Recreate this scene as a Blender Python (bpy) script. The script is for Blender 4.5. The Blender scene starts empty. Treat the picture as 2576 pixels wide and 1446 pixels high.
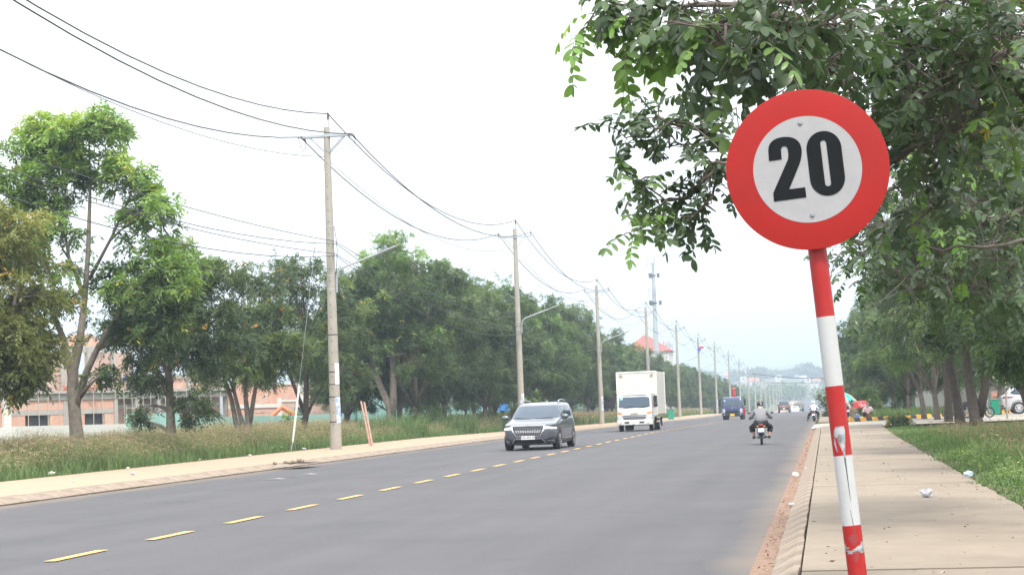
import bpy, math, random
import numpy as np
from mathutils import Vector, Matrix

S = bpy.context.scene
COL = S.collection
PI = math.pi

# ---------------------------------------------------------------- camera
FOC = 4400.0; EYE = 1.55
def cam_axes():
    rho = math.radians(2.1); u, v = 2077-1288, 723-995
    c, s = math.cos(rho), math.sin(rho)
    u1, v1 = u*c+v*s, -u*s+v*c
    p = math.atan(-v1/FOC); az = math.atan(u1*math.cos(p)/FOC)
    F = np.array([-math.sin(az)*math.cos(p), math.cos(az)*math.cos(p), math.sin(p)])
    R0 = np.array([math.cos(az), math.sin(az), 0]); U0 = np.cross(R0, F)
    return c*R0-s*U0, s*R0+c*U0, F
CR, CU, CF = cam_axes()
cd = bpy.data.cameras.new('camera'); cam = bpy.data.objects.new('camera', cd); COL.objects.link(cam)
cd.sensor_width = 36; cd.lens = 36*FOC/2576; cd.clip_start = 0.1; cd.clip_end = 20000
m = Matrix.Identity(4)
for i in range(3):
    m[i][0] = CR[i]; m[i][1] = CU[i]; m[i][2] = -CF[i]
m[2][3] = EYE
cam.matrix_world = m
S.camera = cam

# ---------------------------------------------------------------- sky, sun, exposure
SUN_EL, SUN_AZ = math.radians(57), math.radians(152)      # azimuth clockwise from +Y
w = bpy.data.worlds.new('World'); S.world = w; w.use_nodes = True
nt = w.node_tree; nt.nodes.clear()
o = nt.nodes.new('ShaderNodeOutputWorld'); bg = nt.nodes.new('ShaderNodeBackground'); bg.inputs[1].default_value = 0.1
sky = nt.nodes.new('ShaderNodeTexSky'); sky.sky_type = 'NISHITA'; sky.sun_disc = False
sky.sun_elevation = SUN_EL; sky.sun_rotation = SUN_AZ
tc = nt.nodes.new('ShaderNodeTexCoord'); sp = nt.nodes.new('ShaderNodeSeparateXYZ'); nt.links.new(tc.outputs['Generated'], sp.inputs[0])
rp = nt.nodes.new('ShaderNodeValToRGB'); nt.links.new(sp.outputs[2], rp.inputs[0])
cr = rp.color_ramp; cr.elements[0].position = 0.0; cr.elements[0].color = (.41, .422, .43, 1)
cr.elements[1].position = 1.0; cr.elements[1].color = (1, 1, 1, 1)
for pos, c in ((.035, (.46, .475, .49, 1)), (.10, (.54, .56, .575, 1)), (.45, (.80, .815, .83, 1))):
    e = cr.elements.new(pos); e.color = c
mul = nt.nodes.new('ShaderNodeVectorMath'); mul.operation = 'SCALE'; mul.inputs['Scale'].default_value = 15.5
nt.links.new(rp.outputs[0], mul.inputs[0])
mx = nt.nodes.new('ShaderNodeMix'); mx.data_type = 'RGBA'; mx.inputs[0].default_value = .93
nt.links.new(sky.outputs[0], mx.inputs[6]); nt.links.new(mul.outputs[0], mx.inputs[7])
nt.links.new(mx.outputs[2], bg.inputs[0]); nt.links.new(bg.outputs[0], o.inputs[0])
sd = bpy.data.lights.new('sun', 'SUN'); sd.energy = 2.3; sd.angle = math.radians(9); sd.color = (1, .95, .87)
sun = bpy.data.objects.new('sun', sd); COL.objects.link(sun)
sdir = Vector((math.sin(SUN_AZ)*math.cos(SUN_EL), math.cos(SUN_AZ)*math.cos(SUN_EL), math.sin(SUN_EL)))
sun.rotation_euler = sdir.to_track_quat('Z', 'Y').to_euler(); sun.location = (0, 0, 60)
S.view_settings.view_transform = 'Standard'; S.view_settings.look = 'None'
S.view_settings.exposure = 1.02; S.view_settings.gamma = 1; S.view_settings.use_curve_mapping = False
S.cycles.max_bounces = 6; S.cycles.transparent_max_bounces = 6; S.cycles.volume_bounces = 0
S.cycles.diffuse_bounces = 3; S.cycles.glossy_bounces = 2; S.cycles.transmission_bounces = 4
S.cycles.sample_clamp_indirect = 6; S.cycles.caustics_reflective = False; S.cycles.caustics_refractive = False
S.cycles.use_denoising = True

# ---------------------------------------------------------------- helpers
def ray(x, y): return CF*FOC+CR*(x-1288)+CU*(723-y)
def at(x, y, D):                      # photo point (2576 wide) at distance D along the road -> world
    r = ray(x, y); return np.array([0, 0, EYE])+r/r[1]*D
def ordw(n):
    L = ['first','second','third','fourth','fifth','sixth','seventh','eighth','ninth','tenth','eleventh','twelfth','thirteenth',
         'fourteenth','fifteenth','sixteenth','seventeenth','eighteenth','nineteenth','twentieth']
    t = {20:'twenty',30:'thirty',40:'forty',50:'fifty'}
    if n <= 20: return L[n-1]
    return t[n//10*10]+('-'+L[n%10-1] if n % 10 else 'th')

MATS = {}
def mat(name, col=(.5,.5,.5), rough=.6, metal=0, noise=None, bump=0, bscale=20, spec=.5, emit=0, coat=0):
    if name in MATS: return MATS[name]
    mt = bpy.data.materials.new(name); mt.use_nodes = True; MATS[name] = mt
    n = mt.node_tree.nodes; l = mt.node_tree.links; b = n['Principled BSDF']
    b.inputs['Base Color'].default_value = (*col, 1); b.inputs['Roughness'].default_value = rough
    b.inputs['Metallic'].default_value = metal; b.inputs['Specular IOR Level'].default_value = spec
    if coat: b.inputs['Coat Weight'].default_value = coat; b.inputs['Coat Roughness'].default_value = .08
    if emit: b.inputs['Emission Color'].default_value = (*col, 1); b.inputs['Emission Strength'].default_value = emit
    tcn = None
    if noise or bump:
        tcn = n.new('ShaderNodeTexCoord')
    if noise:                         # (colour, scale, contrast lo, hi[, detail])
        c2, sc, lo, hi = noise[:4]
        t = n.new('ShaderNodeTexNoise'); t.inputs['Scale'].default_value = sc; t.inputs['Detail'].default_value = 8
        t.inputs['Roughness'].default_value = .65
        l.new(tcn.outputs['Object'], t.inputs[0])
        r = n.new('ShaderNodeValToRGB'); r.color_ramp.elements[0].position = lo; r.color_ramp.elements[1].position = hi
        r.color_ramp.elements[0].color = (*col, 1); r.color_ramp.elements[1].color = (*c2, 1)
        l.new(t.outputs[0], r.inputs[0]); l.new(r.outputs[0], b.inputs['Base Color'])
    if bump:
        t = n.new('ShaderNodeTexNoise'); t.inputs['Scale'].default_value = bscale; t.inputs['Detail'].default_value = 6
        l.new(tcn.outputs['Object'], t.inputs[0])
        bp = n.new('ShaderNodeBump'); bp.inputs['Strength'].default_value = bump; bp.inputs['Distance'].default_value = .02
        l.new(t.outputs[0], bp.inputs['Height']); l.new(bp.outputs[0], b.inputs['Normal'])
    return mt

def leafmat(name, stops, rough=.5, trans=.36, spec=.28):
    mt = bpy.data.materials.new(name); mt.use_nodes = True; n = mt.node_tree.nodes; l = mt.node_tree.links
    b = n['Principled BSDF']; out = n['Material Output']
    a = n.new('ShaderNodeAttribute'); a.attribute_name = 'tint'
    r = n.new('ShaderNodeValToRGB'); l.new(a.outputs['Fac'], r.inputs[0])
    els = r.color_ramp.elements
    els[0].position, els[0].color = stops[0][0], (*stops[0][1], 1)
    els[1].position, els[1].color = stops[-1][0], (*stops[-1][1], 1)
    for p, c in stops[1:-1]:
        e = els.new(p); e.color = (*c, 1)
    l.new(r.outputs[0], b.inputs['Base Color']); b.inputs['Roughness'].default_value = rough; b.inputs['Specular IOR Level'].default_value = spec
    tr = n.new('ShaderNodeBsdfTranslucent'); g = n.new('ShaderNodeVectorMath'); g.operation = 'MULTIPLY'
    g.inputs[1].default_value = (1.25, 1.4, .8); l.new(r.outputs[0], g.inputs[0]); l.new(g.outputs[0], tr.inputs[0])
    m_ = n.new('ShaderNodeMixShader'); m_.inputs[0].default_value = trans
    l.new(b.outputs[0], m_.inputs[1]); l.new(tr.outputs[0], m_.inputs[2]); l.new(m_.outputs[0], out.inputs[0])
    return mt

def setmesh(me, V, F4):               # fast mesh from numpy arrays (quads, last index repeated for a triangle is not allowed)
    V = np.asarray(V, dtype=np.float32).reshape(-1, 3); F4 = np.asarray(F4, dtype=np.int32); k = F4.shape[1]
    me.vertices.add(len(V)); me.vertices.foreach_set('co', V.ravel())
    me.loops.add(F4.size); me.loops.foreach_set('vertex_index', F4.ravel())
    me.polygons.add(len(F4)); me.polygons.foreach_set('loop_start', np.arange(0, F4.size, k, dtype=np.int32))
    me.polygons.foreach_set('loop_total', np.full(len(F4), k, dtype=np.int32))
    me.update(calc_edges=True)
def setattr_face(me, name, arr):
    a = me.attributes.new(name, 'FLOAT', 'FACE'); a.data.foreach_set('value', np.asarray(arr, dtype=np.float32))

def tag(o, label=None, cat=None, group=None, kind=None):
    if label: o['label'] = label
    if cat: o['category'] = cat
    if group: o['group'] = group
    if kind: o['kind'] = kind
    return o
def link(name, me, parent=None, loc=None):
    o = bpy.data.objects.new(name, me); COL.objects.link(o)
    if parent: o.parent = parent
    if loc is not None: o.location = loc
    return o
def thing(name, label, cat, loc=(0,0,0), rz=0, group=None, sc=1):
    o = bpy.data.objects.new(name, None); COL.objects.link(o); o.location = loc; o.rotation_euler = (0, 0, rz); o.empty_display_size = .3
    o.scale = (sc, sc, sc)
    return tag(o, label, cat, group)
def copy_tree(o, parent=None):
    c = o.copy(); COL.objects.link(c); c.parent = parent
    for ch in list(o.children): copy_tree(ch, c)
    return c

class MB:
    def __init__(s, M=None): s.v = []; s.f = []; s.mi = []; s.M = M or Matrix.Identity(4)
    def add(s, vs, fs, m=0):
        b = len(s.v); M = s.M
        s.v += [tuple(M @ Vector(p)) for p in vs]; s.f += [tuple(i+b for i in f) for f in fs]; s.mi += [m]*len(fs); return s
    def box(s, c, d, rot=None, m=0):
        x, y, z = d[0]/2, d[1]/2, d[2]/2; vs = [Vector((a*x, b*y, e*z)) for a in (-1,1) for b in (-1,1) for e in (-1,1)]
        if rot is not None:
            R = rot if isinstance(rot, Matrix) else Matrix.Rotation(rot, 3, 'Z')
            vs = [R @ q for q in vs]
        vs = [q+Vector(c) for q in vs]
        return s.add(vs, [(0,1,3,2),(4,6,7,5),(0,4,5,1),(2,3,7,6),(0,2,6,4),(1,5,7,3)], m)
    def tube(s, pts, r, n=8, caps=True, m=0):
        pts = [Vector(p) for p in pts]; k = len(pts)
        if not hasattr(r, '__len__'): r = [r]*k
        vs = []; up = None
        for i, p in enumerate(pts):
            d = (pts[min(i+1, k-1)]-pts[max(i-1, 0)]).normalized()
            if up is None: up = Vector((1,0,0)) if abs(d.x) < .8 else Vector((0,1,0))
            a = (up-d*up.dot(d)).normalized(); up = a; b = d.cross(a)
            vs += [p+(a*math.cos(2*PI*j/n)+b*math.sin(2*PI*j/n))*r[i] for j in range(n)]
        fs = [(i*n+j, i*n+(j+1) % n, (i+1)*n+(j+1) % n, (i+1)*n+j) for i in range(k-1) for j in range(n)]
        if caps: fs += [tuple(range(n))[::-1], tuple((k-1)*n+j for j in range(n))]
        return s.add(vs, fs, m)
    def cyl(s, a, b, r, n=12, m=0, r2=None): return s.tube([a, b], [r, r if r2 is None else r2], n, True, m)
    def lathe(s, prof, n=24, o=(0,0,0), axis='z', m=0, caps=True):
        vs = []
        for r, h in prof:
            for j in range(n):
                a = 2*PI*j/n; x, y = r*math.cos(a), r*math.sin(a)
                q = (x, y, h) if axis == 'z' else ((h, x, y) if axis == 'x' else (x, h, y))
                vs.append((q[0]+o[0], q[1]+o[1], q[2]+o[2]))
        k = len(prof)
        fs = [(i*n+j, i*n+(j+1) % n, (i+1)*n+(j+1) % n, (i+1)*n+j) for i in range(k-1) for j in range(n)]
        if caps: fs += [tuple(range(n))[::-1], tuple((k-1)*n+j for j in range(n))]
        return s.add(vs, fs, m)
    def prism(s, poly, a, b, f, m=0):  # poly 2d, f(x,y,h)->3d
        n = len(poly); vs = [f(x, y, a) for x, y in poly]+[f(x, y, b) for x, y in poly]
        return s.add(vs, [tuple(range(n))[::-1], tuple(range(n, 2*n))]+[(i, (i+1) % n, n+(i+1) % n, n+i) for i in range(n)], m)
    def ell(s, c, r, n=12, k=8, m=0):
        return s.lathe([(max(1e-3, math.sin(PI*i/k)), -math.cos(PI*i/k)) for i in range(k+1)], n, m=m) if False else s._ell(c, r, n, k, m)
    def _ell(s, c, r, n, k, m):
        vs = [(c[0]+r[0]*math.sin(PI*i/k)*math.cos(2*PI*j/n), c[1]+r[1]*math.sin(PI*i/k)*math.sin(2*PI*j/n), c[2]-r[2]*math.cos(PI*i/k)) for i in range(k+1) for j in range(n)]
        return s.add(vs, [(i*n+j, i*n+(j+1) % n, (i+1)*n+(j+1) % n, (i+1)*n+j) for i in range(k) for j in range(n)], m)
    def build(s, name, mats, parent=None, smooth=True, ang=35, bevel=0, loc=None):
        me = bpy.data.meshes.new(name); me.from_pydata(s.v, [], s.f)
        if not isinstance(mats, (list, tuple)): mats = [mats]
        for q in mats: me.materials.append(q)
        if len(mats) > 1: me.polygons.foreach_set('material_index', s.mi)
        if smooth: me.shade_smooth(); me.set_sharp_from_angle(angle=math.radians(ang))
        o = link(name, me, parent, loc)
        if bevel:
            b = o.modifiers.new('bevel', 'BEVEL'); b.width = bevel; b.segments = 2; b.limit_method = 'ANGLE'
        return o

def text_mesh(name, s, size, M, mt, parent, depth=.001, align='CENTER', bold=0):
    cu = bpy.data.curves.new(name, 'FONT'); cu.body = s; cu.size = size; cu.align_x = align; cu.align_y = 'CENTER'
    cu.extrude = depth; cu.offset = bold
    t = bpy.data.objects.new('t', cu); COL.objects.link(t); bpy.context.view_layer.update()
    me = bpy.data.meshes.new_from_object(t.evaluated_get(bpy.context.evaluated_depsgraph_get()))
    bpy.data.objects.remove(t); me.transform(M); me.materials.clear(); me.materials.append(mt); me.name = name
    return link(name, me, parent)
FRONT = Matrix(((1,0,0,0),(0,0,1,0),(0,1,0,0),(0,0,0,1)))      # text plane x,y -> x,z facing -Y (set below)
def face_minus_y(x, y, z):             # text facing -Y
    return Matrix.Translation((x, y, z)) @ Matrix.Rotation(PI/2, 4, 'X')

def smooth(a, b, x):
    t = np.clip((np.asarray(x, dtype=float)-a)/(b-a), 0, 1); return t*t*(3-2*t)
ZY = [-200, 0, 90, 111, 153, 196, 235, 280, 320, 365, 409, 454, 500, 600, 700, 800, 930, 1100, 1200, 1400, 1600, 2000, 2500, 3300, 4200, 5200, 9000]
ZZ = [0, 0, 0, -.12, -.33, -.58, -.75, -.85, -1.1, -1.7, -2.4, -3.1, -3.8, -4.9, -4.6, -3.6, -2.2, -1, 2, 9, 15, 24, 30, 42, 60, 92, 92]
def zr(y): return np.interp(y, ZY, ZZ)
def gz(x, y):                          # natural ground beside the road
    x = np.asarray(x, dtype=float); y = np.asarray(y, dtype=float)
    z = zr(y)+.09+.22*smooth(21.5, 30, -x)+.4*smooth(34, 60, -x)
    return z
XL, XR = -15.85, -.71                  # road edges
# ---------------------------------------------------------------- materials
M_asph = mat('asphalt', (.066,.065,.071), .88, noise=((.086,.084,.090), .35, .3, .75), bump=.25, bscale=60)
# fine aggregate speckle + tyre tracks in the asphalt
def enrich_asphalt():
    n = M_asph.node_tree.nodes; l = M_asph.node_tree.links; b = n['Principled BSDF']
    src = b.inputs['Base Color'].links[0].from_socket
    tcn = n.new('ShaderNodeTexCoord'); t = n.new('ShaderNodeTexNoise'); t.inputs['Scale'].default_value = 26; t.inputs['Detail'].default_value = 5
    l.new(tcn.outputs['Object'], t.inputs[0])
    mp = n.new('ShaderNodeMapping'); mp.inputs['Scale'].default_value = (1.1, .035, 1); l.new(tcn.outputs['Object'], mp.inputs[0])
    t2 = n.new('ShaderNodeTexNoise'); t2.inputs['Scale'].default_value = 1; t2.inputs['Detail'].default_value = 4; l.new(mp.outputs[0], t2.inputs[0])
    a = n.new('ShaderNodeMath'); a.operation = 'ADD'; l.new(t.outputs[0], a.inputs[0]); l.new(t2.outputs[0], a.inputs[1])
    mr = n.new('ShaderNodeMapRange'); mr.inputs[1].default_value = .7; mr.inputs[2].default_value = 1.3; mr.inputs[3].default_value = .84; mr.inputs[4].default_value = 1.16
    l.new(a.outputs[0], mr.inputs[0])
    v = n.new('ShaderNodeVectorMath'); v.operation = 'SCALE'; l.new(src, v.inputs[0]); l.new(mr.outputs[0], v.inputs['Scale'])
    # sparse pale stones, oil stains, blown sand along both edges
    t3 = n.new('ShaderNodeTexVoronoi'); t3.inputs['Scale'].default_value = 11; l.new(tcn.outputs['Object'], t3.inputs[0])
    r3 = n.new('ShaderNodeMapRange'); r3.inputs[1].default_value = .0; r3.inputs[2].default_value = .10; r3.inputs[3].default_value = .55; r3.inputs[4].default_value = 0; l.new(t3.outputs['Distance'], r3.inputs[0])
    m3 = n.new('ShaderNodeMix'); m3.data_type = 'RGBA'; l.new(r3.outputs[0], m3.inputs[0]); l.new(v.outputs[0], m3.inputs[6]); m3.inputs[7].default_value = (.15, .145, .14, 1)
    t4 = n.new('ShaderNodeTexNoise'); t4.inputs['Scale'].default_value = .55; t4.inputs['Detail'].default_value = 3; l.new(tcn.outputs['Object'], t4.inputs[0])
    r4 = n.new('ShaderNodeMapRange'); r4.inputs[1].default_value = .62; r4.inputs[2].default_value = .74; r4.inputs[3].default_value = 0; r4.inputs[4].default_value = .45; l.new(t4.outputs[0], r4.inputs[0])
    m4 = n.new('ShaderNodeMix'); m4.data_type = 'RGBA'; l.new(r4.outputs[0], m4.inputs[0]); l.new(m3.outputs[2], m4.inputs[6]); m4.inputs[7].default_value = (.045, .045, .048, 1)
    sx3 = n.new('ShaderNodeSeparateXYZ'); l.new(tcn.outputs['Object'], sx3.inputs[0])
    fac = None
    for edge, w_, sgn in ((-15.85, 1.1, 1), (-.71, .5, -1)):
        q1 = n.new('ShaderNodeMath'); q1.operation = 'SUBTRACT'; l.new(sx3.outputs[0], q1.inputs[0]); q1.inputs[1].default_value = edge
        q2 = n.new('ShaderNodeMath'); q2.operation = 'ABSOLUTE'; l.new(q1.outputs[0], q2.inputs[0])
        q3 = n.new('ShaderNodeMath'); q3.operation = 'MULTIPLY_ADD'; l.new(t4.outputs[0], q3.inputs[0]); q3.inputs[1].default_value = -1.4*w_; l.new(q2.outputs[0], q3.inputs[2])
        q4 = n.new('ShaderNodeMapRange'); q4.inputs[1].default_value = -.7*w_; q4.inputs[2].default_value = .15*w_; q4.inputs[3].default_value = .75; q4.inputs[4].default_value = 0; l.new(q3.outputs[0], q4.inputs[0])
        if fac is None: fac = q4
        else:
            q5 = n.new('ShaderNodeMath'); q5.operation = 'MAXIMUM'; l.new(fac.outputs[0], q5.inputs[0]); l.new(q4.outputs[0], q5.inputs[1]); fac = q5
    m5 = n.new('ShaderNodeMix'); m5.data_type = 'RGBA'; l.new(fac.outputs[0], m5.inputs[0]); l.new(m4.outputs[2], m5.inputs[6]); m5.inputs[7].default_value = (.17, .135, .105, 1)
    l.new(m5.outputs[2], b.inputs['Base Color'])
enrich_asphalt()
M_yel = mat('road_yellow', (.64,.38,.12), .75, noise=((.24,.19,.12), 9, .48, .72))
M_sand = mat('sandy_pavement', (.41,.27,.182), .9, noise=((.33,.24,.18), .6, .35, .7), bump=.3, bscale=15)
M_kerb = mat('kerb_concrete', (.30,.24,.185), .88, noise=((.15,.112,.085), 2.3, .36, .68), bump=.3, bscale=25)
M_slab = mat('slab_concrete', (.25,.205,.157), .88, noise=((.185,.148,.112), .9, .34, .70), bump=.2, bscale=35)
M_joint = mat('joint_dirt', (.19,.15,.115), .95)
M_dirt = mat('gutter_dirt', (.24,.15,.105), .95, noise=((.15,.10,.075), 7, .4, .7), bump=.6, bscale=25)
M_soil = mat('soil', (.12,.10,.055), .95, noise=((.085,.095,.04), .5, .35, .65), bump=.4, bscale=8)
M_conc = mat('pole_concrete', (.37,.345,.30), .85, noise=((.29,.27,.235), 2.2, .35, .75), bump=.15, bscale=30)
M_galv = mat('galvanised_steel', (.42,.45,.48), .45, .5)
M_wire = mat('black_cable', (.03,.03,.035), .6)
M_dark = mat('dark_rubber', (.02,.02,.022), .7)
M_blackp = mat('black_plastic', (.02,.021,.024), .35)
M_white = mat('white_paint', (.76,.76,.74), .4, noise=((.68,.68,.66), 3, .4, .8))
M_bark = mat('bark', (.20,.175,.145), .95, noise=((.10,.085,.07), 6, .35, .7), bump=.9, bscale=18)
M_barkd = mat('bark_brown', (.125,.10,.082), .95, noise=((.07,.055,.045), 7, .35, .7), bump=.9, bscale=20)

# ---------------------------------------------------------------- terrain
def terrain():
    xs = np.unique(np.concatenate([np.linspace(-3500,-160,24), np.linspace(-150,-30,16), np.linspace(-29,-20.9,8), [-20.75, XL-.02, XL+.02, -8, XR-.02, XR+.16, -.27, 2.3, 2.5], np.linspace(4,40,10), np.linspace(50,3500,22)]))
    ys = np.unique(np.concatenate([np.linspace(-60,120,46), np.linspace(125,700,80), np.linspace(720,2000,70), np.linspace(2050,9000,60)]))
    X, Y = np.meshgrid(xs, ys); Z = gz(X, Y)
    hill = 14*np.sin(X/410+.8)*np.sin(Y/530)+9*np.sin(X/170+2)*np.cos(Y/260)
    Z = Z+hill*smooth(1500, 2300, Y)+smooth(4300, 5300, Y)*8*np.sin(X/260)
    Z = np.where((X > -20.8) & (X < 2.4), zr(Y)-.16, Z)
    cross = (X > -20) & (Y > 78) & (Y < 103+2.2*np.maximum(X, 0)) & (X < 60)
    Z = np.where(cross, zr(Y)-.16, Z)
    V = np.stack([X, Y, Z], -1).reshape(-1, 3); nx = len(xs)
    i, j = np.meshgrid(np.arange(len(ys)-1), np.arange(nx-1), indexing='ij'); a = (i*nx+j).ravel()
    me = bpy.data.meshes.new('ground'); setmesh(me, V, np.stack([a, a+1, a+nx+1, a+nx], -1)); me.materials.append(M_ground); me.shade_smooth()
    return tag(link('ground', me), kind='structure')
M_ground = mat('ground_mix', (.075,.095,.04), .95, noise=((.15,.12,.07), .12, .45, .7), bump=.4, bscale=4)
terrain()

def strip(name, x0, x1, dz, mt, y0=-30, y1=1130, fx=None, parent=None, step=None):
    ys = [y for y in sorted(set(list(range(y0, 130, 5))+list(range(130, y1, 12))+[y1])) if y0 <= y <= y1]
    mb = MB(); vs = []
    for y in ys:
        z = float(zr(y))+dz; vs += [(x0, y, z), (x1, y, z)]
    mb.add(vs, [(2*i, 2*i+1, 2*i+3, 2*i+2) for i in range(len(ys)-1)])
    return mb.build(name, mt, parent)
road = tag(strip('road', XL, XR, 0, M_asph), kind='structure')
# dashes: 1.5 m long every 3 m
y = 13.4; dm = MB(); dm.add([(-.075,-.75,0),(.075,-.75,0),(.075,.75,0),(-.075,.75,0)], [(0,1,2,3)])
dash = None; kk = 0
while y < 310:
    z0 = float(zr(y)); sl = float(zr(y+.7)-zr(y-.7))/1.4
    if dash is None: dash = dm.build('lane_dash', M_yel, road); o = dash
    else: o = dash.copy(); COL.objects.link(o)
    o.location = (-8.71+random.uniform(-.01,.01), y, z0+.012); o.rotation_euler = (math.atan(sl), 0, 0); y += 3
# edge dirt lines
tag(strip('gutter_dirt', XR-.03, -.53, .006, M_dirt, y1=84), kind='structure')
rng = np.random.default_rng(5)

# left pavement and its kerb
lp = tag(strip('left_pavement', -20.9, XL-.52, .125, M_sand, y1=1100), kind='structure')
lk = tag(strip('left_kerb', XL-.6, XL-.01, .02, M_joint, y1=1100), kind='structure')
def kerb_stone(L, w, h0, h1, side, top):          # mountable kerb: slopes up away from the road; side=-1: road is at +x
    poly = [(0, 0), (0, h0), (w*.55, h1), (w, h1), (w, 0)]
    mb = MB(); mb.prism(poly, .012, L-.012, lambda x, z, h: (side*x, h, z)); return mb
def lay_kerb(parent, x, side, w, y0, y1, L, mt, h0=.03, h1=.14, name='kerb_stone', maxn=290):
    proto = None; y = y0; k = 0
    while y < y1 and k < maxn:
        if proto is None: proto = kerb_stone(L, w, h0, h1, side, 0).build(name, mt, parent, smooth=False, bevel=.008); o = proto
        else: o = proto.copy(); COL.objects.link(o)
        o.location = (x+random.uniform(-.008,.008), y, float(zr(y))+random.uniform(-.006,.004)); 
        o.rotation_euler = (math.atan(float(zr(y+L)-zr(y))/L), 0, random.uniform(-.004,.004)); y += L; k += 1
lay_kerb(lk, XL-.02, -1, .52, 28, 400, 1.4, M_kerb)
# right pavement: cast slabs with open joints, kerb, then crossing
rp_ = tag(strip('right_pavement', -.27, 2.26, .085, M_joint, y1=84), kind='structure')
y = 1.0; k = 0
srnd = random.Random(4)
while y < 83.5:
    L = 4.9*srnd.uniform(.8, 1.15)
    if y+L > 83.6: L = 83.6-y
    mb = MB(); xr = 2.24
    n = 12
    vs = []
    for i in range(n+1):
        yy = .005+(L-.010)*i/n; e = 0 if y < 60 else (y-60)*.012
        vs += [(-.26, yy, .0), (xr+e+srnd.uniform(-.035,.03), yy, .0), (-.26, yy, .045), (xr+e+srnd.uniform(-.03,.02), yy, .045)]
    fs = []
    for i in range(n):
        a = 4*i; fs += [(a+2, a+3, a+7, a+6), (a, a+2, a+6, a+4), (a+1, a+5, a+7, a+3)]
    fs += [(0,1,3,2), (4*n, 4*n+2, 4*n+3, 4*n+1)]
    mb.add(vs, fs)
    mt = M_slab if srnd.random() < .6 else mat('slab_concrete_%s' % 'grey', (.235,.193,.148), .9, noise=((.175,.142,.11), 1.1, .34, .7), bump=.2, bscale=35)
    o = mb.build('slab', mt, rp_, smooth=False); o.location = (0, y, .087+srnd.uniform(-.004,.004)); o.rotation_euler = (srnd.uniform(-.0015,.0015), 0, 0)
    y += L
rk = tag(strip('right_kerb', -.55, -.26, .01, M_joint, y1=84), kind='structure')
def lay_kerb_r():
    proto = None; y = 1.0
    while y < 83:
        if proto is None:
            mb = MB(); mb.prism([(0,0),(0,.02),(.2,.118),(.262,.128),(.262,0)], .003, .997, lambda x, z, h: (x, h, z)); proto = mb.build('kerb_stone', M_kerb, rk, smooth=False, bevel=.008); o = proto
        else: o = proto.copy(); COL.objects.link(o)
        o.location = (-.545+random.uniform(-.006,.006), y, random.uniform(-.004,.004)); o.rotation_euler = (0,0,random.uniform(-.004,.004)); y += 1
lay_kerb_r()
# concrete side road with its painted kerb
def yk(x): return 102.7+2.2*(x-1)
mb = MB(); xs = [-.70, .5, 2, 4, 6, 8, 11, 15, 22, 34, 60]; vs = []
for x in xs:
    y0 = 83.4+.35*max(0, x-2.2)+(0 if x < 2.3 else 1.0); y1 = yk(max(x, .4))-.05 if x > .3 else 102
    for t in (0, .33, .66, 1):
        yy = y0+(y1-y0)*t; vs.append((x, yy, float(zr(yy))+.05*(1 if x > 0 else 0)+.012))
mb.add(vs, [(4*i+j, 4*i+4+j, 4*i+5+j, 4*i+1+j) for i in range(len(xs)-1) for j in range(3)])
tag(mb.build('side_road', mat('pale_concrete', (.40,.37,.32), .85, noise=((.32,.29,.25), .5, .35, .7), bump=.2, bscale=12), None), kind='structure')
pk = tag(link('painted_kerb', None), kind='structure')
My, Mk = mat('kerb_yellow', (.84,.44,.055), .6, noise=((.62,.36,.09), 6, .5, .8)), mat('kerb_black', (.05,.055,.055), .7)
for k in range(42):
    x = .55+k*.36; s = .36; mb = MB()
    a, b = (x, yk(x)), (x+s, yk(x+s)); t = .3
    z = float(zr(a[1]))+.03
    mb.add([(a[0],a[1],z),(b[0],b[1],z),(b[0]-.12,b[1]+t,z),(a[0]-.12,a[1]+t,z),(a[0]-.10,a[1]-.17,z+.25),(b[0]-.10,b[1]-.17,z+.25),(b[0]-.2,b[1]+t,z+.25),(a[0]-.2,a[1]+t,z+.25)],
           [(0,1,5,4),(4,5,6,7),(2,3,7,6),(0,4,7,3),(1,2,6,5)])
    mb.build('kerb_block', My if k % 2 == 0 else Mk, pk, smooth=False)
# pavement beyond the side road
mb = MB(); mb.box((1.0, 135, float(zr(120))+.02), (3.0, 56, .3)); q = mb.build('far_pavement', M_slab, None, smooth=False, bevel=.02); tag(q, kind='structure')
q.rotation_euler = (0,0,0)

# ---------------------------------------------------------------- leaves and trees
def leaflets(P, D, Nn, L, W):
    """diamond leaflets: base P, direction D, normal Nn, length L, width W"""
    Sd = np.cross(D, Nn); Sd /= np.linalg.norm(Sd, axis=1, keepdims=True)+1e-9
    L = L[:, None]; W = W[:, None]
    V = np.stack([P, P+D*L*.45+Sd*W*.5-Nn*L*.05, P+D*L-Nn*L*.16, P+D*L*.45-Sd*W*.5-Nn*L*.05], 1)
    return V.reshape(-1, 3)
def unit(v): return v/(np.linalg.norm(v, axis=-1, keepdims=True)+1e-9)

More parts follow.
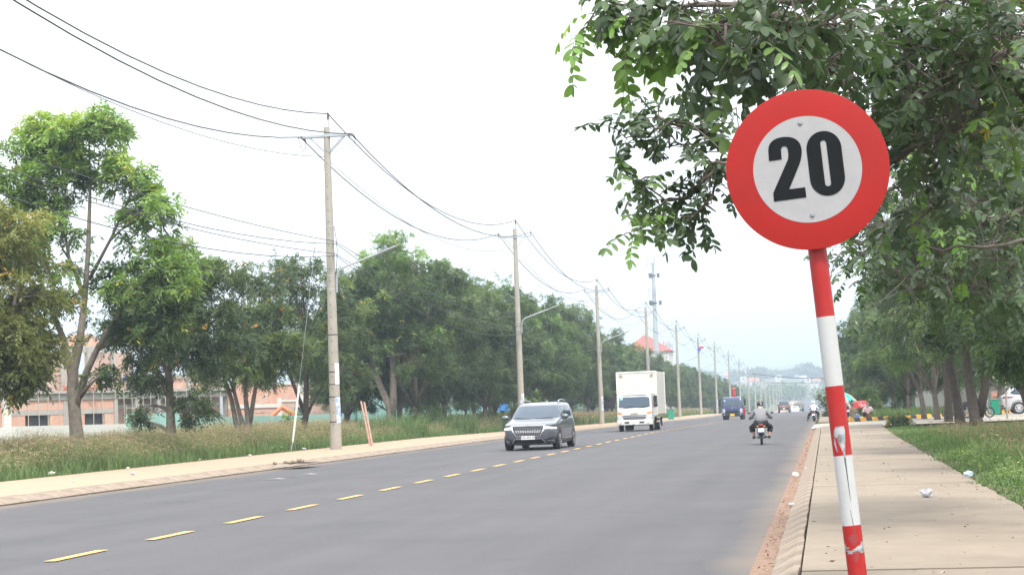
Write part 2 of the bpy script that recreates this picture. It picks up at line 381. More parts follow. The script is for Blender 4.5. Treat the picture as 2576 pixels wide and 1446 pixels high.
def crown_mesh(name, seed, lobes, ncl, L, W, mt, base=.35, top=.35, shell=.5, ratio=8, hz=None, spread=.34, yellow=.02):
    """lobes: (x,y,z,rx,ry,rz,weight,tintbias)"""
    r = np.random.default_rng(seed); lob = np.array([(list(l)+[1, 0][len(l)-6:])[:8] for l in lobes], dtype=float)
    wt = lob[:, 6]*lob[:, 3]*lob[:, 4]*lob[:, 5]; wt = wt/wt.sum()
    nsub = max(8, ncl//8); sidx = r.choice(len(lob), nsub, p=wt); sdir_ = unit(r.normal(size=(nsub, 3))); srad = r.random(nsub)**(shell*.8)
    st_ = r.normal(size=nsub)*.10+np.where(r.random(nsub) < .10, .26, 0)*(sdir_[:, 2] > -.3)
    pick = r.integers(nsub, size=ncl); idx = sidx[pick]; d = sdir_[pick]; rad = srad[pick]
    C = lob[idx, :3]+d*rad[:, None]*lob[idx, 3:6]*.95+r.normal(size=(ncl, 3))*np.array([.24, .24, .15])
    z0, z1 = (lob[:, 2]-lob[:, 5]).min(), (lob[:, 2]+lob[:, 5]).max()
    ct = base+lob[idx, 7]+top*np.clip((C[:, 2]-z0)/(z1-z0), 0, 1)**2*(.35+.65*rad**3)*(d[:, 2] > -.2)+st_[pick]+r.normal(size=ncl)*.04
    cen = lob[idx, :3]; out = unit(C-cen+np.array([0, 0, .25]))
    nr = 5; n = ncl*nr                    # rachises
    rd = unit(np.repeat(out, nr, 0)*.55+unit(r.normal(size=(n, 3)))*.9+np.array([0, 0, -.12])); ro = np.repeat(C, nr, 0)
    rl = spread*r.uniform(.7, 1.25, n); k = ratio
    t = (np.arange(k)+.6)/k; side = np.where(np.arange(k) % 2 == 0, 1., -1.)
    droop = np.array([0, 0, -1.])
    P = ro[:, None, :]+rd[:, None, :]*(t[None, :]*rl[:, None])[..., None]+droop*((t**2)[None, :, None]*rl[:, None, None]*.45)
    up = unit(np.array([0, 0, 1.])+r.normal(size=(n, 3))*.55); sd = unit(np.cross(rd, up))
    DD = unit(rd[:, None, :]*.75+sd[:, None, :]*side[None, :, None]*.85+droop*.25+r.normal(size=(n, k, 3))*.18)
    NN = unit(up[:, None, :]+r.normal(size=(n, k, 3))*.35)
    P = P.reshape(-1, 3); DD = DD.reshape(-1, 3); NN = NN.reshape(-1, 3); NN = unit(NN-DD*(NN*DD).sum(1, keepdims=True))
    N = len(P); V = leaflets(P, DD, NN, L*r.uniform(.7, 1.25, N), W*r.uniform(.8, 1.2, N))
    me = bpy.data.meshes.new(name); setmesh(me, V, np.arange(4*N).reshape(N, 4))
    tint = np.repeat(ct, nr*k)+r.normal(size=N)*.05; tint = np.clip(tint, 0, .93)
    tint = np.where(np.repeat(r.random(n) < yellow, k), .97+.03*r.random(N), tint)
    setattr_face(me, 'tint', tint); me.materials.append(mt)
    return me, C, idx, lob
def wood_mesh(name, seed, stems, lob, C, idx, mt, r0, nbr=140, rt=.012, fork=2.0, low=.55):
    """stems: list of polylines [(x,y,z,r),...]; limbs run from stem ends towards the lobes, twigs out to clusters"""
    rr = random.Random(seed); mb = MB()
    for st in stems: mb.tube([p[:3] for p in st], [p[3] for p in st], 9)
    for li, l in enumerate(lob):
        c = Vector(l[:3]); best = None
        for st in stems:
            for k, p in enumerate(st[1:], 1):
                q = Vector(p[:3])
                if q.z > c.z-.1: continue
                dd = (q-c).length+abs((q-c).x)*.2
                if k < len(st)-1: dd += .25
                if best is None or dd < best[0]: best = (dd, q, p[3])
        if best is None: best = (0, Vector(stems[0][-1][:3]), stems[0][-1][3])
        q, rq = best[1], best[2]; rq = min(rq*.72, .09); mid = q.lerp(c, .5)+Vector((rr.uniform(-.2,.2), rr.uniform(-.2,.2), rr.uniform(0,.35)))
        mb.tube([q-Vector((0,0,.08)), q.lerp(mid, .5)+Vector((rr.uniform(-.08,.08),)*2+(.05,)), mid, c], [rq, rq*.8, rq*.6, rq*.35], 6)
        own = [i for i in range(len(C)) if idx[i] == li]; rr.shuffle(own)
        for i in own[:max(3, int(nbr*len(own)/len(C)))]:
            e = Vector(C[i]); s0 = mid.lerp(c, rr.random()) if rr.random() < .6 else c
            mm = s0.lerp(e, .5)+Vector((rr.uniform(-.12,.12), rr.uniform(-.12,.12), rr.uniform(-.02,.15)))
            mb.tube([s0, mm, e], [rt*1.6, rt, rt*.4], 4, False)
    me = bpy.data.meshes.new(name); me.from_pydata(mb.v, [], mb.f); me.materials.append(mt); me.shade_smooth()
    return me
def stem(pts): return pts
def auto_lobes(rr, H, R, zb, n=13, squash=.8):
    L = [(0, 0, (zb+H)/2, R*.55, R*.55, (H-zb)*.42, .6)]
    for k in range(n):
        a = 2*PI*k*.618+rr.uniform(-.3,.3); t = (k+.5)/n; z = zb+(H-zb)*(.12+.76*t); rad = R*(.62*math.sqrt(max(.05, 1-((t-.35)/.75)**2)))
        q = R*rr.uniform(.30,.46); L.append((rad*math.cos(a), rad*math.sin(a), z, q, q, q*squash, 1, rr.uniform(-.1,.1)))
    return L

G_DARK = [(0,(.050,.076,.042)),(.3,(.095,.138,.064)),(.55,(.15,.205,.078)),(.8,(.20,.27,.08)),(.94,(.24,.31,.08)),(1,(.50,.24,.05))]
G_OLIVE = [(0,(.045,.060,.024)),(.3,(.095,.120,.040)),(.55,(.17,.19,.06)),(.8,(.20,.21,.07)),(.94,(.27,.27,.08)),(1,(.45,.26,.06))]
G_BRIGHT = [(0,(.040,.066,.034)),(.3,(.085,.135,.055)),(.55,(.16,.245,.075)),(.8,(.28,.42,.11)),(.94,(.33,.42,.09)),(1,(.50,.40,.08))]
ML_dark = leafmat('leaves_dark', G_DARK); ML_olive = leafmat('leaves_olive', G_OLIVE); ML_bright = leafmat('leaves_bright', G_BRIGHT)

def make_tree(seed, H, R, zb, stems=None, lobes=None, ncl=800, L=.15, W=.05, mt=None, bark=None, name='tree', label='', cat='tree', loc=(0,0,0), group=None, **kw):
    rr = random.Random(seed)
    if lobes is None: lobes = auto_lobes(rr, H, R, zb)
    if stems is None:
        lx, ly = rr.uniform(-.3,.3), rr.uniform(-.3,.3); f = zb*.75
        stems = [[(0,0,-.3,.21),(lx*.3,ly*.3,f*.5,.165),(lx,ly,f,.15),(lx*1.3+.1,ly,(f+H)*.5,.09),(lx,ly,H*.85,.035)],
                 [(lx,ly,f,.11),(lx+R*.3*rr.choice((-1,1)),ly+.2,f+(H-f)*.3,.08),(lx+R*.45*rr.choice((-1,1)),ly,f+(H-f)*.55,.04)]]
    wk = {k: kw.pop(k) for k in ('nbr', 'rt') if k in kw}
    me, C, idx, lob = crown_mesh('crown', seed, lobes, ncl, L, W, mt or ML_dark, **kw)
    wd = wood_mesh('trunk', seed, stems, lob, C, idx, bark or M_bark, .2, **wk)
    t = thing(name, label, cat, loc, group=group)
    link('trunk', wd, t); c = link('crown', me, t); c['kind'] = 'stuff'
    return t

GRP_L = 'trees in the row along the left verge'
def gl(x, y): return (x, y, float(gz(x, y))-.05)
XT = -25.0
# tree cut by the left edge: olive crown
T11 = make_tree(11, 8.3, 3.6, 2.3, L=.18, W=.06, ncl=1450, mt=ML_olive, base=.42, top=.34, label='olive-green dense tree cut by the left picture edge', loc=gl(-25.3, 49), group=GRP_L, yellow=.014,
    lobes=[(.2,0,4.2,2.2,2.2,1.6,1,-.05),(1.6,-.3,3.6,1.5,1.6,1.0,1.1,.0),(1.7,.2,5.3,1.5,1.6,1.4,1.1,.05),(-.5,0,6.4,2.1,2.1,1.5,1,.1),(1.0,.3,6.9,1.5,1.6,1.1,1,.15),(1.2,-.4,2.9,1.3,1.3,.7,.7,-.1),(-1.6,0,4.6,1.7,1.8,1.7,1,0)])
T11.scale = (.98, 1.0, 1.04)
# tall sparse tree with bright top
T12 = make_tree(12, 12, 3.3, 4.2, L=.185, W=.064, ncl=1330, mt=ML_bright, base=.40, top=.42, shell=.5, yellow=.018, nbr=420, rt=.014, bark=M_bark, label='tallest roadside tree at the left, airy yellow-green crown over bare pale limbs', loc=gl(XT, 56), group=GRP_L, spread=.32,
    stems=[[(0,0,-.3,.27),(-.02,0,.6,.24),(-.08,0,1.4,.20),(-.15,0,2.5,.185),(-.12,0,3.1,.16),(.12,-.06,3.9,.13),(.35,-.1,5.4,.09)],
           [(-.14,0,2.5,.13),(-.22,.03,3.1,.125),(-.45,.1,4.1,.10),(-.95,.2,5.2,.075),(-1.35,.1,6.6,.05),(-1.6,0,8.2,.03)],
           [(.12,-.06,3.9,.12),(.35,-.1,5.4,.09),(.45,0,7.0,.075),(.5,.1,8.8,.05),(.55,0,10.6,.025)],
           [(-.10,0,1.7,.13),(.02,-.03,2.2,.135),(.35,-.1,3.0,.11),(.8,-.2,3.8,.09),(1.5,-.3,4.8,.06),(2.2,-.2,6.0,.03)],
           [(.35,-.1,5.4,.07),(-.2,0,6.8,.05),(-.5,.1,8.6,.03)],[(.45,0,6.0,.06),(1.2,.1,7.4,.045),(1.9,0,8.8,.025)]],
    lobes=[(-2.2,0,8.9,1.0,1.0,.9,1,.15),(-1.1,.2,10.6,.95,1,.9,1.1,.2),(.1,0,11.0,.9,1,.75,1.2,.3),(1.0,-.1,10.9,.8,.9,.8,1,.15),(-.4,0,9.4,1.1,1,.9,.9,.0),(.8,0,9.6,1.0,1,.9,1,.1),(1.9,.1,9.3,.8,.9,.8,1,.2),(2.5,-.1,8.0,.9,.9,.9,.9,.05),
           (-1.7,0,7.3,1.0,1,.9,.9,.1),(-.3,-.3,7.6,.9,.9,.7,.8,.15),(1.3,.1,7.7,.8,.9,.8,.7,-.05),(-2.6,.2,6.3,.8,.8,.8,.6,.1),(.2,-.4,6.5,.9,.8,.7,.8,.2),(3.0,0,6.2,.9,.9,1.0,1.1,.2),(1.9,-.2,5.8,.9,.9,.8,1,-.12),(-1.2,-.2,5.4,.8,.8,.6,.6,-.2),
           (1.3,0,4.5,.9,.9,.7,.8,-.28),(2.3,-.1,4.2,1.0,.9,.8,1.0,-.26),(3.1,.1,4.9,.8,.8,.7,.8,-.24),(-.8,.2,8.3,.8,.8,.6,.5,0),(.9,-.3,2.9,.55,.5,.4,.5,-.2),(-1.7,0,4.3,.8,.8,.5,.7,-.1),(3.4,0,7.3,.5,.5,.6,.5,.2),(-3.2,0,8.0,.8,.8,.8,.8,.2)])
T12.scale = (1.10, 1.08, 1.045)
make_tree(13, 8.6, 3.0, 1.5, L=.165, W=.056, ncl=1400, base=.20, top=.25, label='dark dense tree with a swollen trunk, right of the tall airy tree', loc=gl(XT, 64.5), group=GRP_L, yellow=.007,
    stems=[[(0,0,-.3,.25),(0,0,.5,.27),(.03,0,1.0,.2),(.02,0,1.7,.16),(0,0,2.8,.15),(-.05,0,3.4,.13)],[(-.05,0,3.3,.09),(-.5,0,4.0,.08),(-1,0,4.8,.05)],[(0,0,3.3,.12),(.15,0,4.4,.09),(.3,0,6.0,.06),(.2,0,7.4,.03)]],
    lobes=[(-.9,0,2.9,.9,.9,.8,1,-.1),(-1.35,-.2,1.5,.6,.6,.55,1,-.05),(-.9,.2,2.0,.5,.5,.5,.8,-.1),(.9,-.1,1.9,.75,.8,.5,1,0),(-1.2,0,4.4,1.2,1.2,1.1,1,-.05),(1.3,.1,4.8,1.3,1.3,1.2,1,0),(.2,0,5.4,1.5,1.5,1.4,1,0),(-1.0,.1,6.3,1.0,1,.9,1,.1),(.7,0,7.3,1.3,1.2,1.0,1,.1),(1.9,.1,6.5,1.0,1,1.0,1,.1),(2.6,.1,6.9,.8,.8,.8,.8,.1),(-1.9,.1,5.4,.9,.9,.9,.9,0),(2.9,0,4.4,.8,.8,.6,.8,-.05),(1.4,-.3,3.6,.8,.9,.7,.7,0),(2.4,0,5.4,.6,.7,.7,.8,.05)])
make_tree(14, 9.4, 2.8, 2.1, L=.16, W=.054, ncl=950, mt=ML_dark, base=.36, top=.2, nbr=260, label='light green tree with four thin stems spreading from its base, left of the first pole', loc=gl(XT, 73.6), group=GRP_L, yellow=.014,
    stems=[[(0,0,-.3,.2),(-.05,0,.2,.15),(-.5,0,1.2,.12),(-.7,.1,2.2,.1),(-1.1,0,3.6,.06)],[(.02,0,0,.17),(-.15,0,1.0,.13),(-.3,0,1.5,.1),(-.55,0,2.6,.08),(-.4,0,4.2,.05)],[(.05,0,0,.17),(.08,0,1.2,.14),(-.02,0,2.2,.1),(.0,0,4.5,.07),(0,0,7.6,.03)],[(.1,0,1.0,.12),(.3,0,2.0,.1),(.5,0,3.0,.08),(.9,0,4.2,.04)]],
    lobes=[(-1.3,0,3.5,1.0,1,.5,1,.0),(0,.1,3.7,1.2,1.2,.6,1,.05),(1.2,0,3.7,1.0,1,.6,1,0),(-1.5,-.1,2.9,.6,.6,.4,.6,-.1),(-.9,0,4.4,1.2,1.1,.8,1,.05),(.8,0,4.6,1.2,1.1,.8,1,.1),(2.0,.1,4.3,.9,.9,.8,1,.1),(0,0,5.6,1.2,1,.7,.8,.0),(-.6,0,7.0,.8,.8,.9,.5,-.05),(.5,0,7.2,.8,.8,1.0,.5,-.1),(-.1,0,8.6,.6,.6,.7,.45,-.05),(1.5,0,5.9,.9,.9,.8,.7,0),(1.6,.1,7.6,.6,.6,.8,.45,-.05)])
make_tree(15, 9.0, 3.0, 1.8, ncl=1100, base=.20, top=.22, bark=M_barkd, L=.165, W=.056, label='dark round tree directly left of the first concrete pole', loc=gl(XT-.2, 82.5), group=GRP_L, lobes=auto_lobes(random.Random(33), 9.4, 3.7, 2.6))
T16 = make_tree(16, 10.8, 3.6, 2.2, ncl=1500, mt=ML_bright, base=.20, top=.16, label='big two-stemmed tree with sunlit patches tinted into its leaves behind the leaning wooden posts', loc=gl(XT, 99.5), group=GRP_L, yellow=.01,
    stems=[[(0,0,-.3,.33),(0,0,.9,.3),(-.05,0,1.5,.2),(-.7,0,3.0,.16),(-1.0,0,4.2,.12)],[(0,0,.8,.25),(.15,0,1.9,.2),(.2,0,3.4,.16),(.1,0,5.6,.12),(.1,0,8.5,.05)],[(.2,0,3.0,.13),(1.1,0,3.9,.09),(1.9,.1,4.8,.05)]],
    lobes=[(0,0,9.4,1.5,1.5,1.3,1,.25),(-1.5,0,8.6,1.4,1.4,1.2,1,.05),(1.6,0,8.8,1.5,1.4,1.3,1,.12),(-.2,-.8,7.2,1.5,1.4,1.2,1,.05),(2.3,.1,7.2,1.3,1.3,1.2,1,-.05),(-2.2,.1,6.8,1.4,1.4,1.3,1,-.08),(.5,.5,6,2.2,2,1.6,1,-.1),(-.6,-.9,5.3,1.2,1.1,1.0,1,.22),(.6,-1.0,4.2,1.1,1,.9,1,.2),(-1.9,0,4.6,1.2,1.2,1.0,1,-.05),(2.1,-.3,4.8,1.2,1.2,1,1,.05),(1.3,-.6,3.6,1.0,1,.5,.8,.15),(-1.1,0,3.7,.9,.9,.5,.8,-.05),(2.6,0,3.9,.9,.9,.6,.8,0)])  # raised lobe tints put the sunlit brightness into the leaf colour
T16.scale = (1.08, 1.08, 1.13)
# shared trees for the rest of the rows
protos = []
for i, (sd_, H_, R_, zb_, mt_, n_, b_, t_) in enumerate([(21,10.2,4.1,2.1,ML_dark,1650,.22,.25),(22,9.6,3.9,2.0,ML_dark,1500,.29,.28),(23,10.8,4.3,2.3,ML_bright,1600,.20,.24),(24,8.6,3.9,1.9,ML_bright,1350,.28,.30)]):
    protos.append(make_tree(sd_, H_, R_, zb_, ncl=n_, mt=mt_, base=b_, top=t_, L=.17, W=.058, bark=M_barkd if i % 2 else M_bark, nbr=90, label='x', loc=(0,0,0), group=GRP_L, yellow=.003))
tc_ = 0
kinds = ['bushy dark green', 'dense deep green', 'tall leafy mid-green', 'rounded yellow-tipped green']
used = set()
def place_tree(i, x, y, label, sc=1, rz=None, group=GRP_L, rr=random.Random(77), z=None, cat='tree', name=None):
    if i in used: t = copy_tree(protos[i])
    else: t = protos[i]; used.add(i)
    t.location = (x, y, (float(gz(x, y)) if z is None else z)-.1); t.scale = (sc*rr.uniform(.95,1.05), sc*rr.uniform(.95,1.05), sc); t.rotation_euler = (0, 0, rr.uniform(0, 6.28) if rz is None else rz)
    t['label'] = label; t['group'] = group; t['category'] = cat
    return t
ys_left = [107, 112, 117.5, 124.5, 131, 137]+[144.5+8.3*k for k in range(40)]
tr = random.Random(9)
for k, yy in enumerate(ys_left):
    x = XT+tr.uniform(-.8, .8)-(2.0 if k in (1,) else 0); i = tr.choice([0,1,2,3]) if yy > 138 else [0,2,1,0,2,1][k]
    sc = (1.16 if yy < 140 else np.interp(yy, [140,178,200,230,300,480], [1.16,1.12,.98,.95,.88,.88]))*(1.1 if i == 3 else .96 if i == 2 else 1)*tr.uniform(.93,1.07)
    place_tree(i, x, yy, f'{kinds[i]} tree, {ordw(k+7)} from the camera in the left verge row', sc)
GRP_B = 'trees in the second row behind the left verge'
for k, yy in enumerate([108, 116, 124, 132, 140, 149, 158, 168, 180, 196, 213, 232]):
    i = tr.choice([0,1,2,3]); place_tree(i, -31+tr.uniform(-1.5,1.5), yy, f'{kinds[i]} tree of the second left row, {ordw(k+1)} from the camera', .9*tr.uniform(.85,1.05), group=GRP_B)
# right row
GRP_R = 'trees in the row right of the pavement'
def r_tree(i, x, y, lab, sc=1, rz=None): return place_tree(i, x, y, lab, sc, rz, GRP_R)
protos2 = []
def rproto(seed, H, R, zb, stems, **kw):
    rr = random.Random(seed); return make_tree(seed, H, R, zb, stems=stems, lobes=auto_lobes(rr, H, R, zb, 15, .75), bark=M_barkd, group=GRP_R, **kw)
rproto(31, 9.2, 4.3, 2.9, [[(0,0,-.2,.27),(-.05,0,.7,.22),(-.2,0,1.9,.2),(-.45,0,3.2,.17),(-.6,0,5,.1),(-.5,0,7.4,.05)]], ncl=1700, L=.16, W=.056, base=.30, top=.2, yellow=.01, label='right-row tree with one thick leaning dark trunk, nearest the pair of forked trunks', loc=(5.75, 79, 0))
rproto(32, 9.4, 4.4, 2.9, [[(0,0,-.2,.33),(-.1,0,.6,.25),(-.25,0,1.8,.18),(-.35,0,3.6,.14),(-.3,0,6,.08)],[(.05,0,.5,.2),(.35,0,1.6,.17),(.5,0,3.4,.14),(.6,0,5.8,.07)]], ncl=1700, L=.16, W=.056, base=.28, top=.2, yellow=.01, label='right-row tree whose trunk forks near the ground into two dark stems', loc=(5.95, 72.5, 0))
rproto(33, 9.0, 4.2, 2.7, [[(0,0,-.2,.24),(.05,0,1.2,.19),(0,0,3,.15),(0,0,6.4,.07)],[(.1,0,.9,.09),(.35,0,2,.08),(.3,0,3.4,.06)]], ncl=1500, L=.15, W=.053, mt=ML_bright, base=.17, top=.25, yellow=.01, label='right-row tree with a slim side stem, behind the thick leaning trunk', loc=(5.9, 89, 0))
rtid = [(i_, bpy.data.objects[n_]) for i_, n_ in ()]
rr_trees = [(0,6.0,99,.96,'at the near side of the concrete side road'),(2,5.7,106.5,.95,'at the edge of the concrete side road'),(1,6.35,56,1.0,'whose trunk stands at the right picture edge'),
    (3,5.9,130,1.12,'just behind the black and yellow kerb'),(0,5.2,141,1.05,'behind the seated vendor'),(3,5.9,152,1.1,'with a trunk seen over the painted kerb'),(2,4.6,166,1.0,'with bare twigs hanging over the road beyond the stall'),(3,5.0,180,1.0,'far along the road beyond the stall'),(0,5.0,196,1.0,'farther along the road beyond the stall'),(1,4.6,215,1.0,'near the end of the right row'),(2,4.8,238,1.0,'at the far end of the right row')]  # bright-leaf kinds past the side road put sunlit foliage into leaf colour
for i, x, y, sc, where in rr_trees: r_tree(i, x, y, f'{kinds[i]} right-row tree {where}', sc)
for k, (i, x, y, sc) in enumerate([(0,11,118,1.1),(2,14,132,1.1),(3,18,146,1.1),(1,9,158,1.1),(0,23,128,1.0),(2,28,140,1.1),(1,13.5,172,1.1),(3,20,190,1.1),(0,10,205,1.1)]):
    place_tree(i, x, y, f'{kinds[i]} tree in the grove beyond the side road, {ordw(k+1)} nearest', sc, group='trees in the grove beyond the side road')

# oval-leafed trees close to the camera
def oval_leaf():                       # unit oval leaflet: base at origin, along +x, 1 long, folded a little
    n = 6; pts = [(0, 0, 0)]; L_ = []; R_ = []; mid = []
    for i in range(n+1):
        t = i/n; w_ = .235*math.sin(PI*min(1, t*.93+.04))**.62; z = -.10*t*t
        if i in (0, n): w_ *= .25
        L_.append((t, w_, z+.12*w_)); R_.append((t, -w_, z+.12*w_)); mid.append((t, 0, z))
    v = mid+L_+R_; f = []
    for i in range(n):
        f += [(i, i+1, n+2+i, n+1+i), (i+1, i, 2*n+2+i, 2*n+3+i)]
    return np.array(v), f
OV, OF = oval_leaf(); OFa = np.array(OF)
def spray(rs, base, dirn, length, pairs, lf, hang):
    """one compound leaf: list of (matrix 3x3 rows, origin, size, dist) leaflets and its stalk points"""
    d = unit(np.array(dirn)); out = []; pts = [np.array(base)]; p = np.array(base, dtype=float); stepn = length/pairs
    side = unit(np.cross(d, [0, 0, 1.])+rs.normal(size=3)*.25)
    for k in range(pairs):
        d = unit(d+np.array([0, 0, -hang])+rs.normal(size=3)*.04); p = p+d*stepn; pts.append(p.copy())
        up = unit(np.cross(side, d)); up = up if up[2] > 0 else -up
        for sg in (1, -1):
            x = unit(d*.45+side*sg*1.0+np.array([0, 0, -.35])+rs.normal(size=3)*.16); nn = unit(up+rs.normal(size=3)*.3); yv = unit(np.cross(nn, x)); zv = np.cross(x, yv)
            out.append((np.stack([x, yv*rs.uniform(.72, 1.15), zv*rs.uniform(.6, 2.2)]), p.copy(), 1.16*lf*rs.uniform(.55, 1.2)*(1 if 0 < k else .85)))
    x = unit(d+np.array([0, 0, -.2])); yv = unit(np.cross([0, 0, 1.], x)); out.append((np.stack([x, yv, np.cross(x, yv)]), p.copy(), lf*1.1))
    return out, pts
ML_fore = leafmat('leaves_foreground', [(0,(.034,.058,.032)),(.3,(.068,.112,.048)),(.55,(.12,.20,.058)),(.8,(.18,.33,.06)),(.93,(.26,.42,.07)),(1,(.50,.40,.05))], rough=.36, trans=.34, spec=.4)
def near_tree(label, branches, regions, trunk, seed, n_parts, group=None, bark=None):
    rs = np.random.default_rng(seed); rr = random.Random(seed); t = thing('tree', label, 'tree', trunk[0][:3], group=group)
    O = np.array(trunk[0][:3]); wood = MB(); LV = []; anchors = []
    wood.tube([np.array(p[:3])-O for p in trunk], [p[3] for p in trunk], 12)
    for br in branches:               # (points px, D0, D1, r0, r1, sprays, leaf, tint, hang)
        pts = br['p']; D0, D1 = br['D']; r0, r1 = br['r']; n = len(pts)
        W_ = [at(x, y, D0+(D1-D0)*i/(n-1))+rs.normal(size=3)*np.array([0, .06, 0]) for i, (x, y) in enumerate(pts)]
        # subdivide with a little wander
        Q = []
        for a, b in zip(W_[:-1], W_[1:]):
            for s_ in (0, .5): Q.append(a+(b-a)*s_+rs.normal(size=3)*.012)
        Q.append(W_[-1]); k = len(Q)
        wood.tube([q-O for q in Q], [r0+(r1-r0)*i/(k-1) for i in range(k)], 7)
        for _ in range(br['n']):
            u = rs.random()**.8*(k-1); i = min(int(u), k-2); p = Q[i]+(Q[i+1]-Q[i])*(u-i); ax = unit(Q[i+1]-Q[i])
            dr = unit(ax*.5+rs.normal(size=3)*.9+np.array([0, 0, .15])); o_, sp_ = spray(rs, p, dr, br.get('len', .26)*rs.uniform(.7, 1.2), br.get('pairs', 5), br['leaf'], br.get('hang', .18))
            ct = br['t']+rs.normal()*.07
            LV += [(m_, q_, s_, ct+rs.normal()*.035) for m_, q_, s_ in o_]; wood.tube([q-O for q in sp_], [.0035]+[.0022]*(len(sp_)-1), 3, False)
    for rg in regions:                # ellipse of sprays: centre px, radii px, depth range
        (cx, cy), (rx, ry), (D0, D1) = rg['c'], rg['r'], rg['D']
        hubs = []
        for _ in range(rg.get('hubs', 14)):
            a = rs.random()*2*PI; q = math.sqrt(rs.random()); hubs.append((cx+rx*q*math.cos(a), cy+ry*q*math.sin(a), D0+(D1-D0)*rs.random()))
        root = at(cx+rg.get('dx', rx*1.1), cy-rg.get('dy', ry*.2), (D0+D1)/2+.3)
        hw = [at(*h) for h in hubs]
        hs_ = sorted(hw, key=lambda h: np.linalg.norm(h-root)); done = [root]
        for h in hs_:
            pr_ = min(done, key=lambda q: np.linalg.norm(q-h)+.25*np.linalg.norm(q-root)); done.append(h); root_k, root = root, pr_; mid = (h+root)/2+rs.normal(size=3)*.06; m2_ = (mid+h)/2+rs.normal(size=3)*.05+np.array([0,0,.05]); wood.tube([root-O, (root+mid)/2-O+rs.normal(size=3)*.05, mid-O, m2_-O, h-O], [rg.get('rr', .010), rg.get('rr', .010)*.8, rg.get('rr', .010)*.7, .006, .004], 5, False); root = root_k
        for _ in range(rg['n']):
            h = hw[rs.integers(len(hw))]; p = h+rs.normal(size=3)*np.array([rg.get('s', .28), rg.get('s', .28)*1.2, rg.get('s', .28)*.7])
            dr = unit(p-h+rs.normal(size=3)*.25+np.array([0, 0, .05])); o_, sp_ = spray(rs, p, dr, rg.get('len', .27)*rs.uniform(.7, 1.2), rg.get('pairs', 5), rg['leaf'], rg.get('hang', .16))
            ct = rg['t']+rs.normal()*.08+(.3 if rs.random() < rg.get('bright', .05) else 0)
            LV += [(m_, q_, s_, ct+rs.normal()*.035) for m_, q_, s_ in o_]
            wood.tube([h-O, p-O]+[q-O for q in sp_[1:]], [.004, .003]+[.0020]*(len(sp_)-1), 3, False)
    wo = wood.build('trunk', bark or NEARBARK, t, ang=60)
    # nearest leaves become parts, the rest one foliage mesh
    key = [np.linalg.norm(q-np.array([0, 0, EYE]))/s for m_, q, s, c in LV]
    def infr(q):
        d = q-np.array([0, 0, EYE]); k = FOC/d.dot(CF); x, y_ = 1288+d.dot(CR)*k, 723-d.dot(CU)*k; return -20 < x < 2600 and -20 < y_ < 1466
    order = sorted(range(len(LV)), key=lambda i: (0 if infr(LV[i][1]) else 1, key[i])); part = set(order[:n_parts]); rest = [LV[i] for i in range(len(LV)) if i not in part]
    if rest:
        A = np.stack([q[0] for q in rest]); P = np.stack([q[1] for q in rest])-O; s_ = np.array([q[2] for q in rest])
        V = np.einsum('vk,nkj->nvj', OV, A)*s_[:, None, None]+P[:, None, :]; nv = len(OV); N = len(rest)
        F = (OFa[None]+(np.arange(N)*nv)[:, None, None]).reshape(-1, 4)
        me = bpy.data.meshes.new('foliage'); setmesh(me, V, F); setattr_face(me, 'tint', np.repeat(np.clip([q[3] for q in rest], 0, .99), len(OFa)))
        me.materials.append(ML_fore); me.shade_smooth(); c = link('foliage', me, t); c['kind'] = 'stuff'
    bank = {}
    for i in sorted(part):
        m_, q, s, c = LV[i]; b = int(np.clip(c, 0, .99)*8)
        if b not in bank:
            me = bpy.data.meshes.new('leaf'); setmesh(me, OV, OFa); setattr_face(me, 'tint', np.full(len(OF), (b+.5)/8)); me.materials.append(ML_fore); me.shade_smooth(); bank[b] = me
        o_ = link('leaf', bank[b], t); mm = Matrix(np.array(m_).T.tolist()).to_4x4() @ Matrix.Scale(s, 4); mm.translation = Vector(q-O); o_.matrix_local = mm
    return t
A_ = 12.0
NEARBARK = mat('twig_bark', (.12,.10,.085), .9, noise=((.075,.062,.053), 8, .35, .7), bump=.6, bscale=30)
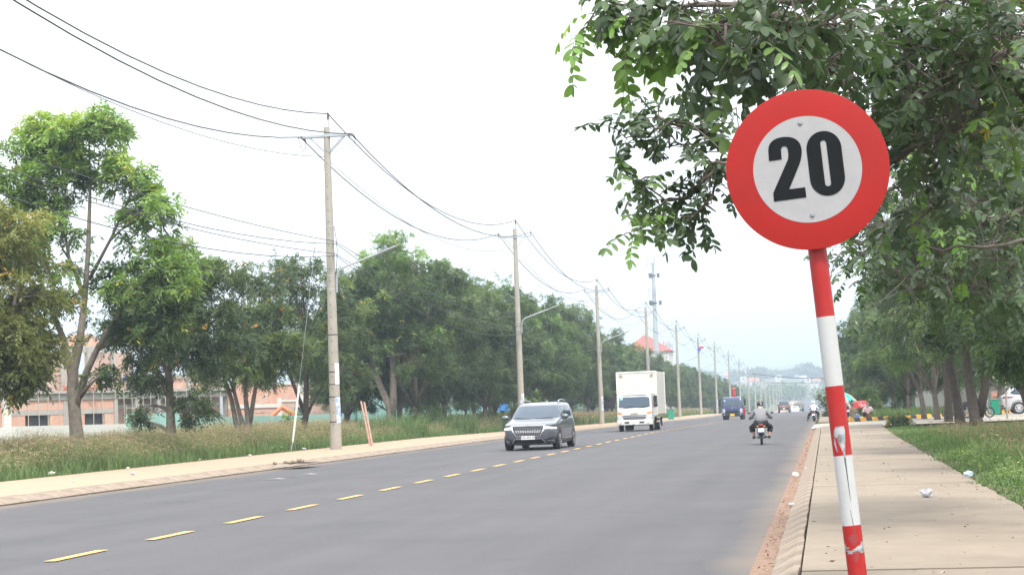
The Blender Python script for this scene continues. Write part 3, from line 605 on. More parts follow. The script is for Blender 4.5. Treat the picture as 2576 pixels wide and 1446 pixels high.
near_tree('big tree overhead with large oval leaves hanging above and behind the speed sign', [
    dict(p=[(2560,150),(2499,124),(2437,287),(2384,340),(2298,373),(2236,407),(2060,420),(1900,400),(1838,368),(1766,316),(1690,306),(1647,282),(1608,244)], D=(11.5,12), r=(.035,.006), n=28, leaf=.072, t=.16),
    dict(p=[(1766,316),(1766,258),(1752,220)], D=(12,12.1), r=(.012,.005), n=10, leaf=.07, t=.15),
    dict(p=[(1690,306),(1651,335),(1613,342),(1575,340),(1530,318)], D=(12,11.8), r=(.01,.004), n=14, leaf=.068, t=.16),
    dict(p=[(2060,430),(1900,425),(1831,421),(1790,416),(1747,397),(1718,368),(1690,340)], D=(11.9,11.8), r=(.016,.005), n=15, leaf=.066, t=.15),
    dict(p=[(1831,421),(1800,430),(1766,469),(1738,488),(1675,507),(1632,483),(1608,464)], D=(11.8,11.8), r=(.014,.004), n=22, leaf=.066, t=.15),
    dict(p=[(1800,450),(1790,500),(1740,540),(1700,560)], D=(11.9,11.7), r=(.01,.004), n=13, leaf=.068, t=.15),
    dict(p=[(1675,507),(1642,531),(1623,550),(1594,583)], D=(11.8,11.6), r=(.009,.004), n=14, leaf=.068, t=.5),
    dict(p=[(1660,440),(1600,460),(1570,430),(1560,410)], D=(11.9,11.8), r=(.007,.003), n=10, leaf=.062, t=.5),
    dict(p=[(2150,-20),(2000,5),(1910,10),(1776,5),(1690,21),(1600,15),(1520,-5)], D=(10.5,9.6), r=(.028,.006), n=40, leaf=.078, t=.3, hang=.3),
    dict(p=[(1560,0),(1500,20),(1470,60),(1450,100)], D=(9.6,9.5), r=(.007,.003), n=8, leaf=.066, t=.74, hang=.35),
    dict(p=[(1640,20),(1590,60),(1570,120),(1565,170)], D=(9.7,9.6), r=(.007,.003), n=9, leaf=.07, t=.66, hang=.35),
    dict(p=[(1760,10),(1700,50),(1660,90)], D=(9.8,9.6), r=(.008,.003), n=11, leaf=.076, t=.66, hang=.3),
    dict(p=[(2250,60),(2193,108),(2136,91),(2083,67),(2020,60)], D=(11,10.6), r=(.018,.006), n=16, leaf=.074, t=.2),
    dict(p=[(2180,330),(2169,254),(2136,220),(2093,182),(2040,150)], D=(11.6,11), r=(.022,.007), n=20, leaf=.07, t=.16),
    dict(p=[(2188,320),(2203,273),(2236,256),(2330,250),(2470,190)], D=(11.6,11.8), r=(.02,.03), n=10, leaf=.062, t=.14),
    dict(p=[(2640,30),(2513,86),(2461,129),(2423,153),(2330,240),(2240,290)], D=(12.5,11.8), r=(.05,.022), n=22, leaf=.062, t=.14),
    dict(p=[(2620,-10),(2494,24),(2423,48),(2330,80),(2240,60)], D=(11.5,10.6), r=(.03,.008), n=34, leaf=.076, t=.24),
    dict(p=[(2600,600),(2523,617),(2413,627),(2332,617)], D=(13.5,13), r=(.018,.006), n=5, leaf=.055, t=.2),
   ], [
    dict(c=(1900,62), r=(270,72), D=(8.6,10.6), n=125, leaf=.086, len=.31, t=.16, hubs=26, s=.15, bright=.10, dx=200),
    dict(c=(2090,170), r=(90,42), D=(9.5,11), n=20, leaf=.078, t=.12, hubs=9, s=.12),
    dict(c=(1700,85), r=(110,70), D=(9.2,10.2), n=30, leaf=.08, len=.3, t=.25, hubs=9, s=.12, bright=.35),
    dict(c=(2420,110), r=(160,120), D=(10,12.5), n=200, leaf=.076, len=.3, t=.2, hubs=26, s=.18, bright=.05),
    dict(c=(2370,290), r=(180,100), D=(10.2,12.5), n=130, leaf=.076, len=.3, t=.14, hubs=22, s=.18, dx=260),
    dict(c=(2300,480), r=(80,110), D=(11,13), n=32, leaf=.075, t=.12, hubs=11, s=.15, dx=200, dy=100),
    dict(c=(2530,180), r=(50,90), D=(10,11), n=22, leaf=.074, t=.6, hubs=5, s=.12),
    dict(c=(1760,350), r=(130,80), D=(11.5,12.5), n=9, leaf=.064, t=.14, hubs=10, s=.12, dx=130, rr=.006),
    dict(c=(1800,490), r=(70,50), D=(11.5,12.3), n=9, leaf=.064, t=.12, hubs=6, s=.1, dx=70, rr=.006),
   ], [(4.6,13.5,.0,.24),(4.5,13.4,1.5,.2),(4.3,13.2,3.2,.17),(3.6,12.6,4.6,.13),(2.6,12.0,5.2,.09),(1.9,11.4,5.3,.06)], 41, 300)
near_tree('second near tree with smaller oval leaves, filling the right side below the overhead branches', [
    dict(p=[(2750,500),(2600,520),(2470,560),(2380,540),(2290,560),(2240,600)], D=(20,18.5), r=(.05,.01), n=40, leaf=.08, t=.26),
    dict(p=[(2700,700),(2560,690),(2450,720),(2350,700),(2260,690)], D=(21,19), r=(.045,.01), n=40, leaf=.08, t=.26),
   ], [
    dict(c=(2430,420), r=(190,140), D=(16.5,22), n=330, leaf=.075, t=.32, hubs=44, s=.32, bright=.3),  # higher bright share tints in the sunlit leaves here
    dict(c=(2400,620), r=(210,120), D=(17,23), n=340, leaf=.075, t=.22, hubs=44, s=.32, bright=.1, rr=.012),
    dict(c=(2500,690), r=(120,70), D=(18,23), n=120, leaf=.085, t=.18, hubs=20, s=.3, bright=.05, rr=.012),
    dict(c=(2240,600), r=(100,70), D=(18,21), n=90, leaf=.075, t=.2, hubs=14, s=.22, bright=.1),
    dict(c=(2480,110), r=(170,130), D=(17,22), n=110, leaf=.085, t=.3, hubs=26, s=.34, bright=.15),
    dict(c=(2320,260), r=(130,150), D=(17,21), n=70, leaf=.085, t=.3, hubs=20, s=.3, bright=.12),
   ], [(5.8,21,.0,.26),(5.7,21,1.5,.22),(5.5,20.8,3.2,.18),(5.2,20.4,5.0,.14),(4.6,20,6.4,.08)], 43, 120)
# fine-leafed right-row trees between
for k, (i, x, y, sc, w_) in enumerate([(0,6.6,31,.92,'over the near grass, trunk outside the picture'),(2,6.0,41,.95,'over the grass behind the near oval-leafed tree'),(2,7.5,48,.95,'filling the right edge above the parked car')]):
    r_tree(i, x, y, f'{kinds[i]} right-row tree {w_}', sc)

# ---------------------------------------------------------------- tower, red-roofed house, town, far wood
def mast():
    p = at(1650, 858, 330); x, y = p[0], p[1]; z0 = float(gz(x, y)); top = at(1642, 662, 330)[2]
    t = thing('telecom_mast', 'tall grey telecom mast with panel antennas rising over the left tree row', 'mast', (x, y, z0))
    h = top-z0; mb = MB(); mb.tube([(0,0,0),(0,0,h*.45),(0,0,h)], [.75,.5,.24], 12); mb.build('shaft', M_galv, t)
    gm = mat('antenna_grey', (.55,.58,.62), .5)
    def z_at(py): return at(1645, py, 330)[2]-z0
    for zc, rad, hh in ((z_at(655), 1.15, 2.3), (z_at(735), 1.05, 1.9)):
        mb = MB()
        for k in range(3): a = k*2*PI/3+.4; mb.cyl((0,0,zc-.5), (rad*math.cos(a), rad*math.sin(a), zc-.5), .05, 6); mb.cyl((0,0,zc+.5), (rad*math.cos(a), rad*math.sin(a), zc+.5), .05, 6)
        mb.build('antenna_frame', M_galv, t)
        for k in range(5): a = k*2*PI/5+.2; q = MB(); q.box((rad*math.cos(a), rad*math.sin(a), zc), (.34, .2, hh), rot=a); q.build('panel_antenna', gm, t, smooth=False, bevel=.03)
    for py, r_ in ((693, .95), (762, 1.15)):
        zc = z_at(py); mb = MB(); mb.lathe([(r_*.55, zc-.08), (r_*.55, zc+.08)], 14); mb.build('platform', M_blackp, t)
        for k in range(3): a = k*2.1; q = MB(); q.box((r_*math.cos(a), r_*math.sin(a), zc), (.5, .5, .8), rot=a); q.build('radio_box', mat('radio_dark', (.10,.12,.15), .6), t, smooth=False)
mast()
M_tile = mat('red_roof_tile', (.42,.09,.065), .7, noise=((.33,.075,.055), .8, .35, .7))
M_tile2 = mat('orange_roof_tile', (.52,.20,.11), .7, noise=((.42,.15,.09), .3, .35, .7))
M_wallw = mat('pale_render', (.62,.60,.56), .85, noise=((.52,.50,.47), .5, .35, .7))
M_glass = mat('dark_window_glass', (.05,.06,.075), .12)
def hip_house():
    D = 420; c = at(1633, 886, D); ridge = at(1617, 843, D)[2]; eave = at(1633, 884, D)[2]; z0 = float(gz(c[0], c[1]))
    t = thing('house', 'house with a big red hipped roof and two steel water tanks behind the poles', 'house', (c[0], c[1], z0)); hw = 5.6; e = eave-z0; r_ = ridge-z0
    w_ = MB(); w_.box((0, 0, e/2), (hw*2-.8, 11, e)); w_.build('wall', M_wallw, t, smooth=False)
    mb = MB(); mb.add([(-hw,-6,e),(hw,-6,e),(hw,6,e),(-hw,6,e),(-1.2,0,r_),(-.4,0,r_)], [(0,1,5,4),(1,2,5),(2,3,4,5),(3,0,4)]); mb.add([(-hw,-6,e-.25),(hw,-6,e-.25),(hw,6,e-.25),(-hw,6,e-.25),(-hw,-6,e),(hw,-6,e),(hw,6,e),(-hw,6,e)], [(0,1,5,4),(1,2,6,5),(2,3,7,6),(3,0,4,7),(0,3,2,1)])
    mb.build('roof', M_tile, t, smooth=False)
    for k in range(3):
        for zz in (e-2.4, e-5.8):
            q = MB(); q.box((-3.2+3.2*k, -5.52, zz), (1.4, .08, 1.6)); q.build('window', M_glass, t, smooth=False)
    for k in (0, 1):
        p = at(1674+13*k, 862, D)-c+np.array([0,0,c[2]-z0]); wt = thing('water_tank', ('left' if k == 0 else 'right')+'-hand steel water tank on the red-roofed house', 'water tank', tuple(at(1674+13*k, 871, D)), group='water tanks on the roof of the red-roofed house')
        q = MB(); q.lathe([(.42,0),(.5,.06),(.5,1.35),(.42,1.5),(.15,1.6)], 14); q.build('tank', M_galv, wt)
        q = MB()
        for a, b in ((-.4,-.4),(.4,-.4),(.4,.4),(-.4,.4)): q.cyl((a, b, -1.4), (a*.9, b*.9, 0), .05, 5)
        q.build('stand', M_galv, wt)
hip_house()

def town_house(x0, x1, yt, yb, D, roof, lab, gable=False, grp='houses of the town on the far slope'):
    for D in range(1180, 2600, 15):
        q_ = at((x0+x1)/2, yb, D)
        if q_[2] <= float(gz(q_[0], D))+.5: break
    HOUSES.append((x0, x1, yb, D))
    a, b = at(x0, yb, D), at(x1, yb, D); top = at((x0+x1)/2, yt, D)[2]; cx, z = (a[0]+b[0])/2, float(gz((a[0]+b[0])/2, D))
    z = min(z, a[2]-1); wd = abs(b[0]-a[0]); h = top-z; rh = 0
    t = thing('house', lab, 'house', (cx, D, z), group=grp); dp = max(6, wd*.6)
    if roof is not None: rh = min(h*.45, max(2.2, (at(x0, yt, D)[2]-at(x0, yb, D)[2])*.62))
    wh = h-rh; q = MB(); q.box((0, 0, wh/2), (wd*.94, dp, wh)); q.build('wall', M_wallw, t, smooth=False)
    if roof is not None:
        q = MB(); W2, D2 = wd/2+.3, dp/2+.6
        if gable: q.add([(-W2,-D2,wh),(W2,-D2,wh),(W2,D2,wh),(-W2,D2,wh),(0,-D2,h),(0,D2,h)], [(0,4,5,3),(1,2,5,4),(0,1,4),(2,3,5),(0,3,2,1)])
        else: q.add([(-W2,-D2,wh),(W2,-D2,wh),(W2,D2,wh),(-W2,D2,wh),(-W2*.8,0,h),(W2*.8,0,h)], [(0,1,5,4),(2,3,4,5),(0,4,3),(1,2,5),(0,3,2,1)])
        q.build('roof', roof, t, smooth=False)
    else:
        q = MB(); q.box((0, 0, wh+.2), (wd*.98, dp*1.04, .4)); q.build('parapet', M_wallw, t, smooth=False)
    n = max(1, int(wd/4))
    for k in range(n):
        q = MB(); q.box((-wd*.47+wd*.94*(k+.5)/n, -dp/2-.03, wh-1.9), (1.5, .1, 1.6)); q.build('window', M_glass, t, smooth=False)
HOUSES = []
M_grey_roof = mat('grey_sheet_roof', (.36,.38,.42), .5)
TH = [(1843,1866,932,950,1500,M_tile,'far house with a red roof, leftmost of the town houses'),(1868,1881,928,936,1750,None,'small white flat-roofed far house up left of the biggest roof'),
 (1877,1914,949,967,1080,M_tile2,'largest orange-tiled far house, nearest of the town'),(1862,1880,948,962,1200,None,'white far house left of the largest orange roof'),
 (1896,1906,943,952,1350,None,'small white far house above the largest orange roof'),(1912,1934,934,950,1700,M_tile2,'far house with an orange roof right of the round far tree'),
 (1946,1956,935,946,1750,M_tile2,'small far house with an orange gable between tree clumps'),(1950,1967,944,960,1300,None,'white two-storey far house in the middle of the town'),
 (1976,1992,935,950,1500,None,'white box-like far house standing clear at mid slope'),(1997,2012,940,955,1400,M_grey_roof,'far white house with a grey gable roof'),
 (2011,2040,932,942,1800,M_tile2,'longest far house with a low red roof under the tall clump'),(2012,2030,944,957,1350,M_grey_roof,'far house with a wide grey roof below the long red one'),
 (2038,2060,966,973,1120,None,'low white far shed beside the road end'),(2026,2040,950,962,1250,None,'pale far house right of the grey-roofed ones'),
 (2044,2064,950,962,1300,M_tile2,'far house half hidden by the red and white sign pole'),(1818,1838,938,952,1400,M_tile2,'far house with a faded roof behind the left poles')]
for h_ in TH: town_house(*h_, gable='gable' in h_[6])
def blob_tree_mesh(name, seed, n, R, q):
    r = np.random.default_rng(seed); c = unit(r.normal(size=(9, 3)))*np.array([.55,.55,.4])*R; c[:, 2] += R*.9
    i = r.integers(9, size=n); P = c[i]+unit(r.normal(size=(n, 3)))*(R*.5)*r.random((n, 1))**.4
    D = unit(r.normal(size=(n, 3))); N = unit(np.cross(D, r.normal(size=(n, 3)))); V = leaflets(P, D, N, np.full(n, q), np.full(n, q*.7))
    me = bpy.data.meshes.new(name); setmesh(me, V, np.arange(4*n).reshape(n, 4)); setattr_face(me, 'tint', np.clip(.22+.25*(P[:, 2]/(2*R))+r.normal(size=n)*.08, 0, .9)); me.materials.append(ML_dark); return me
BT = [blob_tree_mesh('crown', 90+k, 700, 4.5, 1.5) for k in range(3)]
q = MB(); q.tube([(0,0,-1),(0,0,4)], [.4,.25], 6); btr = q.build('trunk', M_barkd, None); BTR = btr.data; bpy.data.objects.remove(btr)
def far_tree(px, ytop, D, R, lab, grp):
    p = at(px, ytop, D); z = float(gz(p[0], D)); t = thing('tree', lab, 'tree', (p[0], D, 0), group=grp); s = R/4.5; sz = max(.6, (p[2]-z)/(4.5*1.95)); t.location = (p[0], D, z); t.scale = (s, s, min(sz, s*1.7)); 
    if sz > s*1.7: t.location[2] = p[2]-4.5*1.95*s*1.7
    c = link('crown', BT[int(px) % 3], t); link('trunk', BTR, t)
FT = [(1903,920,1650,13),(1891,932,1600,8),(1931,929,1750,9),(1940,927,1800,9),(1955,927,1850,9),(1970,930,1800,8),(1983,926,1850,9),(1995,924,1850,8),(2003,920,1750,8),(2013,915,1700,9),(2022,912,1700,8),(2029,909,1700,9),(2037,916,1700,9),(2047,920,1700,9),(2060,922,1700,9),(1858,930,1700,8),(1845,927,1650,7)]
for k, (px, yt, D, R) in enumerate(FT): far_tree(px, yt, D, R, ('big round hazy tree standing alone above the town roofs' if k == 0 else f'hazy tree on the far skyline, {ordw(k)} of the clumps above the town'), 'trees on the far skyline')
def far_wood():
    r = np.random.default_rng(8); Vs = []; Ts = []; n = 46
    spots = []
    for _ in range(900):
        D = r.uniform(980, 2100); x = r.uniform(-260, 330)*(D/1500)
        if abs(x+8) < 12 and D < 1130: continue
        spots.append((x, D, r.uniform(4, 7)))
    for _ in range(90): D = r.uniform(1115, 1180); spots.append((r.uniform(-60, 50), D, r.uniform(4, 6)))
    for _ in range(500): D = r.uniform(420, 980); x = r.choice([-1, 1])*r.uniform(18, 120)+(-8); spots.append((x, D, r.uniform(3, 4.6)))
    def hides(x, D, R):
        d = np.array([x, D, float(gz(x, D))+1.9*R-EYE]); k = FOC/d.dot(CF); px, py = 1288+d.dot(CR)*k, 723-d.dot(CU)*k; w_ = R*FOC/D
        return any(D < h[3]+15 and h[0]-w_ < px < h[1]+w_ and py < h[2]-2 for h in HOUSES)
    spots = [q for q in spots if not hides(*q)]
    for x, D, R in spots:
        z = float(gz(x, D)); m_ = n; c = np.array([x, D, z+R*.9])
        P = c+unit(r.normal(size=(m_, 3)))*np.array([R, R, R*.9])*r.random((m_, 1))**.35; d = unit(r.normal(size=(m_, 3))); N = unit(np.cross(d, r.normal(size=(m_, 3))))
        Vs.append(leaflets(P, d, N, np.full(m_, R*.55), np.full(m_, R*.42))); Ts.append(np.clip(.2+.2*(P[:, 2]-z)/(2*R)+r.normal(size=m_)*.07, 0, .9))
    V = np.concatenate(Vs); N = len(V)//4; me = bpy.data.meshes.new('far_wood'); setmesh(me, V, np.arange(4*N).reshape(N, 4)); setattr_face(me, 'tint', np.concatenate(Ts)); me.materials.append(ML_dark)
    tag(link('far_wood', me), 'far woods covering the slopes around the road and the town', 'woods', kind='stuff')
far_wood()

# ---------------------------------------------------------------- poles, lamps, wires
PY = [26.5, 68.2, 112, 153, 196, 236.5, 277.5, 319, 365, 409, 454, 497, 540, 583, 626, 669, 712, 755, 798]
PT = [13.6, 13.72, 13.7, 12.52, 12.78, 12.42, 12.1, 11.99, 11.59, 10.84, 10.04]
PX = -19.45; tops = []
M_ins = mat('insulator_brown', (.16,.11,.10), .3)
M_lamp = mat('lamp_head_grey', (.33,.35,.37), .5)
M_paper = mat('pasted_notice_blue', (.25,.36,.62), .8, noise=((.75,.77,.80), 9, .42, .6)); M_paperw = mat('pasted_notice_white', (.70,.71,.74), .8)
def pole(i, y, top):
    zb = float(zr(y))+.125; h = top-.56-zb; t = thing('utility_pole', f'pale concrete utility pole with a crossarm, {ordw(i)} along the left pavement from the camera', 'utility pole', (PX, y, zb), group='utility poles along the left pavement')
    q = MB(); nr = 12; q.tube([(0,0,-.2)]+[(0, 0, h*k/nr) for k in range(nr+1)], [.235]+[.235-.105*k/nr for k in range(nr+1)], 14 if i < 6 else 8); q.build('shaft', M_conc, t, ang=60)
    q = MB(); q.cyl((.07,0,h-.5), (.07,0,h+.32), .035, 8); q.build('top_pin', M_galv, t)
    q = MB(); q.lathe([(.025,h+.3)]+[(r_, h+.32+.045*k) for k, r_ in enumerate((.03,.075,.03,.07,.03,.07,.03,.02))], 10, o=(.07,0,0)); q.build('insulator', M_ins, t)
    za = h-.35 if i == 2-1 else h-.55
    arms = (-.11, .11) if i == 1 else (.0,)
    for ay in arms:
        q = MB(); q.box((0, ay-(.15 if i > 1 else 0), za), (2.25, .075, .10)); q.build('crossarm', M_galv, t, smooth=False)
        for s in (-1, 1): q = MB(); q.cyl((s*.08, ay-(.15 if i > 1 else 0), za-.68), (s*.72, ay-(.15 if i > 1 else 0), za-.04), .028, 6); q.build('brace', M_galv, t)
    for s in (-1, 1):
        if i == 1:
            for e in (-1, 1): q = MB(); q.tube([(s*1.05, e*.16, za+.02), (s*1.05, e*.3, za-.02), (s*1.05, e*.52, za-.10)], [.05,.055,.03], 8); q.build('insulator', M_ins, t)
            q = MB(); q.tube([(s*1.05,-.5,za-.1),(s*1.02,-.35,za-.42),(s*1.0,0,za-.55),(s*1.02,.35,za-.4),(s*1.05,.5,za-.12)], .013, 6); q.build('jumper_cable', M_wire, t)
        else:
            q = MB(); q.lathe([(.02,za+.05),(.02,za+.14)]+[(r_, za+.15+.04*k) for k, r_ in enumerate((.03,.06,.03,.06,.02))], 8, o=(s*1.07,-.15,0)); q.build('insulator', M_ins, t)
    if i == 1:
        for k in range(9): q = MB(); q.lathe([(.241-.0083*(zz:=(1.1,2.1,2.6,3.1,4.6,6.45,7.0,8.5,9.0)[k]), zz-.02), (.241-.0083*zz, zz+.02)], 14); q.build('clamp_band', M_galv if k > 4 else M_wire, t)
        for k in range(24): zz = 1+k*.48; q = MB(); q.box((0.0, -.236+.0083*zz, zz), (.03,.012,.045)); q.build('bolt_hole', M_dark, t, smooth=False)
        q = MB(); q.tube([(.20,-.05,9.0),(.27,-.05,8.5),(.30,-.04,8.0),(.26,-.03,7.4),(.2,-.02,7.0)], .014, 5); q.build('drop_cable', M_wire, t)
    if i in (1, 2, 3, 7):
        for k, (zz, hh, a, mt) in enumerate(((2.6,.85,-.55,M_paperw),(1.75,.35,-.6,M_paper),(1.05,.75,-.5,M_paper)) if i == 1 else ((1.9,.5,-.7,M_paper),(1.2,.6,-.7,M_paper)) ):
            q = MB(); R_ = .241-.0083*zz; n = 6; w0 = a-.55; vs = []
            for j in range(n+1):
                an = w0+1.1*j/n; vs += [(R_*math.cos(an), R_*math.sin(an), zz), (R_*math.cos(an), R_*math.sin(an), zz+hh)]
            q.add(vs, [(2*j, 2*j+2, 2*j+3, 2*j+1) for j in range(n)]); q.build('pasted_notice', mt, t)
    if i < 13:
        q = MB(); r0 = .22
        q.tube([(r0,0,6.3),(r0+.02,0,6.95),(r0+.1,0,7.16),(r0+.3,0,7.3),(2.1,0,7.83)], [.045,.045,.042,.04,.038], 8); q.build('lamp_arm', M_galv, t)
        q = MB(); an = math.atan2(.53, 1.6); q.box((2.4,0,7.93), (.72,.24,.07), rot=Matrix.Rotation(-an, 3, 'Y')); q.build('lamp_head', M_lamp, t, smooth=False, bevel=.02)
    return (PX, y, top, zb+za)
for i, y in enumerate(PY):
    top = PT[i] if i < len(PT) else float(zr(y))+12.9
    if i == 0: tops.append((PX, y, 13.7, 12.75)); continue
    tops.append(pole(i, y, top))
# a few poles on the right side far off
for k, y in enumerate([560, 640, 720, 800, 880, 960]):
    t = thing('street_lamp', f'far white street lamp post right of the road, {ordw(k+1)} beyond the crest', 'street lamp', (.5+.9, y, float(zr(y))), group='far street lamps right of the road')
    q = MB(); q.tube([(0,0,0),(0,0,9)], [.14,.09], 7); q.build('post', M_conc, t); q = MB(); q.tube([(0,0,8.9),(-.6,0,9.6),(-2,0,9.9)], .05, 5); q.build('lamp_arm', M_galv, t)
def wire(name, pts, sag, r_, lab, grp=None, mt=None, seg=14):
    q = MB(); P = []
    for a, b in zip(pts[:-1], pts[1:]):
        a, b = Vector(a), Vector(b); s = sag*((b-a).length/42)**2
        for k in range(seg):
            t = k/seg; P.append(a.lerp(b, t)-Vector((0, 0, 4*s*t*(1-t))))
    P.append(Vector(pts[-1])); q.tube(P, r_, 5, True); return tag(q.build(name, mt or M_wire, None), lab, 'cable', grp)
GW = 'cables strung along the pole row'
wire('power_line', [(x+.07, y, tp) for x, y, tp, ta in tops[:13]], 1.65, .025, 'topmost black power line running over the pole tops', GW)
wire('power_line', [(x-1.07, y-.15, ta+(.28 if j > 1 else 0)) for j, (x, y, tp, ta) in enumerate(tops[:13])], 1.7, .025, 'black power line on the crossarm ends away from the road', GW)
wire('power_line', [(x+1.07, y-.15, ta+(.28 if j > 1 else 0)) for j, (x, y, tp, ta) in enumerate(tops[:13])], 1.55, .025, 'black power line on the crossarm ends nearest the road', GW)
wire('power_line', [(x-.1, y, tp-1.75) for x, y, tp, ta in tops[:13]], 1.4, .014, 'thin lower power line attached below the crossarms', GW)
tz = [8.6, 8.5, 6.9, 6.6, 6.6, 6.3, 6.2, 6.1, 5.8]
for k, (dz, dx, sg, r_) in enumerate(((0,.2,.45,.015),(-.1,.25,.9,.015),(-.5,.2,.6,.014),(-.58,.24,1.1,.015))):
    wire('telecom_cable', [(PX+dx, y, z_+dz) for y, z_ in zip(PY[:9], tz)], sg, r_, ['highest','second highest','second lowest','lowest'][k]+' of the four thin telecom cables half-way up the poles', GW)
a, b = at(0, 318, 60), at(830, 572, 68.4); wire('telecom_cable', [tuple(a+(a-b)*.6), tuple(b)], .3, .006, 'thin pale cable sloping from the left edge through the airy treetop to the first pole', GW, mt=M_galv)
a, b = at(440, 488, 75), at(830, 578, 68.4); wire('telecom_cable', [tuple(a+(a-b)*.9), tuple(b)], .3, .006, 'faint cable crossing the white sky left of the first pole', GW, mt=M_galv)
p1, p2 = at(1893, 940, 454), at(2110, 952, 440); wire('overhead_cable', [tuple(p1), tuple(at(1990, 950, 447)), tuple(p2), tuple(at(2300, 948, 440))], .2, .09, 'dark cable bundle crossing high over the road beyond the crest')
p1, p2 = at(1920, 963, 640), at(2120, 962, 640); wire('overhead_cable', [tuple(p1), tuple(p2)], .05, .10, 'hazy second cable bundle crossing the road farther off')
# guy wire of the first pole
t = thing('guy_wire', 'steel guy wire with a white lower sleeve anchored left of the first pole', 'guy wire', (-21.0, 67.2, .12))
q = MB(); A0, A1 = Vector((0,0,0)), Vector((1.5,1.0,12.2)); q.cyl(A0, A1, .009, 5); q.build('wire', M_galv, t)
q = MB(); q.tube([A0.lerp(A1, .03), A0.lerp(A1, .055), A0.lerp(A1, .215)], [.03,.042,.042], 10); q.build('sleeve', M_white, t)
q = MB(); q.tube([(-.02,0,-.05),(.0,0,.2),(.06,0,.34)], .022, 7); q.build('anchor_rod', M_galv, t)
for k in range(6): q = MB(); q.lathe([(.03,0),(.045,.05),(.03,.1)], 8, o=tuple(A0.lerp(A1, .60+.012*k))); q.build('guy_insulator', M_galv, t)
# pair of leaning posts
for k, dx in enumerate((0, .10)):
    b0 = at(932+3*k, 1119, 73.0)+np.array([dx*.4,0,0]); tp = at(908+8*k, 1009+2*k, 73.2)
    t = MB(); t.tube([(0,0,-.1), tuple((tp-b0)*.5), tuple(tp-b0)], [.045,.045,.043], 9); tag(t.build('wooden_post', mat('pinkish_wood', (.50,.33,.26), .8, noise=((.38,.24,.19), 4, .4, .7)), None, loc=tuple(b0)), ['left-hand','right-hand'][k]+' of two pinkish wooden posts leaning together on the left pavement', 'post', 'pair of leaning wooden posts')
# bundle hanging on the seventh pole
p = at(1763, 876, 277); t = thing('hanging_flag', 'red and blue cloth flag hanging on the sixth utility pole', 'flag', tuple(p))
q = MB(); q.add([(-.5,0,.35),(.1,.1,.5),(.75,0,.35),(.6,.15,.0),(.05,.05,-.15),(-.35,.1,-.1)], [(0,1,4,5),(1,2,3,4)]); q.build('red_cloth', mat('flag_red', (.70,.06,.05), .8), t)
q = MB(); q.add([(-.55,.05,.3),(-.2,-.05,.1),(.1,.05,-.35),(-.4,.1,-.75),(-.8,0,-.4)], [(0,1,2,3,4)]); q.build('blue_cloth', mat('flag_blue', (.06,.13,.50), .8), t)
q = MB(); q.cyl((-.9,.1,-.9), (-.1,.1,.5), .03, 6); q.build('rod', M_galv, t); t.scale = (.7, .7, .7)

# ---------------------------------------------------------------- building site on the left
e_ = np.array([.44, .898, 0]); nn_ = np.array([.898, -.44, 0]); O_ = np.array([-59.6, 121.6, 0])
RB = Matrix(((e_[0], nn_[0], 0, O_[0]), (e_[1], nn_[1], 0, O_[1]), (0, 0, 1, 0), (0, 0, 0, 1)))   # local: s along facade, d out, z up
def sx(px, d=0):                       # facade coordinate s for a photo column
    r = ray(px, 1040); o = O_+nn_*d; A = np.array([[r[0], -e_[0]], [r[1], -e_[1]]]); return float(np.linalg.solve(A, o[:2])[1])
def fz(px, py, d=0):                   # height of a photo point on the facade
    r = ray(px, py); o = O_+nn_*d; A = np.array([[r[0], -e_[0]], [r[1], -e_[1]]]); k = float(np.linalg.solve(A, o[:2])[0]); return EYE+r[2]*k
def brickmat(name, c1, c2, mo, sc=1):
    mt = bpy.data.materials.new(name); mt.use_nodes = True; n = mt.node_tree.nodes; l = mt.node_tree.links; b = n['Principled BSDF']; b.inputs['Roughness'].default_value = .9
    tcn = n.new('ShaderNodeTexCoord'); mp = n.new('ShaderNodeMapping'); mp.inputs['Rotation'].default_value = (PI/2, 0, 0); l.new(tcn.outputs['Object'], mp.inputs[0])
    br = n.new('ShaderNodeTexBrick'); br.inputs['Scale'].default_value = 1; br.inputs['Brick Width'].default_value = .2*sc; br.inputs['Row Height'].default_value = .09*sc; br.inputs['Mortar Size'].default_value = .012
    br.inputs['Color1'].default_value = (*c1, 1); br.inputs['Color2'].default_value = (*c2, 1); br.inputs['Mortar'].default_value = (*mo, 1); l.new(mp.outputs[0], br.inputs[0])
    t = n.new('ShaderNodeTexNoise'); t.inputs['Scale'].default_value = .9; t.inputs['Detail'].default_value = 9; t.inputs['Roughness'].default_value = .7; l.new(tcn.outputs['Object'], t.inputs[0])
    r = n.new('ShaderNodeValToRGB'); r.color_ramp.elements[0].position = .5; r.color_ramp.elements[1].position = .66; r.color_ramp.elements[0].color = (0,0,0,1); r.color_ramp.elements[1].color = (.8,.8,.8,1)
    l.new(t.outputs[0], r.inputs[0]); m_ = n.new('ShaderNodeMix'); m_.data_type = 'RGBA'; l.new(r.outputs[0], m_.inputs[0]); l.new(br.outputs[0], m_.inputs[6]); m_.inputs[7].default_value = (*mo, 1); l.new(m_.outputs[2], b.inputs['Base Color']); return mt
M_bri = brickmat('orange_brick', (.66,.29,.185), (.58,.255,.165), (.55,.46,.39)); M_bri2 = brickmat('brown_brick', (.54,.33,.26), (.48,.30,.235), (.52,.42,.36))
M_rawc = mat('raw_concrete', (.42,.40,.37), .9, noise=((.32,.30,.275), .9, .35, .7)); M_plast = mat('white_plaster', (.62,.61,.58), .85)
M_room_shade = mat('room_shade', (.03,.03,.035), .9); M_scaf = mat('scaffold_tube', (.46,.40,.34), .7)  # near-black panels put the unlit rooms' shade into the colour
bld = thing('unfinished_building', 'unfinished brick and concrete building behind the left trees, bare openings and upper slab', 'building', (0,0,0)); bld.matrix_world = RB
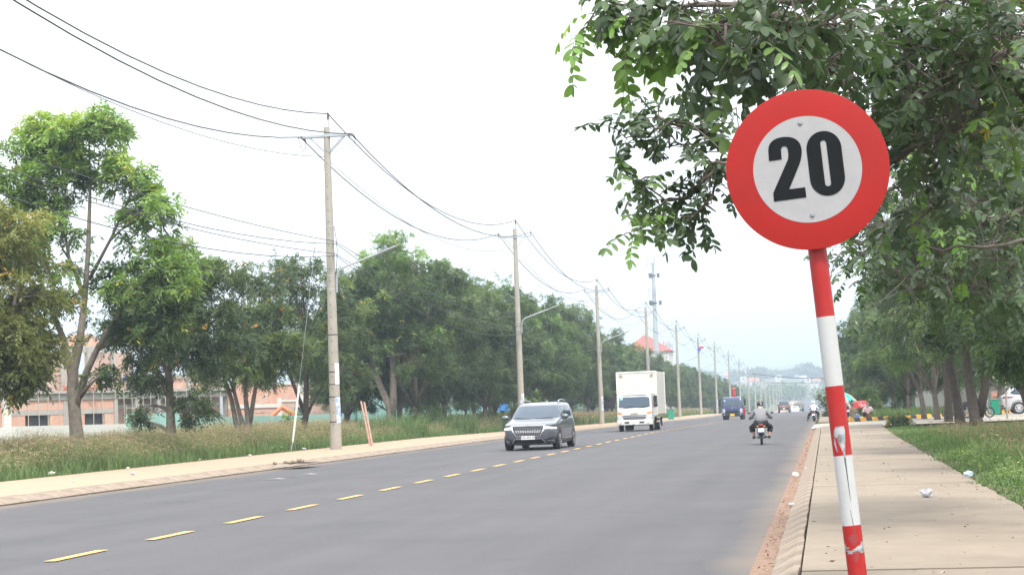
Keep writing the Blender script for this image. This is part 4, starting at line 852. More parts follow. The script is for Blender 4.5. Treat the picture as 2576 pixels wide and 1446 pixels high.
def bb(name, s0, s1, z0, z1, d0, d1, mt, par=None):
    q = MB(); q.box(((s0+s1)/2, (d0+d1)/2, (z0+z1)/2), (abs(s1-s0), abs(d1-d0), z1-z0)); return q.build(name, mt, par or bld, smooth=False)
zg = .3; zs = fz(160, 985); zbm = zs-.62; zl = fz(160, 1042); zw = fz(100, 1073)
sA = sx(-40); s1, s2, s3, s4, s5 = sx(20), sx(165), sx(291), sx(400), sx(575)
# ground floor walls with openings
ops = [(sx(63), sx(126)), (sx(213), sx(263))]; cur = sA
for a, b in ops: bb('brick_wall', cur, a, zg, zbm, -.2, .0, M_bri); bb('brick_wall', a, b, zl, zbm, -.2, .0, M_bri); bb('sill', a, b, zg, zw-.3, -.2, .02, M_bri); bb('opening_shade_panel', a, b, zw-.3, zl, -.3, -.21, M_room_shade); cur = b
bb('brick_wall', cur, s3, zg, zbm, -.2, .0, M_bri)
bb('lintel', s1, s3, zl, zl+.38, -.21, .025, M_rawc)
ops = [(sx(445), sx(466)), (sx(489), sx(507)), (sx(529), sx(541))]; cur = s3; zl2 = fz(450, 1022)
for a, b in ops: bb('brick_wall', cur, a, zg, zbm, -1.2, -1.0, M_bri2); bb('brick_wall', a, b, zl2, zbm, -1.2, -1.0, M_bri2); bb('opening_shade_panel', a, b, zg, zl2, -1.3, -1.21, M_room_shade); cur = b
bb('brick_wall', cur, s5, zg, zbm, -1.2, -1.0, M_bri2); bb('lintel', s3, s5, zl2, zl2+.3, -1.21, -.97, M_plast)
bb('slab', sA, s5, zs-.14, zs+.06, -8, .35, M_rawc); bb('beam', sA, s3, zbm, zs-.14, -.22, .12, M_rawc); bb('beam', s3, s5, zbm, zs-.14, -.6, .1, M_rawc)
for s in (s1, s2, s3, s4, s5, sx(480), sx(345)): bb('column', s-.2, s+.2, zg, zbm, -.45, .06, M_plast if s == s1 else M_rawc)
bb('column', sx(2), sx(20), zg, zs+4, .1, .4, M_plast)
# upper floor: recessed brown wall with the bright window gap, columns, gable
zt = fz(200, 885, -2.2); u1, u2 = sx(186, -2.2), sx(220, -2.2); o0, o1 = fz(200, 940, -2.2), fz(200, 895, -2.2)
bb('brick_wall', sA-2, u1, zs, zt, -2.4, -2.2, M_bri2); bb('brick_wall', u2, sx(330,-2.2), zs, zt, -2.4, -2.2, M_bri2); bb('brick_wall', u1, u2, zs, o0, -2.4, -2.2, M_bri2)
bb('beam', sx(160,-2.2), sx(260,-2.2), zt-.05, zt+.45, -2.5, -1.9, M_rawc)
for px in (29, 107, 164, 228, 291, 360, 335): s = sx(px, -1.8); bb('column', s-.17, s+.17, zs, zt+.3, -2.1, -1.8, M_rawc)
q = MB(); g0, g1 = sx(150,-2.2), sx(250,-2.2); zt2 = fz(215, 838, -2.2)
q.prism([(g0, zt+.45), (g1, zt+.45), (g1, zt+1.2), ((g0+g1)/2+.4, zt2), (g0, zt+1.0)], -2.4, -2.2, lambda x, z, h: (x, h, z)); q.build('gable', M_bri, bld, smooth=False)
q = MB(); A3 = [sx(62,-1.2), fz(62,938,-1.2)], [sx(124,-1.2), fz(124,984,-1.2)]; q.box(((A3[0][0]+A3[1][0])/2, -1.2, (A3[0][1]+A3[1][1])/2), (math.hypot(A3[1][0]-A3[0][0], A3[1][1]-A3[0][1]), .5, .42), rot=Matrix.Rotation(math.atan2(A3[0][1]-A3[1][1], A3[1][0]-A3[0][0]), 3, 'Y')); q.build('stair_beam', mat('dark_stair', (.07,.06,.055), .9), bld, smooth=False)
rnd = random.Random(3)
v0 = sx(330,-2.2); zt3 = fz(450, 942, -2.2)
for px0, px1, m_k in ((335,392,M_bri2),(410,470,M_bri),(486,560,M_bri2)): bb('brick_wall', sx(px0,-2.2), sx(px1,-2.2), zs, zt3-.3, -2.4, -2.2, m_k)
bb('beam', v0, sx(590,-2.2), zt3-.3, zt3, -2.5, -2.0, M_rawc)
for px in (335, 400, 478, 565): s = sx(px, -1.9); bb('column', s-.17, s+.17, zs, zt3, -2.15, -1.85, M_rawc)
# big orange brick wing at right
w0, w1, w2 = sx(580,.6), sx(697,.6), sx(706,.6)
bb('brick_wall', w0, w1, fz(640, 1017, .6), fz(640, 968, .6), .3, .6, M_bri); bb('beam', w0, w1, fz(640, 1026, .6), fz(640, 1017, .6), .3, .66, M_plast); bb('brick_wall', w0, w1, zg, fz(640, 1026, .6), .3, .58, M_bri)
bb('column', w1, w2, zg, fz(700, 1000, .6), .25, .75, M_plast); bb('brick_wall', sx(600,-2), sx(690,-2), zs-.4, fz(640, 935, -2), -2.3, -2, M_bri); bb('beam', sx(600,-2), sx(700,-2), fz(640,935,-2), fz(640,931,-2)+.1, -2.4, -1.9, M_rawc)
w3 = sx(900, .0); bb('brick_wall', w2, w3, zg, fz(780, 1009, 0), -.2, 0, M_bri2); bb('beam', w2, w3, fz(780, 1009, 0), fz(780, 1003, 0), -.25, .06, M_plast); bb('brick_wall', w2+1, w3, fz(780,1003), fz(780, 965), -2.2, -2, M_bri); bb('beam', w2+.5, w3, fz(780,965), fz(780,960), -2.3, -1.9, M_plast)
for px in (765, 840, 905): s = sx(px); bb('column', s-.2, s+.2, zg, fz(px, 960), -.3, .1, M_plast)
bb('opening_shade_panel', sx(832), sx(841), zg, fz(836, 1012), .0, .02, M_room_shade); bb('opening_shade_panel', sx(868), sx(880), zg, fz(870, 1015), .0, .02, M_room_shade)
bb('tarpaulin', sx(665,-1.8), sx(678,-1.8), fz(670,962,-1.8), fz(670,940,-1.8), -1.95, -1.85, mat('blue_sheet', (.25,.40,.75), .7))
# scaffold on the upper slab and thin props in front
scf = thing('scaffold', 'pale tube scaffolding standing on the upper slab of the unfinished building', 'scaffold', (0,0,0)); scf.matrix_world = RB
s = sx(28, -1); k = 0
while s < sx(560, -1):
    for d in (-1.5, -.6):
        q = MB(); q.cyl((s, d, zs+.06), (s, d, zs+rnd.uniform(2.6, 4.0)), .028, 5); q.build('upright', M_scaf, scf)
    q = MB(); q.cyl((s, -.6, zs+.1), (s+1.5, -.6, zs+1.7), .018, 4); q.cyl((s+1.5, -.6, zs+.1), (s, -.6, zs+1.7), .018, 4); q.build('cross_brace', M_scaf, scf)
    if k % 2: q = MB(); q.cyl((s, -.6, zs+1.7), (s+1.5, -.6, zs+1.72), .022, 4); q.cyl((s, -.6, zs+2.9), (s+1.5, -.6, zs+2.9), .022, 4); q.build('ledger', M_scaf, scf)
    s += 1.5; k += 1
prp = thing('prop_row', 'row of thin timber props under the front edge of the raw concrete slab', 'props', (0,0,0)); prp.matrix_world = RB
for px in list(range(40, 300, 27))+list(range(310, 580, 22)):
    s = sx(px+rnd.uniform(-5,5), .3); q = MB(); q.cyl((s, .38, zg-.3), (s+rnd.uniform(-.1,.1), .36, zs+rnd.uniform(-.1,.6)), .03, 5); q.build('prop', M_scaf, prp)
for px in (318, 640, 655): s = sx(px, .6); q = MB(); [q.cyl((s+a, .6, zg), (s+a, .6, 2.9), .025, 4) for a in (0, 1.2)]; [q.cyl((s, .6, z_), (s+1.2, .6, z_), .02, 4) for z_ in (1.2, 1.9, 2.6)]; q.build('prop', M_scaf, prp)
# orange brick stack on the slab
t = thing('brick_pile', 'pile of loose orange bricks on the upper slab behind the airy tree', 'brick pile', tuple((RB @ Vector((sx(196,-.6), -.6, zs+.06))))); 
for k in range(40):
    q = MB(); q.box((rnd.uniform(-1.3,1.6), rnd.uniform(-.3,.3), .06+rnd.random()**2*.35), (.3,.14,.12), rot=rnd.uniform(0,3)); q.build('brick', mat('loose_brick', (.62,.22,.11), .8), t, smooth=False)
# low white wall in front, teal sheet fence, teal shed
def wall_px(name, lab, cat, pts, D, z0, mt, th=.12, n=None, panel='panel'):
    t = thing(name, lab, cat, (0,0,0))
    for k, ((xa, ya, Da), (xb, yb, Db)) in enumerate(zip(pts[:-1], pts[1:])):
        a, b = at(xa, ya, Da), at(xb, yb, Db); L = math.hypot(*(b-a)[:2]); m_ = max(1, round(L/(n or L)))
        for j in range(m_):
            p, q_ = a+(b-a)*(j/m_), a+(b-a)*((j+1)/m_); dv = unit((q_-p)[:2]); nx_ = np.array([-dv[1], dv[0]])*th; g = .012*dv; o_ = .015*(j % 2)*np.array([-dv[1], dv[0]])
            zz0 = min(z0, p[2]-.4); q = MB(); P = [p[:2]+g+o_, q_[:2]-g+o_, q_[:2]-g+nx_+o_, p[:2]+g+nx_+o_]; q.add([(*c, zz0) for c in P]+[(*P[0], p[2]), (*P[1], q_[2]), (*P[2], q_[2]), (*P[3], p[2])], [(0,1,5,4),(1,2,6,5),(2,3,7,6),(3,0,4,7),(4,5,6,7)]); q.build(panel, mt, t, smooth=False)
    return t
M_teal = mat('teal_sheet', (.30,.52,.48), .55, noise=((.34,.56,.52), .4, .35, .7))
wall_px('low_wall', 'low white boundary wall in front of the unfinished building', 'wall', [(-60,1082,100),(40,1072,103),(330,1065,118)], 100, .2, M_plast, n=3)
wall_px('sheet_fence', 'teal metal sheet fence between the roadside trees and the building site', 'fence', [(318,1041,100),(400,1038,104),(452,1037,106)], 100, .2, M_teal, n=1.1, th=.05)
wall_px('sheet_fence', 'long lower teal metal sheet fence running right behind the first concrete pole', 'fence', [(452,1052,107),(620,1046,122),(760,1044,136),(905,1036,150)], 100, .2, M_teal, n=1.1, th=.05)
wall_px('sheet_fence', 'far low teal sheet fence behind the shrubs right of the shed', 'fence', [(1045,1030,165),(1260,1018,215)], 100, .0, M_teal, n=2.2, th=.05)
a, b, c_ = at(902, 1060, 148), at(1002, 1060, 158), at(1062, 1060, 172)
t = thing('shed', 'teal metal-clad shed with a pale roof behind the two-stemmed tree', 'shed', (0,0,0))
def quadwall(nm, p, q_, z0, za, zb_, mt, n=10):
    for j in range(n):
        u, v = j/n, (j+1)/n; P, Q = p+(q_-p)*u, p+(q_-p)*v; m_ = MB(); off = .03*(j % 2)*np.array([1.,-1.,0]); P = P+off; Q = Q+off
        m_.add([(P[0],P[1],z0),(Q[0],Q[1],z0),(Q[0],Q[1],za+(zb_-za)*v),(P[0],P[1],za+(zb_-za)*u),(P[0]-.1,P[1]+.1,z0),(Q[0]-.1,Q[1]+.1,z0),(Q[0]-.1,Q[1]+.1,za+(zb_-za)*v),(P[0]-.1,P[1]+.1,za+(zb_-za)*u)], [(0,1,2,3),(5,4,7,6),(0,3,7,4),(1,5,6,2),(3,2,6,7)]); m_.build(nm, mt, t, smooth=False)
za = at(905, 987, 148)[2]; zb_ = at(1002, 990, 158)[2]; zc = at(1062, 1000, 172)[2]
quadwall('sheet_panel', a, b, 0, za, zb_, M_teal, 10); quadwall('sheet_panel', b, c_, 0, zb_, zc, M_teal, 8)
m_ = MB(); up_ = np.array([-6., 8., .6]); m_.add([tuple(v) for v in (np.array([a[0],a[1],za+.05]), np.array([b[0]+.3,b[1]-.3,zb_+.05]), np.array([b[0]+.3,b[1]-.3,zb_+.25])+0*up_, np.array([a[0],a[1],za+.28]), np.array([a[0],a[1],za+.3])+up_, np.array([b[0],b[1],zb_+.3])+up_)], [(0,1,2,3),(3,2,5,4)]); m_.build('roof', M_plast, t, smooth=False)
# excavator and soil heap
p = at(760, 1044, 142); t = thing('excavator', 'orange excavator half hidden behind the teal fence by the soil heap', 'excavator', (p[0]+.6, p[1], -.1), rz=.45, sc=.85)
M_org = mat('excavator_orange', (.72,.16,.05), .45); q = MB(); q.box((0,0,1.3), (2.6,2.2,1.2)); q.box((1.0,0,1.1),(1.2,2.3,1.0)); q.build('body', M_org, t, smooth=False, bevel=.12)
q = MB(); q.box((-.9,-.4,2.1), (1.1,1.0,1.3)); q.build('cab', M_glass, t, smooth=False, bevel=.1)
q = MB(); q.tube([(-1,.3,1.6),(-2.6,.3,2.8),(-4.0,.3,1.6)], [.22,.26,.18], 8); q.tube([(-4,.3,1.7),(-4.6,.3,.3)], [.18,.15], 8); q.build('boom', M_org, t)
for s in (-1, 1): q = MB(); q.box((0, s*.9, .35), (3.0,.5,.7)); q.build('track', M_dark, t, smooth=False, bevel=.2)
def mound(name, lab, cat, c, r, h, mt, seed=1):
    R = np.random.default_rng(seed); n, k = 26, 9; vs = []
    for i in range(k+1):
        for j in range(n):
            a = 2*PI*j/n; q_ = i/k; rr_ = r*q_*(1+.18*math.sin(3*a+seed)+.1*math.sin(7*a)); vs.append((rr_*math.cos(a), rr_*math.sin(a)*.8, h*(1-q_**1.6)*(1+.25*R.normal()*(.2+q_)*.5)*(i < k)))
    m_ = MB(); m_.add(vs, [(i*n+j, i*n+(j+1) % n, (i+1)*n+(j+1) % n, (i+1)*n+j) for i in range(k) for j in range(n)]); return tag(m_.build(name, mt, None, loc=c), lab, cat)
M_soilr = mat('red_soil', (.30,.17,.115), .95, noise=((.22,.13,.09), 2, .35, .7), bump=.6, bscale=6)
p = at(808, 1052, 146); mound('soil_heap', 'heap of brown soil beside the orange excavator', 'soil heap', (p[0], p[1], .5), 2.3, 1.5, mat('dug_soil', (.17,.12,.09), .95, bump=.5, bscale=6))
# blue container behind the grey car
p = at(1262, 1025, 200); t = thing('blue_lorry', 'bright blue lorry body glimpsed between trunks behind the grey people carrier', 'lorry', (p[0], p[1], float(gz(p[0], p[1]))), rz=.2)
Mb = mat('bright_blue_paint', (.05,.26,.72), .5); zt_ = at(1262, 1001, 200)[2]-float(gz(p[0], p[1])); q = MB(); q.box((0,0,zt_-.75), (1.6,4,1.5)); q.build('body', Mb, t, smooth=False, bevel=.06); q = MB(); q.box((-1.1,0,zt_-1.0), (.8,3,1.0)); q.build('cab', Mb, t, smooth=False, bevel=.15)
for s in (-1, 1): q = MB(); q.lathe([(.45,-.15),(.45,.15)], 16, o=(0, s*1.2, .45), axis='x'); q.build('wheel', M_dark, t)

# ---------------------------------------------------------------- grass and low plants
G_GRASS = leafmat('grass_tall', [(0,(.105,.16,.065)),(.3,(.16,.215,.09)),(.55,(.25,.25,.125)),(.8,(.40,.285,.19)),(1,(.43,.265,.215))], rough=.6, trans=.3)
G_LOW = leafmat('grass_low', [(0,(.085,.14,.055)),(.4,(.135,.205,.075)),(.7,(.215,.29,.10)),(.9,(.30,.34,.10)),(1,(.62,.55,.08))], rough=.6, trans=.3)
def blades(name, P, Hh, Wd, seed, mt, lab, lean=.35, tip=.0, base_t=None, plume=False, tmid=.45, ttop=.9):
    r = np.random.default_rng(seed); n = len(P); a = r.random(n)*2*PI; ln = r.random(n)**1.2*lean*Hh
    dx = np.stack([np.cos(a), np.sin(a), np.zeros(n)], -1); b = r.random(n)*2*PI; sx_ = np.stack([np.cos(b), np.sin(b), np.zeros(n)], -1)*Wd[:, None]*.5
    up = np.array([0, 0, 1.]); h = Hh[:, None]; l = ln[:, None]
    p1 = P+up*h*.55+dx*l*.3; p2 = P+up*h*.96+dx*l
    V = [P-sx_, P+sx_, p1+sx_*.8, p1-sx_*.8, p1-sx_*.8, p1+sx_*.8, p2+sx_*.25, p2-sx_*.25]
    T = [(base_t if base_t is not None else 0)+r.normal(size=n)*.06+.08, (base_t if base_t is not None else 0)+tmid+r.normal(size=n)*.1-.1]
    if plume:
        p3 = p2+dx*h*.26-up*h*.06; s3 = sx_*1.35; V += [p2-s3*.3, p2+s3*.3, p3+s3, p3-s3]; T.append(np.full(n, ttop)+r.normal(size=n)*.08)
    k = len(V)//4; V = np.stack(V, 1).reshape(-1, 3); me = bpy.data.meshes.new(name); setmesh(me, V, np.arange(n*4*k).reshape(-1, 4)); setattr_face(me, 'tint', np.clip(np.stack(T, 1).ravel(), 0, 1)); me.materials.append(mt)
    return tag(link(name, me), lab, 'grass', kind='stuff')
R_ = np.random.default_rng(21)
def patchy(x, y, s, ph):
    return .5+.5*np.sin(x*s+ph+1.7*np.sin(y*s*.6+ph))*np.cos(y*s*.8-ph*2+1.3*np.sin(x*s*.7))
def scatter(n, x0, x1, y0, y1, yp=1.0):
    x = R_.uniform(x0, x1, n); y = y0+(y1-y0)*R_.random(n)**yp; return x, y
x, y = scatter(105000, -31, -20.85, 33, 150, 1.5); edge = np.clip((-20.75-.25*np.sin(y*.7)-.2*np.sin(y*2.1)-x)/1.7, 0, 1); keep = R_.random(len(x)) < .25+.75*edge
x, y, edge = x[keep], y[keep], edge[keep]; pt = patchy(x, y, .45, 1.0)
P = np.stack([x, y, gz(x, y)-.03], -1); p2_ = patchy(x, y, 1.3, 4.2); Hh = (.16+.84*edge**.8*(.30+.45*pt+.50*p2_))*R_.uniform(.6, 1.15, len(x)); hi = (edge > .45)
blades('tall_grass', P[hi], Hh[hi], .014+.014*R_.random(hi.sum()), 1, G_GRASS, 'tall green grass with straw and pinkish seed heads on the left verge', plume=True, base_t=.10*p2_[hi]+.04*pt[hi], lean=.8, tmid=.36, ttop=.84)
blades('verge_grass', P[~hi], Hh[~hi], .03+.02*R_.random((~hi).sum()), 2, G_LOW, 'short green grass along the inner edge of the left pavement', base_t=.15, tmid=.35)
x, y = scatter(24000, -34, -20.7, 150, 330, 1.3); P = np.stack([x, y, gz(x, y)-.03], -1)
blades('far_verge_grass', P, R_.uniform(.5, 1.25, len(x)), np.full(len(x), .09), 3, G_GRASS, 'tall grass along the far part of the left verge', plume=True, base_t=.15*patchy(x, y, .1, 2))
x, y = scatter(5200, -24.8, -21.1, 88, 118); pt = patchy(x, y, .3, 3); k_ = pt > .4; P = np.stack([x, y, gz(x, y)-.03], -1)[k_]
blades('reed_grass', P, R_.uniform(.8, 1.5, len(P)), np.full(len(P), .04), 4, G_LOW, 'clump of higher bluish green grass behind the grey people carrier', base_t=.0, tmid=.3, lean=.6)
# right side
xe = lambda y: 2.30+.16*np.sin(y*1.3)+.10*np.sin(y*3.1+1)+.07*np.sin(y*7)
x, y = scatter(70000, 2.05, 15, 10, 80, 1.5); k_ = (x > xe(y)) & (x < 4+y*.16+2); x, y = x[k_], y[k_]; ed = np.clip((x-xe(y))/.8, 0, 1); pt = patchy(x, y, .9, 5)
P = np.stack([x, y, gz(x, y)-.02], -1); Hh = (.06+.30*ed*(.5+.8*pt))*R_.uniform(.6, 1.3, len(x))*np.interp(y, [10, 40, 60, 78], [1, 1.0, .5, .15])
blades('roadside_grass', P, Hh, .009+.0006*y, 5, G_LOW, 'green grass between the right pavement and the tree row', base_t=.18*pt, lean=.7, tmid=.42)
x, y = scatter(2200, 3.2, 9, 30, 62); P = np.stack([x, y, gz(x, y)-.02], -1)
blades('seeding_grass', P, R_.uniform(.35, .6, len(x)), np.full(len(x), .02), 6, G_GRASS, 'thin pinkish seeding stalks over the right-hand grass', plume=True, base_t=.3, lean=.5)
x, y = scatter(30000, 14, 40, 60, 135); P = np.stack([x, y, gz(x, y)-.02], -1); k_ = ~((y > 78) & (y < 104+2.2*x)); P = P[k_]
blades('far_lawn', P, R_.uniform(.15, .5, len(P)), np.full(len(P), .07), 7, G_LOW, 'grass right of the concrete side road', base_t=.15)
x, y = scatter(22000, .8, 26, 104, 190); k_ = y > yk(x)+.6; x, y = x[k_], y[k_]; P = np.stack([x, y, gz(x, y)-.02], -1)
k_ = ~((x < 2.6)); P = P[k_]
blades('grove_grass', P, R_.uniform(.2, .75, len(P)), np.full(len(P), .06), 8, G_LOW, 'grass under the grove behind the painted kerb', base_t=.12)
# leafy weeds: broad small leaves along the grass edge, with yellow-green tips
def weeds(name, n, x0, x1, y0, y1, h, L, seed, lab, bright=.3, side='R'):
    r = np.random.default_rng(seed); cx = r.uniform(x0, x1, n); cy = r.uniform(y0, y1, n); hh = h*r.uniform(.5, 1.15, n); m_ = 26
    z = np.repeat(gz(cx, cy), m_); u = r.random(n*m_); P = np.stack([np.repeat(cx, m_)+r.normal(size=n*m_)*.10, np.repeat(cy, m_)+r.normal(size=n*m_)*.10, z+np.repeat(hh, m_)*u], -1)
    D = unit(r.normal(size=(n*m_, 3))*np.array([1, 1, .35])+np.array([0, 0, .25])); N = unit(np.array([0, 0, 1.])+r.normal(size=(n*m_, 3))*.5); N = unit(N-D*(N*D).sum(1, keepdims=True))
    V = leaflets(P, D, N, L*r.uniform(.6, 1.2, n*m_), L*.6*r.uniform(.7, 1.2, n*m_)); me = bpy.data.meshes.new(name); setmesh(me, V, np.arange(4*n*m_).reshape(-1, 4))
    t_ = .18+bright*u**2+np.repeat(r.normal(size=n)*.1, m_)+r.normal(size=n*m_)*.05; t_ = np.where((r.random(n*m_) < .008) & (u > .8), 1, np.clip(t_, 0, .92)); setattr_face(me, 'tint', t_); me.materials.append(G_LOW); return tag(link(name, me), lab, 'weeds', kind='stuff')
weeds('ground_weeds', 1700, 2.6, 7.0, 18, 38, .30, .055, 31, 'leafy yellow-green weeds with small yellow flowers beside the right pavement', .55)
weeds('edge_weeds', 500, 2.35, 3.3, 14, 70, .10, .045, 32, 'low creeping plants on the edge of the right pavement', .3)
weeds('verge_weeds', 330, -22.8, -21.1, 66, 122, .42, .11, 33, 'leafy weeds in the left verge beside the pavement', .4)
# shrubs
def shrub(px, D, R, H, lab, seed, mt=None, X=None, grp=None, ncl=70):
    p = at(px, 1060, D); xx = p[0] if X is None else X; t = thing('shrub', lab, 'shrub', (xx, D, float(gz(xx, D))), group=grp); rr = random.Random(seed)
    lobes = [(rr.uniform(-.4,.4)*R, rr.uniform(-.4,.4)*R, H*rr.uniform(.35,.7), R*.55, R*.55, H*.3, 1, rr.uniform(-.1,.15)) for _ in range(5)]
    me, C, idx, lob = crown_mesh('crown', seed, lobes, ncl, .14, .055, mt or ML_bright, base=.25, top=.3, spread=.26); c = link('crown', me, t); c['kind'] = 'stuff'
    q = MB(); [q.tube([(0,0,-.05), (l[0]*.6, l[1]*.6, l[2]*.6), (l[0], l[1], l[2])], [.03,.02,.01], 5) for l in lobes]; q.build('stem', M_bark, t)
shrub(1080, 107, 1.6, 2.0, 'dark leafy shrub between the tree row and the reeds', 51, ML_dark, ncl=130)
shrub(1335, 118, 1.5, 3.0, 'bright green young tree-like shrub right behind the grey people carrier', 52, ML_bright, ncl=120)
shrub(1225, 128, 1.3, 1.7, 'yellow-green bush just left of the grey people carrier', 53, ML_bright)
shrub(720, 95, .9, 1.3, 'small fern-like shrub before the teal fence near the guy wire', 54, ML_bright, ncl=40)
shrub(360, 95, 1.0, 1.0, 'low shrub at the left end of the teal fence', 55, ML_dark, ncl=40)
shrub(2262, 84, .2, .24, 'small dark shrub on the near side of the concrete side road', 56, ML_dark, ncl=45)
for k, (px, D, R, H, m_) in enumerate([(2190,126,1.2,2.6,ML_bright),(2165,132,1.2,2.2,ML_bright),(2225,140,1.6,2.8,ML_dark),(2290,133,1.5,2.4,ML_bright),(2085,133,1.0,2.4,ML_dark),(2130,150,2,3.4,ML_dark),(2390,150,2,2.6,ML_bright),(2205,160,2.4,3.6,ML_dark)]):
    shrub(px, D, R, H, f'shrub under the grove behind the red sign, {ordw(k+1)} of the thicket', 60+k, m_, grp='shrubs of the thicket behind the red sign', ncl=90)

# ---------------------------------------------------------------- litter, dead leaves
def fallen(name, n, fx, seed, col, lab, s0=.04):
    r = np.random.default_rng(seed); P = fx(r, n); D = unit(r.normal(size=(n, 3))*np.array([1, 1, .25])); N = unit(np.array([0, 0, 1.])+r.normal(size=(n, 3))*.35); N = unit(N-D*(N*D).sum(1, keepdims=True))
    V = leaflets(P, D, N, s0*r.uniform(.5, 1.5, n), s0*.4*r.uniform(.5, 1.4, n)); me = bpy.data.meshes.new(name); setmesh(me, V, np.arange(4*n).reshape(-1, 4)); setattr_face(me, 'tint', r.random(n)); me.materials.append(col)
    return tag(link(name, me), lab, 'dead leaves', kind='stuff')
ML_dead = leafmat('dead_leaves', [(0,(.10,.06,.04)),(.4,(.22,.12,.07)),(.8,(.33,.20,.11)),(1,(.42,.32,.22))], rough=.8, trans=.05)
fallen('fallen_leaves', 420, lambda r, n: np.stack([r.uniform(-.2, 2.25, n), 11+60*r.random(n)**1.7, np.full(n, .142)], -1), 3, ML_dead, 'dead leaves and twigs scattered over the right pavement', .05)
fallen('edge_leaves', 900, lambda r, n: (lambda y: np.stack([xe(y)+r.normal(size=n)*.12-.02, y, np.full(n, .135)], -1))(12+60*r.random(n)**1.5), 4, ML_dead, 'brown dead leaves piled where the grass meets the right pavement', .055)
fallen('gutter_leaves', 900, lambda r, n: np.stack([XR+.09+r.normal(size=n)*.05, 12+70*r.random(n)**1.4, np.full(n, .022)], -1), 5, ML_dead, 'dead leaves and grit along the right gutter', .045)
fallen('kerb_leaves', 500, lambda r, n: np.stack([np.full(n, XL-.05)+r.normal(size=n)*.12+.05, 30+90*r.random(n), np.full(n, .03)], -1), 6, ML_dead, 'grit and leaves along the left kerb', .05)
def crumple(name, lab, cat, p, s, mt, seed, flat=.6, grp=None):
    r = random.Random(seed); m_ = MB(); n, k = 9, 6; vs = []
    for i in range(k+1):
        for j in range(n):
            a = 2*PI*j/n; f = 1+r.uniform(-.28,.28); z = -math.cos(PI*i/k); vs.append((s*f*math.sin(PI*i/k)*math.cos(a), s*f*math.sin(PI*i/k)*math.sin(a)*.8, s*flat*(z+1)*f))
    m_.add(vs, [(i*n+j, i*n+(j+1) % n, (i+1)*n+(j+1) % n, (i+1)*n+j) for i in range(k) for j in range(n)]); return tag(m_.build(name, mt, None, smooth=False, loc=tuple(p)), lab, cat, grp)
def on(x, y, z=.0):
    r = ray(x, y); t_ = (z-EYE)/r[2]; return np.array([0,0,EYE])+r*t_
M_bag = mat('plastic_bag', (.52,.51,.56), .5, noise=((.40,.39,.43), 12, .35, .7)); M_bagb = mat('bluish_plastic_bag', (.48,.60,.72), .35)
crumple('plastic_bag', 'crumpled white plastic bag lying on the right pavement', 'plastic bag', on(2331,1250,.135), .085, M_bag, 1)
crumple('plastic_bag', 'bluish plastic bag caught in the grass beside the right pavement', 'plastic bag', on(2436,1200,.2), .075, M_bagb, 2)
m_ = MB(); m_.lathe([(.01,0),(.045,.008),(.065,.025)], 16); tag(m_.build('plate', M_bag, None, loc=tuple(on(2001,1194,.04)+np.array([0,0,0]))), 'white foam bowl tipped over on the right kerb', 'bowl').rotation_euler = (.6,.3,0)
m_ = MB(); m_.lathe([(.02,0),(.026,.07)], 12, axis='x'); tag(m_.build('paper_cup', M_bag, None, loc=tuple(on(1985,1268,.05))), 'white paper cup lying in the right gutter', 'cup')
for k, (px, py, s, lab) in enumerate([(2027,1178,.03,'small white scrap on the right kerb beyond the bowl'),(2047,1080,.13,'white foam box at the far end of the right gutter'),(2063,1070,.04,'white scrap at the far right kerb corner')]): crumple('litter', lab, 'litter', on(px, py, .05), s, M_bag, 10+k, .4)
for k, (px, py, s) in enumerate([(130,1195,.11),(335,1194,.08),(628,1147,.07),(502,1157,.05),(1208,1094,.07),(1190,1110,.06),(1020,1118,.05),(765,1131,.09),(1100,1108,.05),(322,1179,.06),(940,1141,.04),(185,1212,.04)]):
    crumple('litter', f'pale scrap of litter on the left pavement, {ordw(k+1)} of the scattered pieces', 'litter', on(px, py, .14), s, M_bag if k % 3 else mat('torn_paper', (.60,.56,.48), .8), 20+k, .45, 'litter scattered on the left pavement')
# dark and white rag on the road, white paint drip
for k, (px, py, L) in enumerate([(690,1205,.34),(722,1201,.36),(772,1193,.30)]):
    p = on(px, py, .012); m_ = MB(); m_.add([(-L,-.05,0),(0,-.07,.02),(L,-.03,.0),(L*.9,.05,.0),(.1,.07,.03),(-L*.8,.05,.0)], [(0,1,4,5),(1,2,3,4)]); tag(m_.build('rag', mat('dark_rag', (.045,.045,.05), .9) if k == 1 else mat('pale_rag', (.27,.26,.25), .9), None, loc=tuple(p)), ['pale left piece of the torn sheet on the asphalt before the first pole','dark middle piece of the torn sheet on the asphalt','pale right piece of the torn sheet nearest the left kerb'][k], 'rag')
m_ = MB(); p = on(740, 1166, .13); m_.add([(-.35,-.8,.03),(.42,-.8,.0),(.5,.9,.0),(-.2,1.0,.03)], [(0,1,2,3)]); q = m_.build('broken_kerb_hole', mat('hole_brown', (.06,.04,.03), .95), lk, loc=(p[0]+.1, p[1], .135))  # flat dark brown quad laid over the kerb break
for k in range(6): crumple('rubble', f'broken lump of concrete at the gap in the left kerb, {ordw(k+1)} of six', 'rubble', (p[0]+random.uniform(-.4,.5), p[1]+random.uniform(-.9,.9), .14), random.uniform(.07,.13), M_kerb, 40+k, .5, 'rubble at the gap in the left kerb')

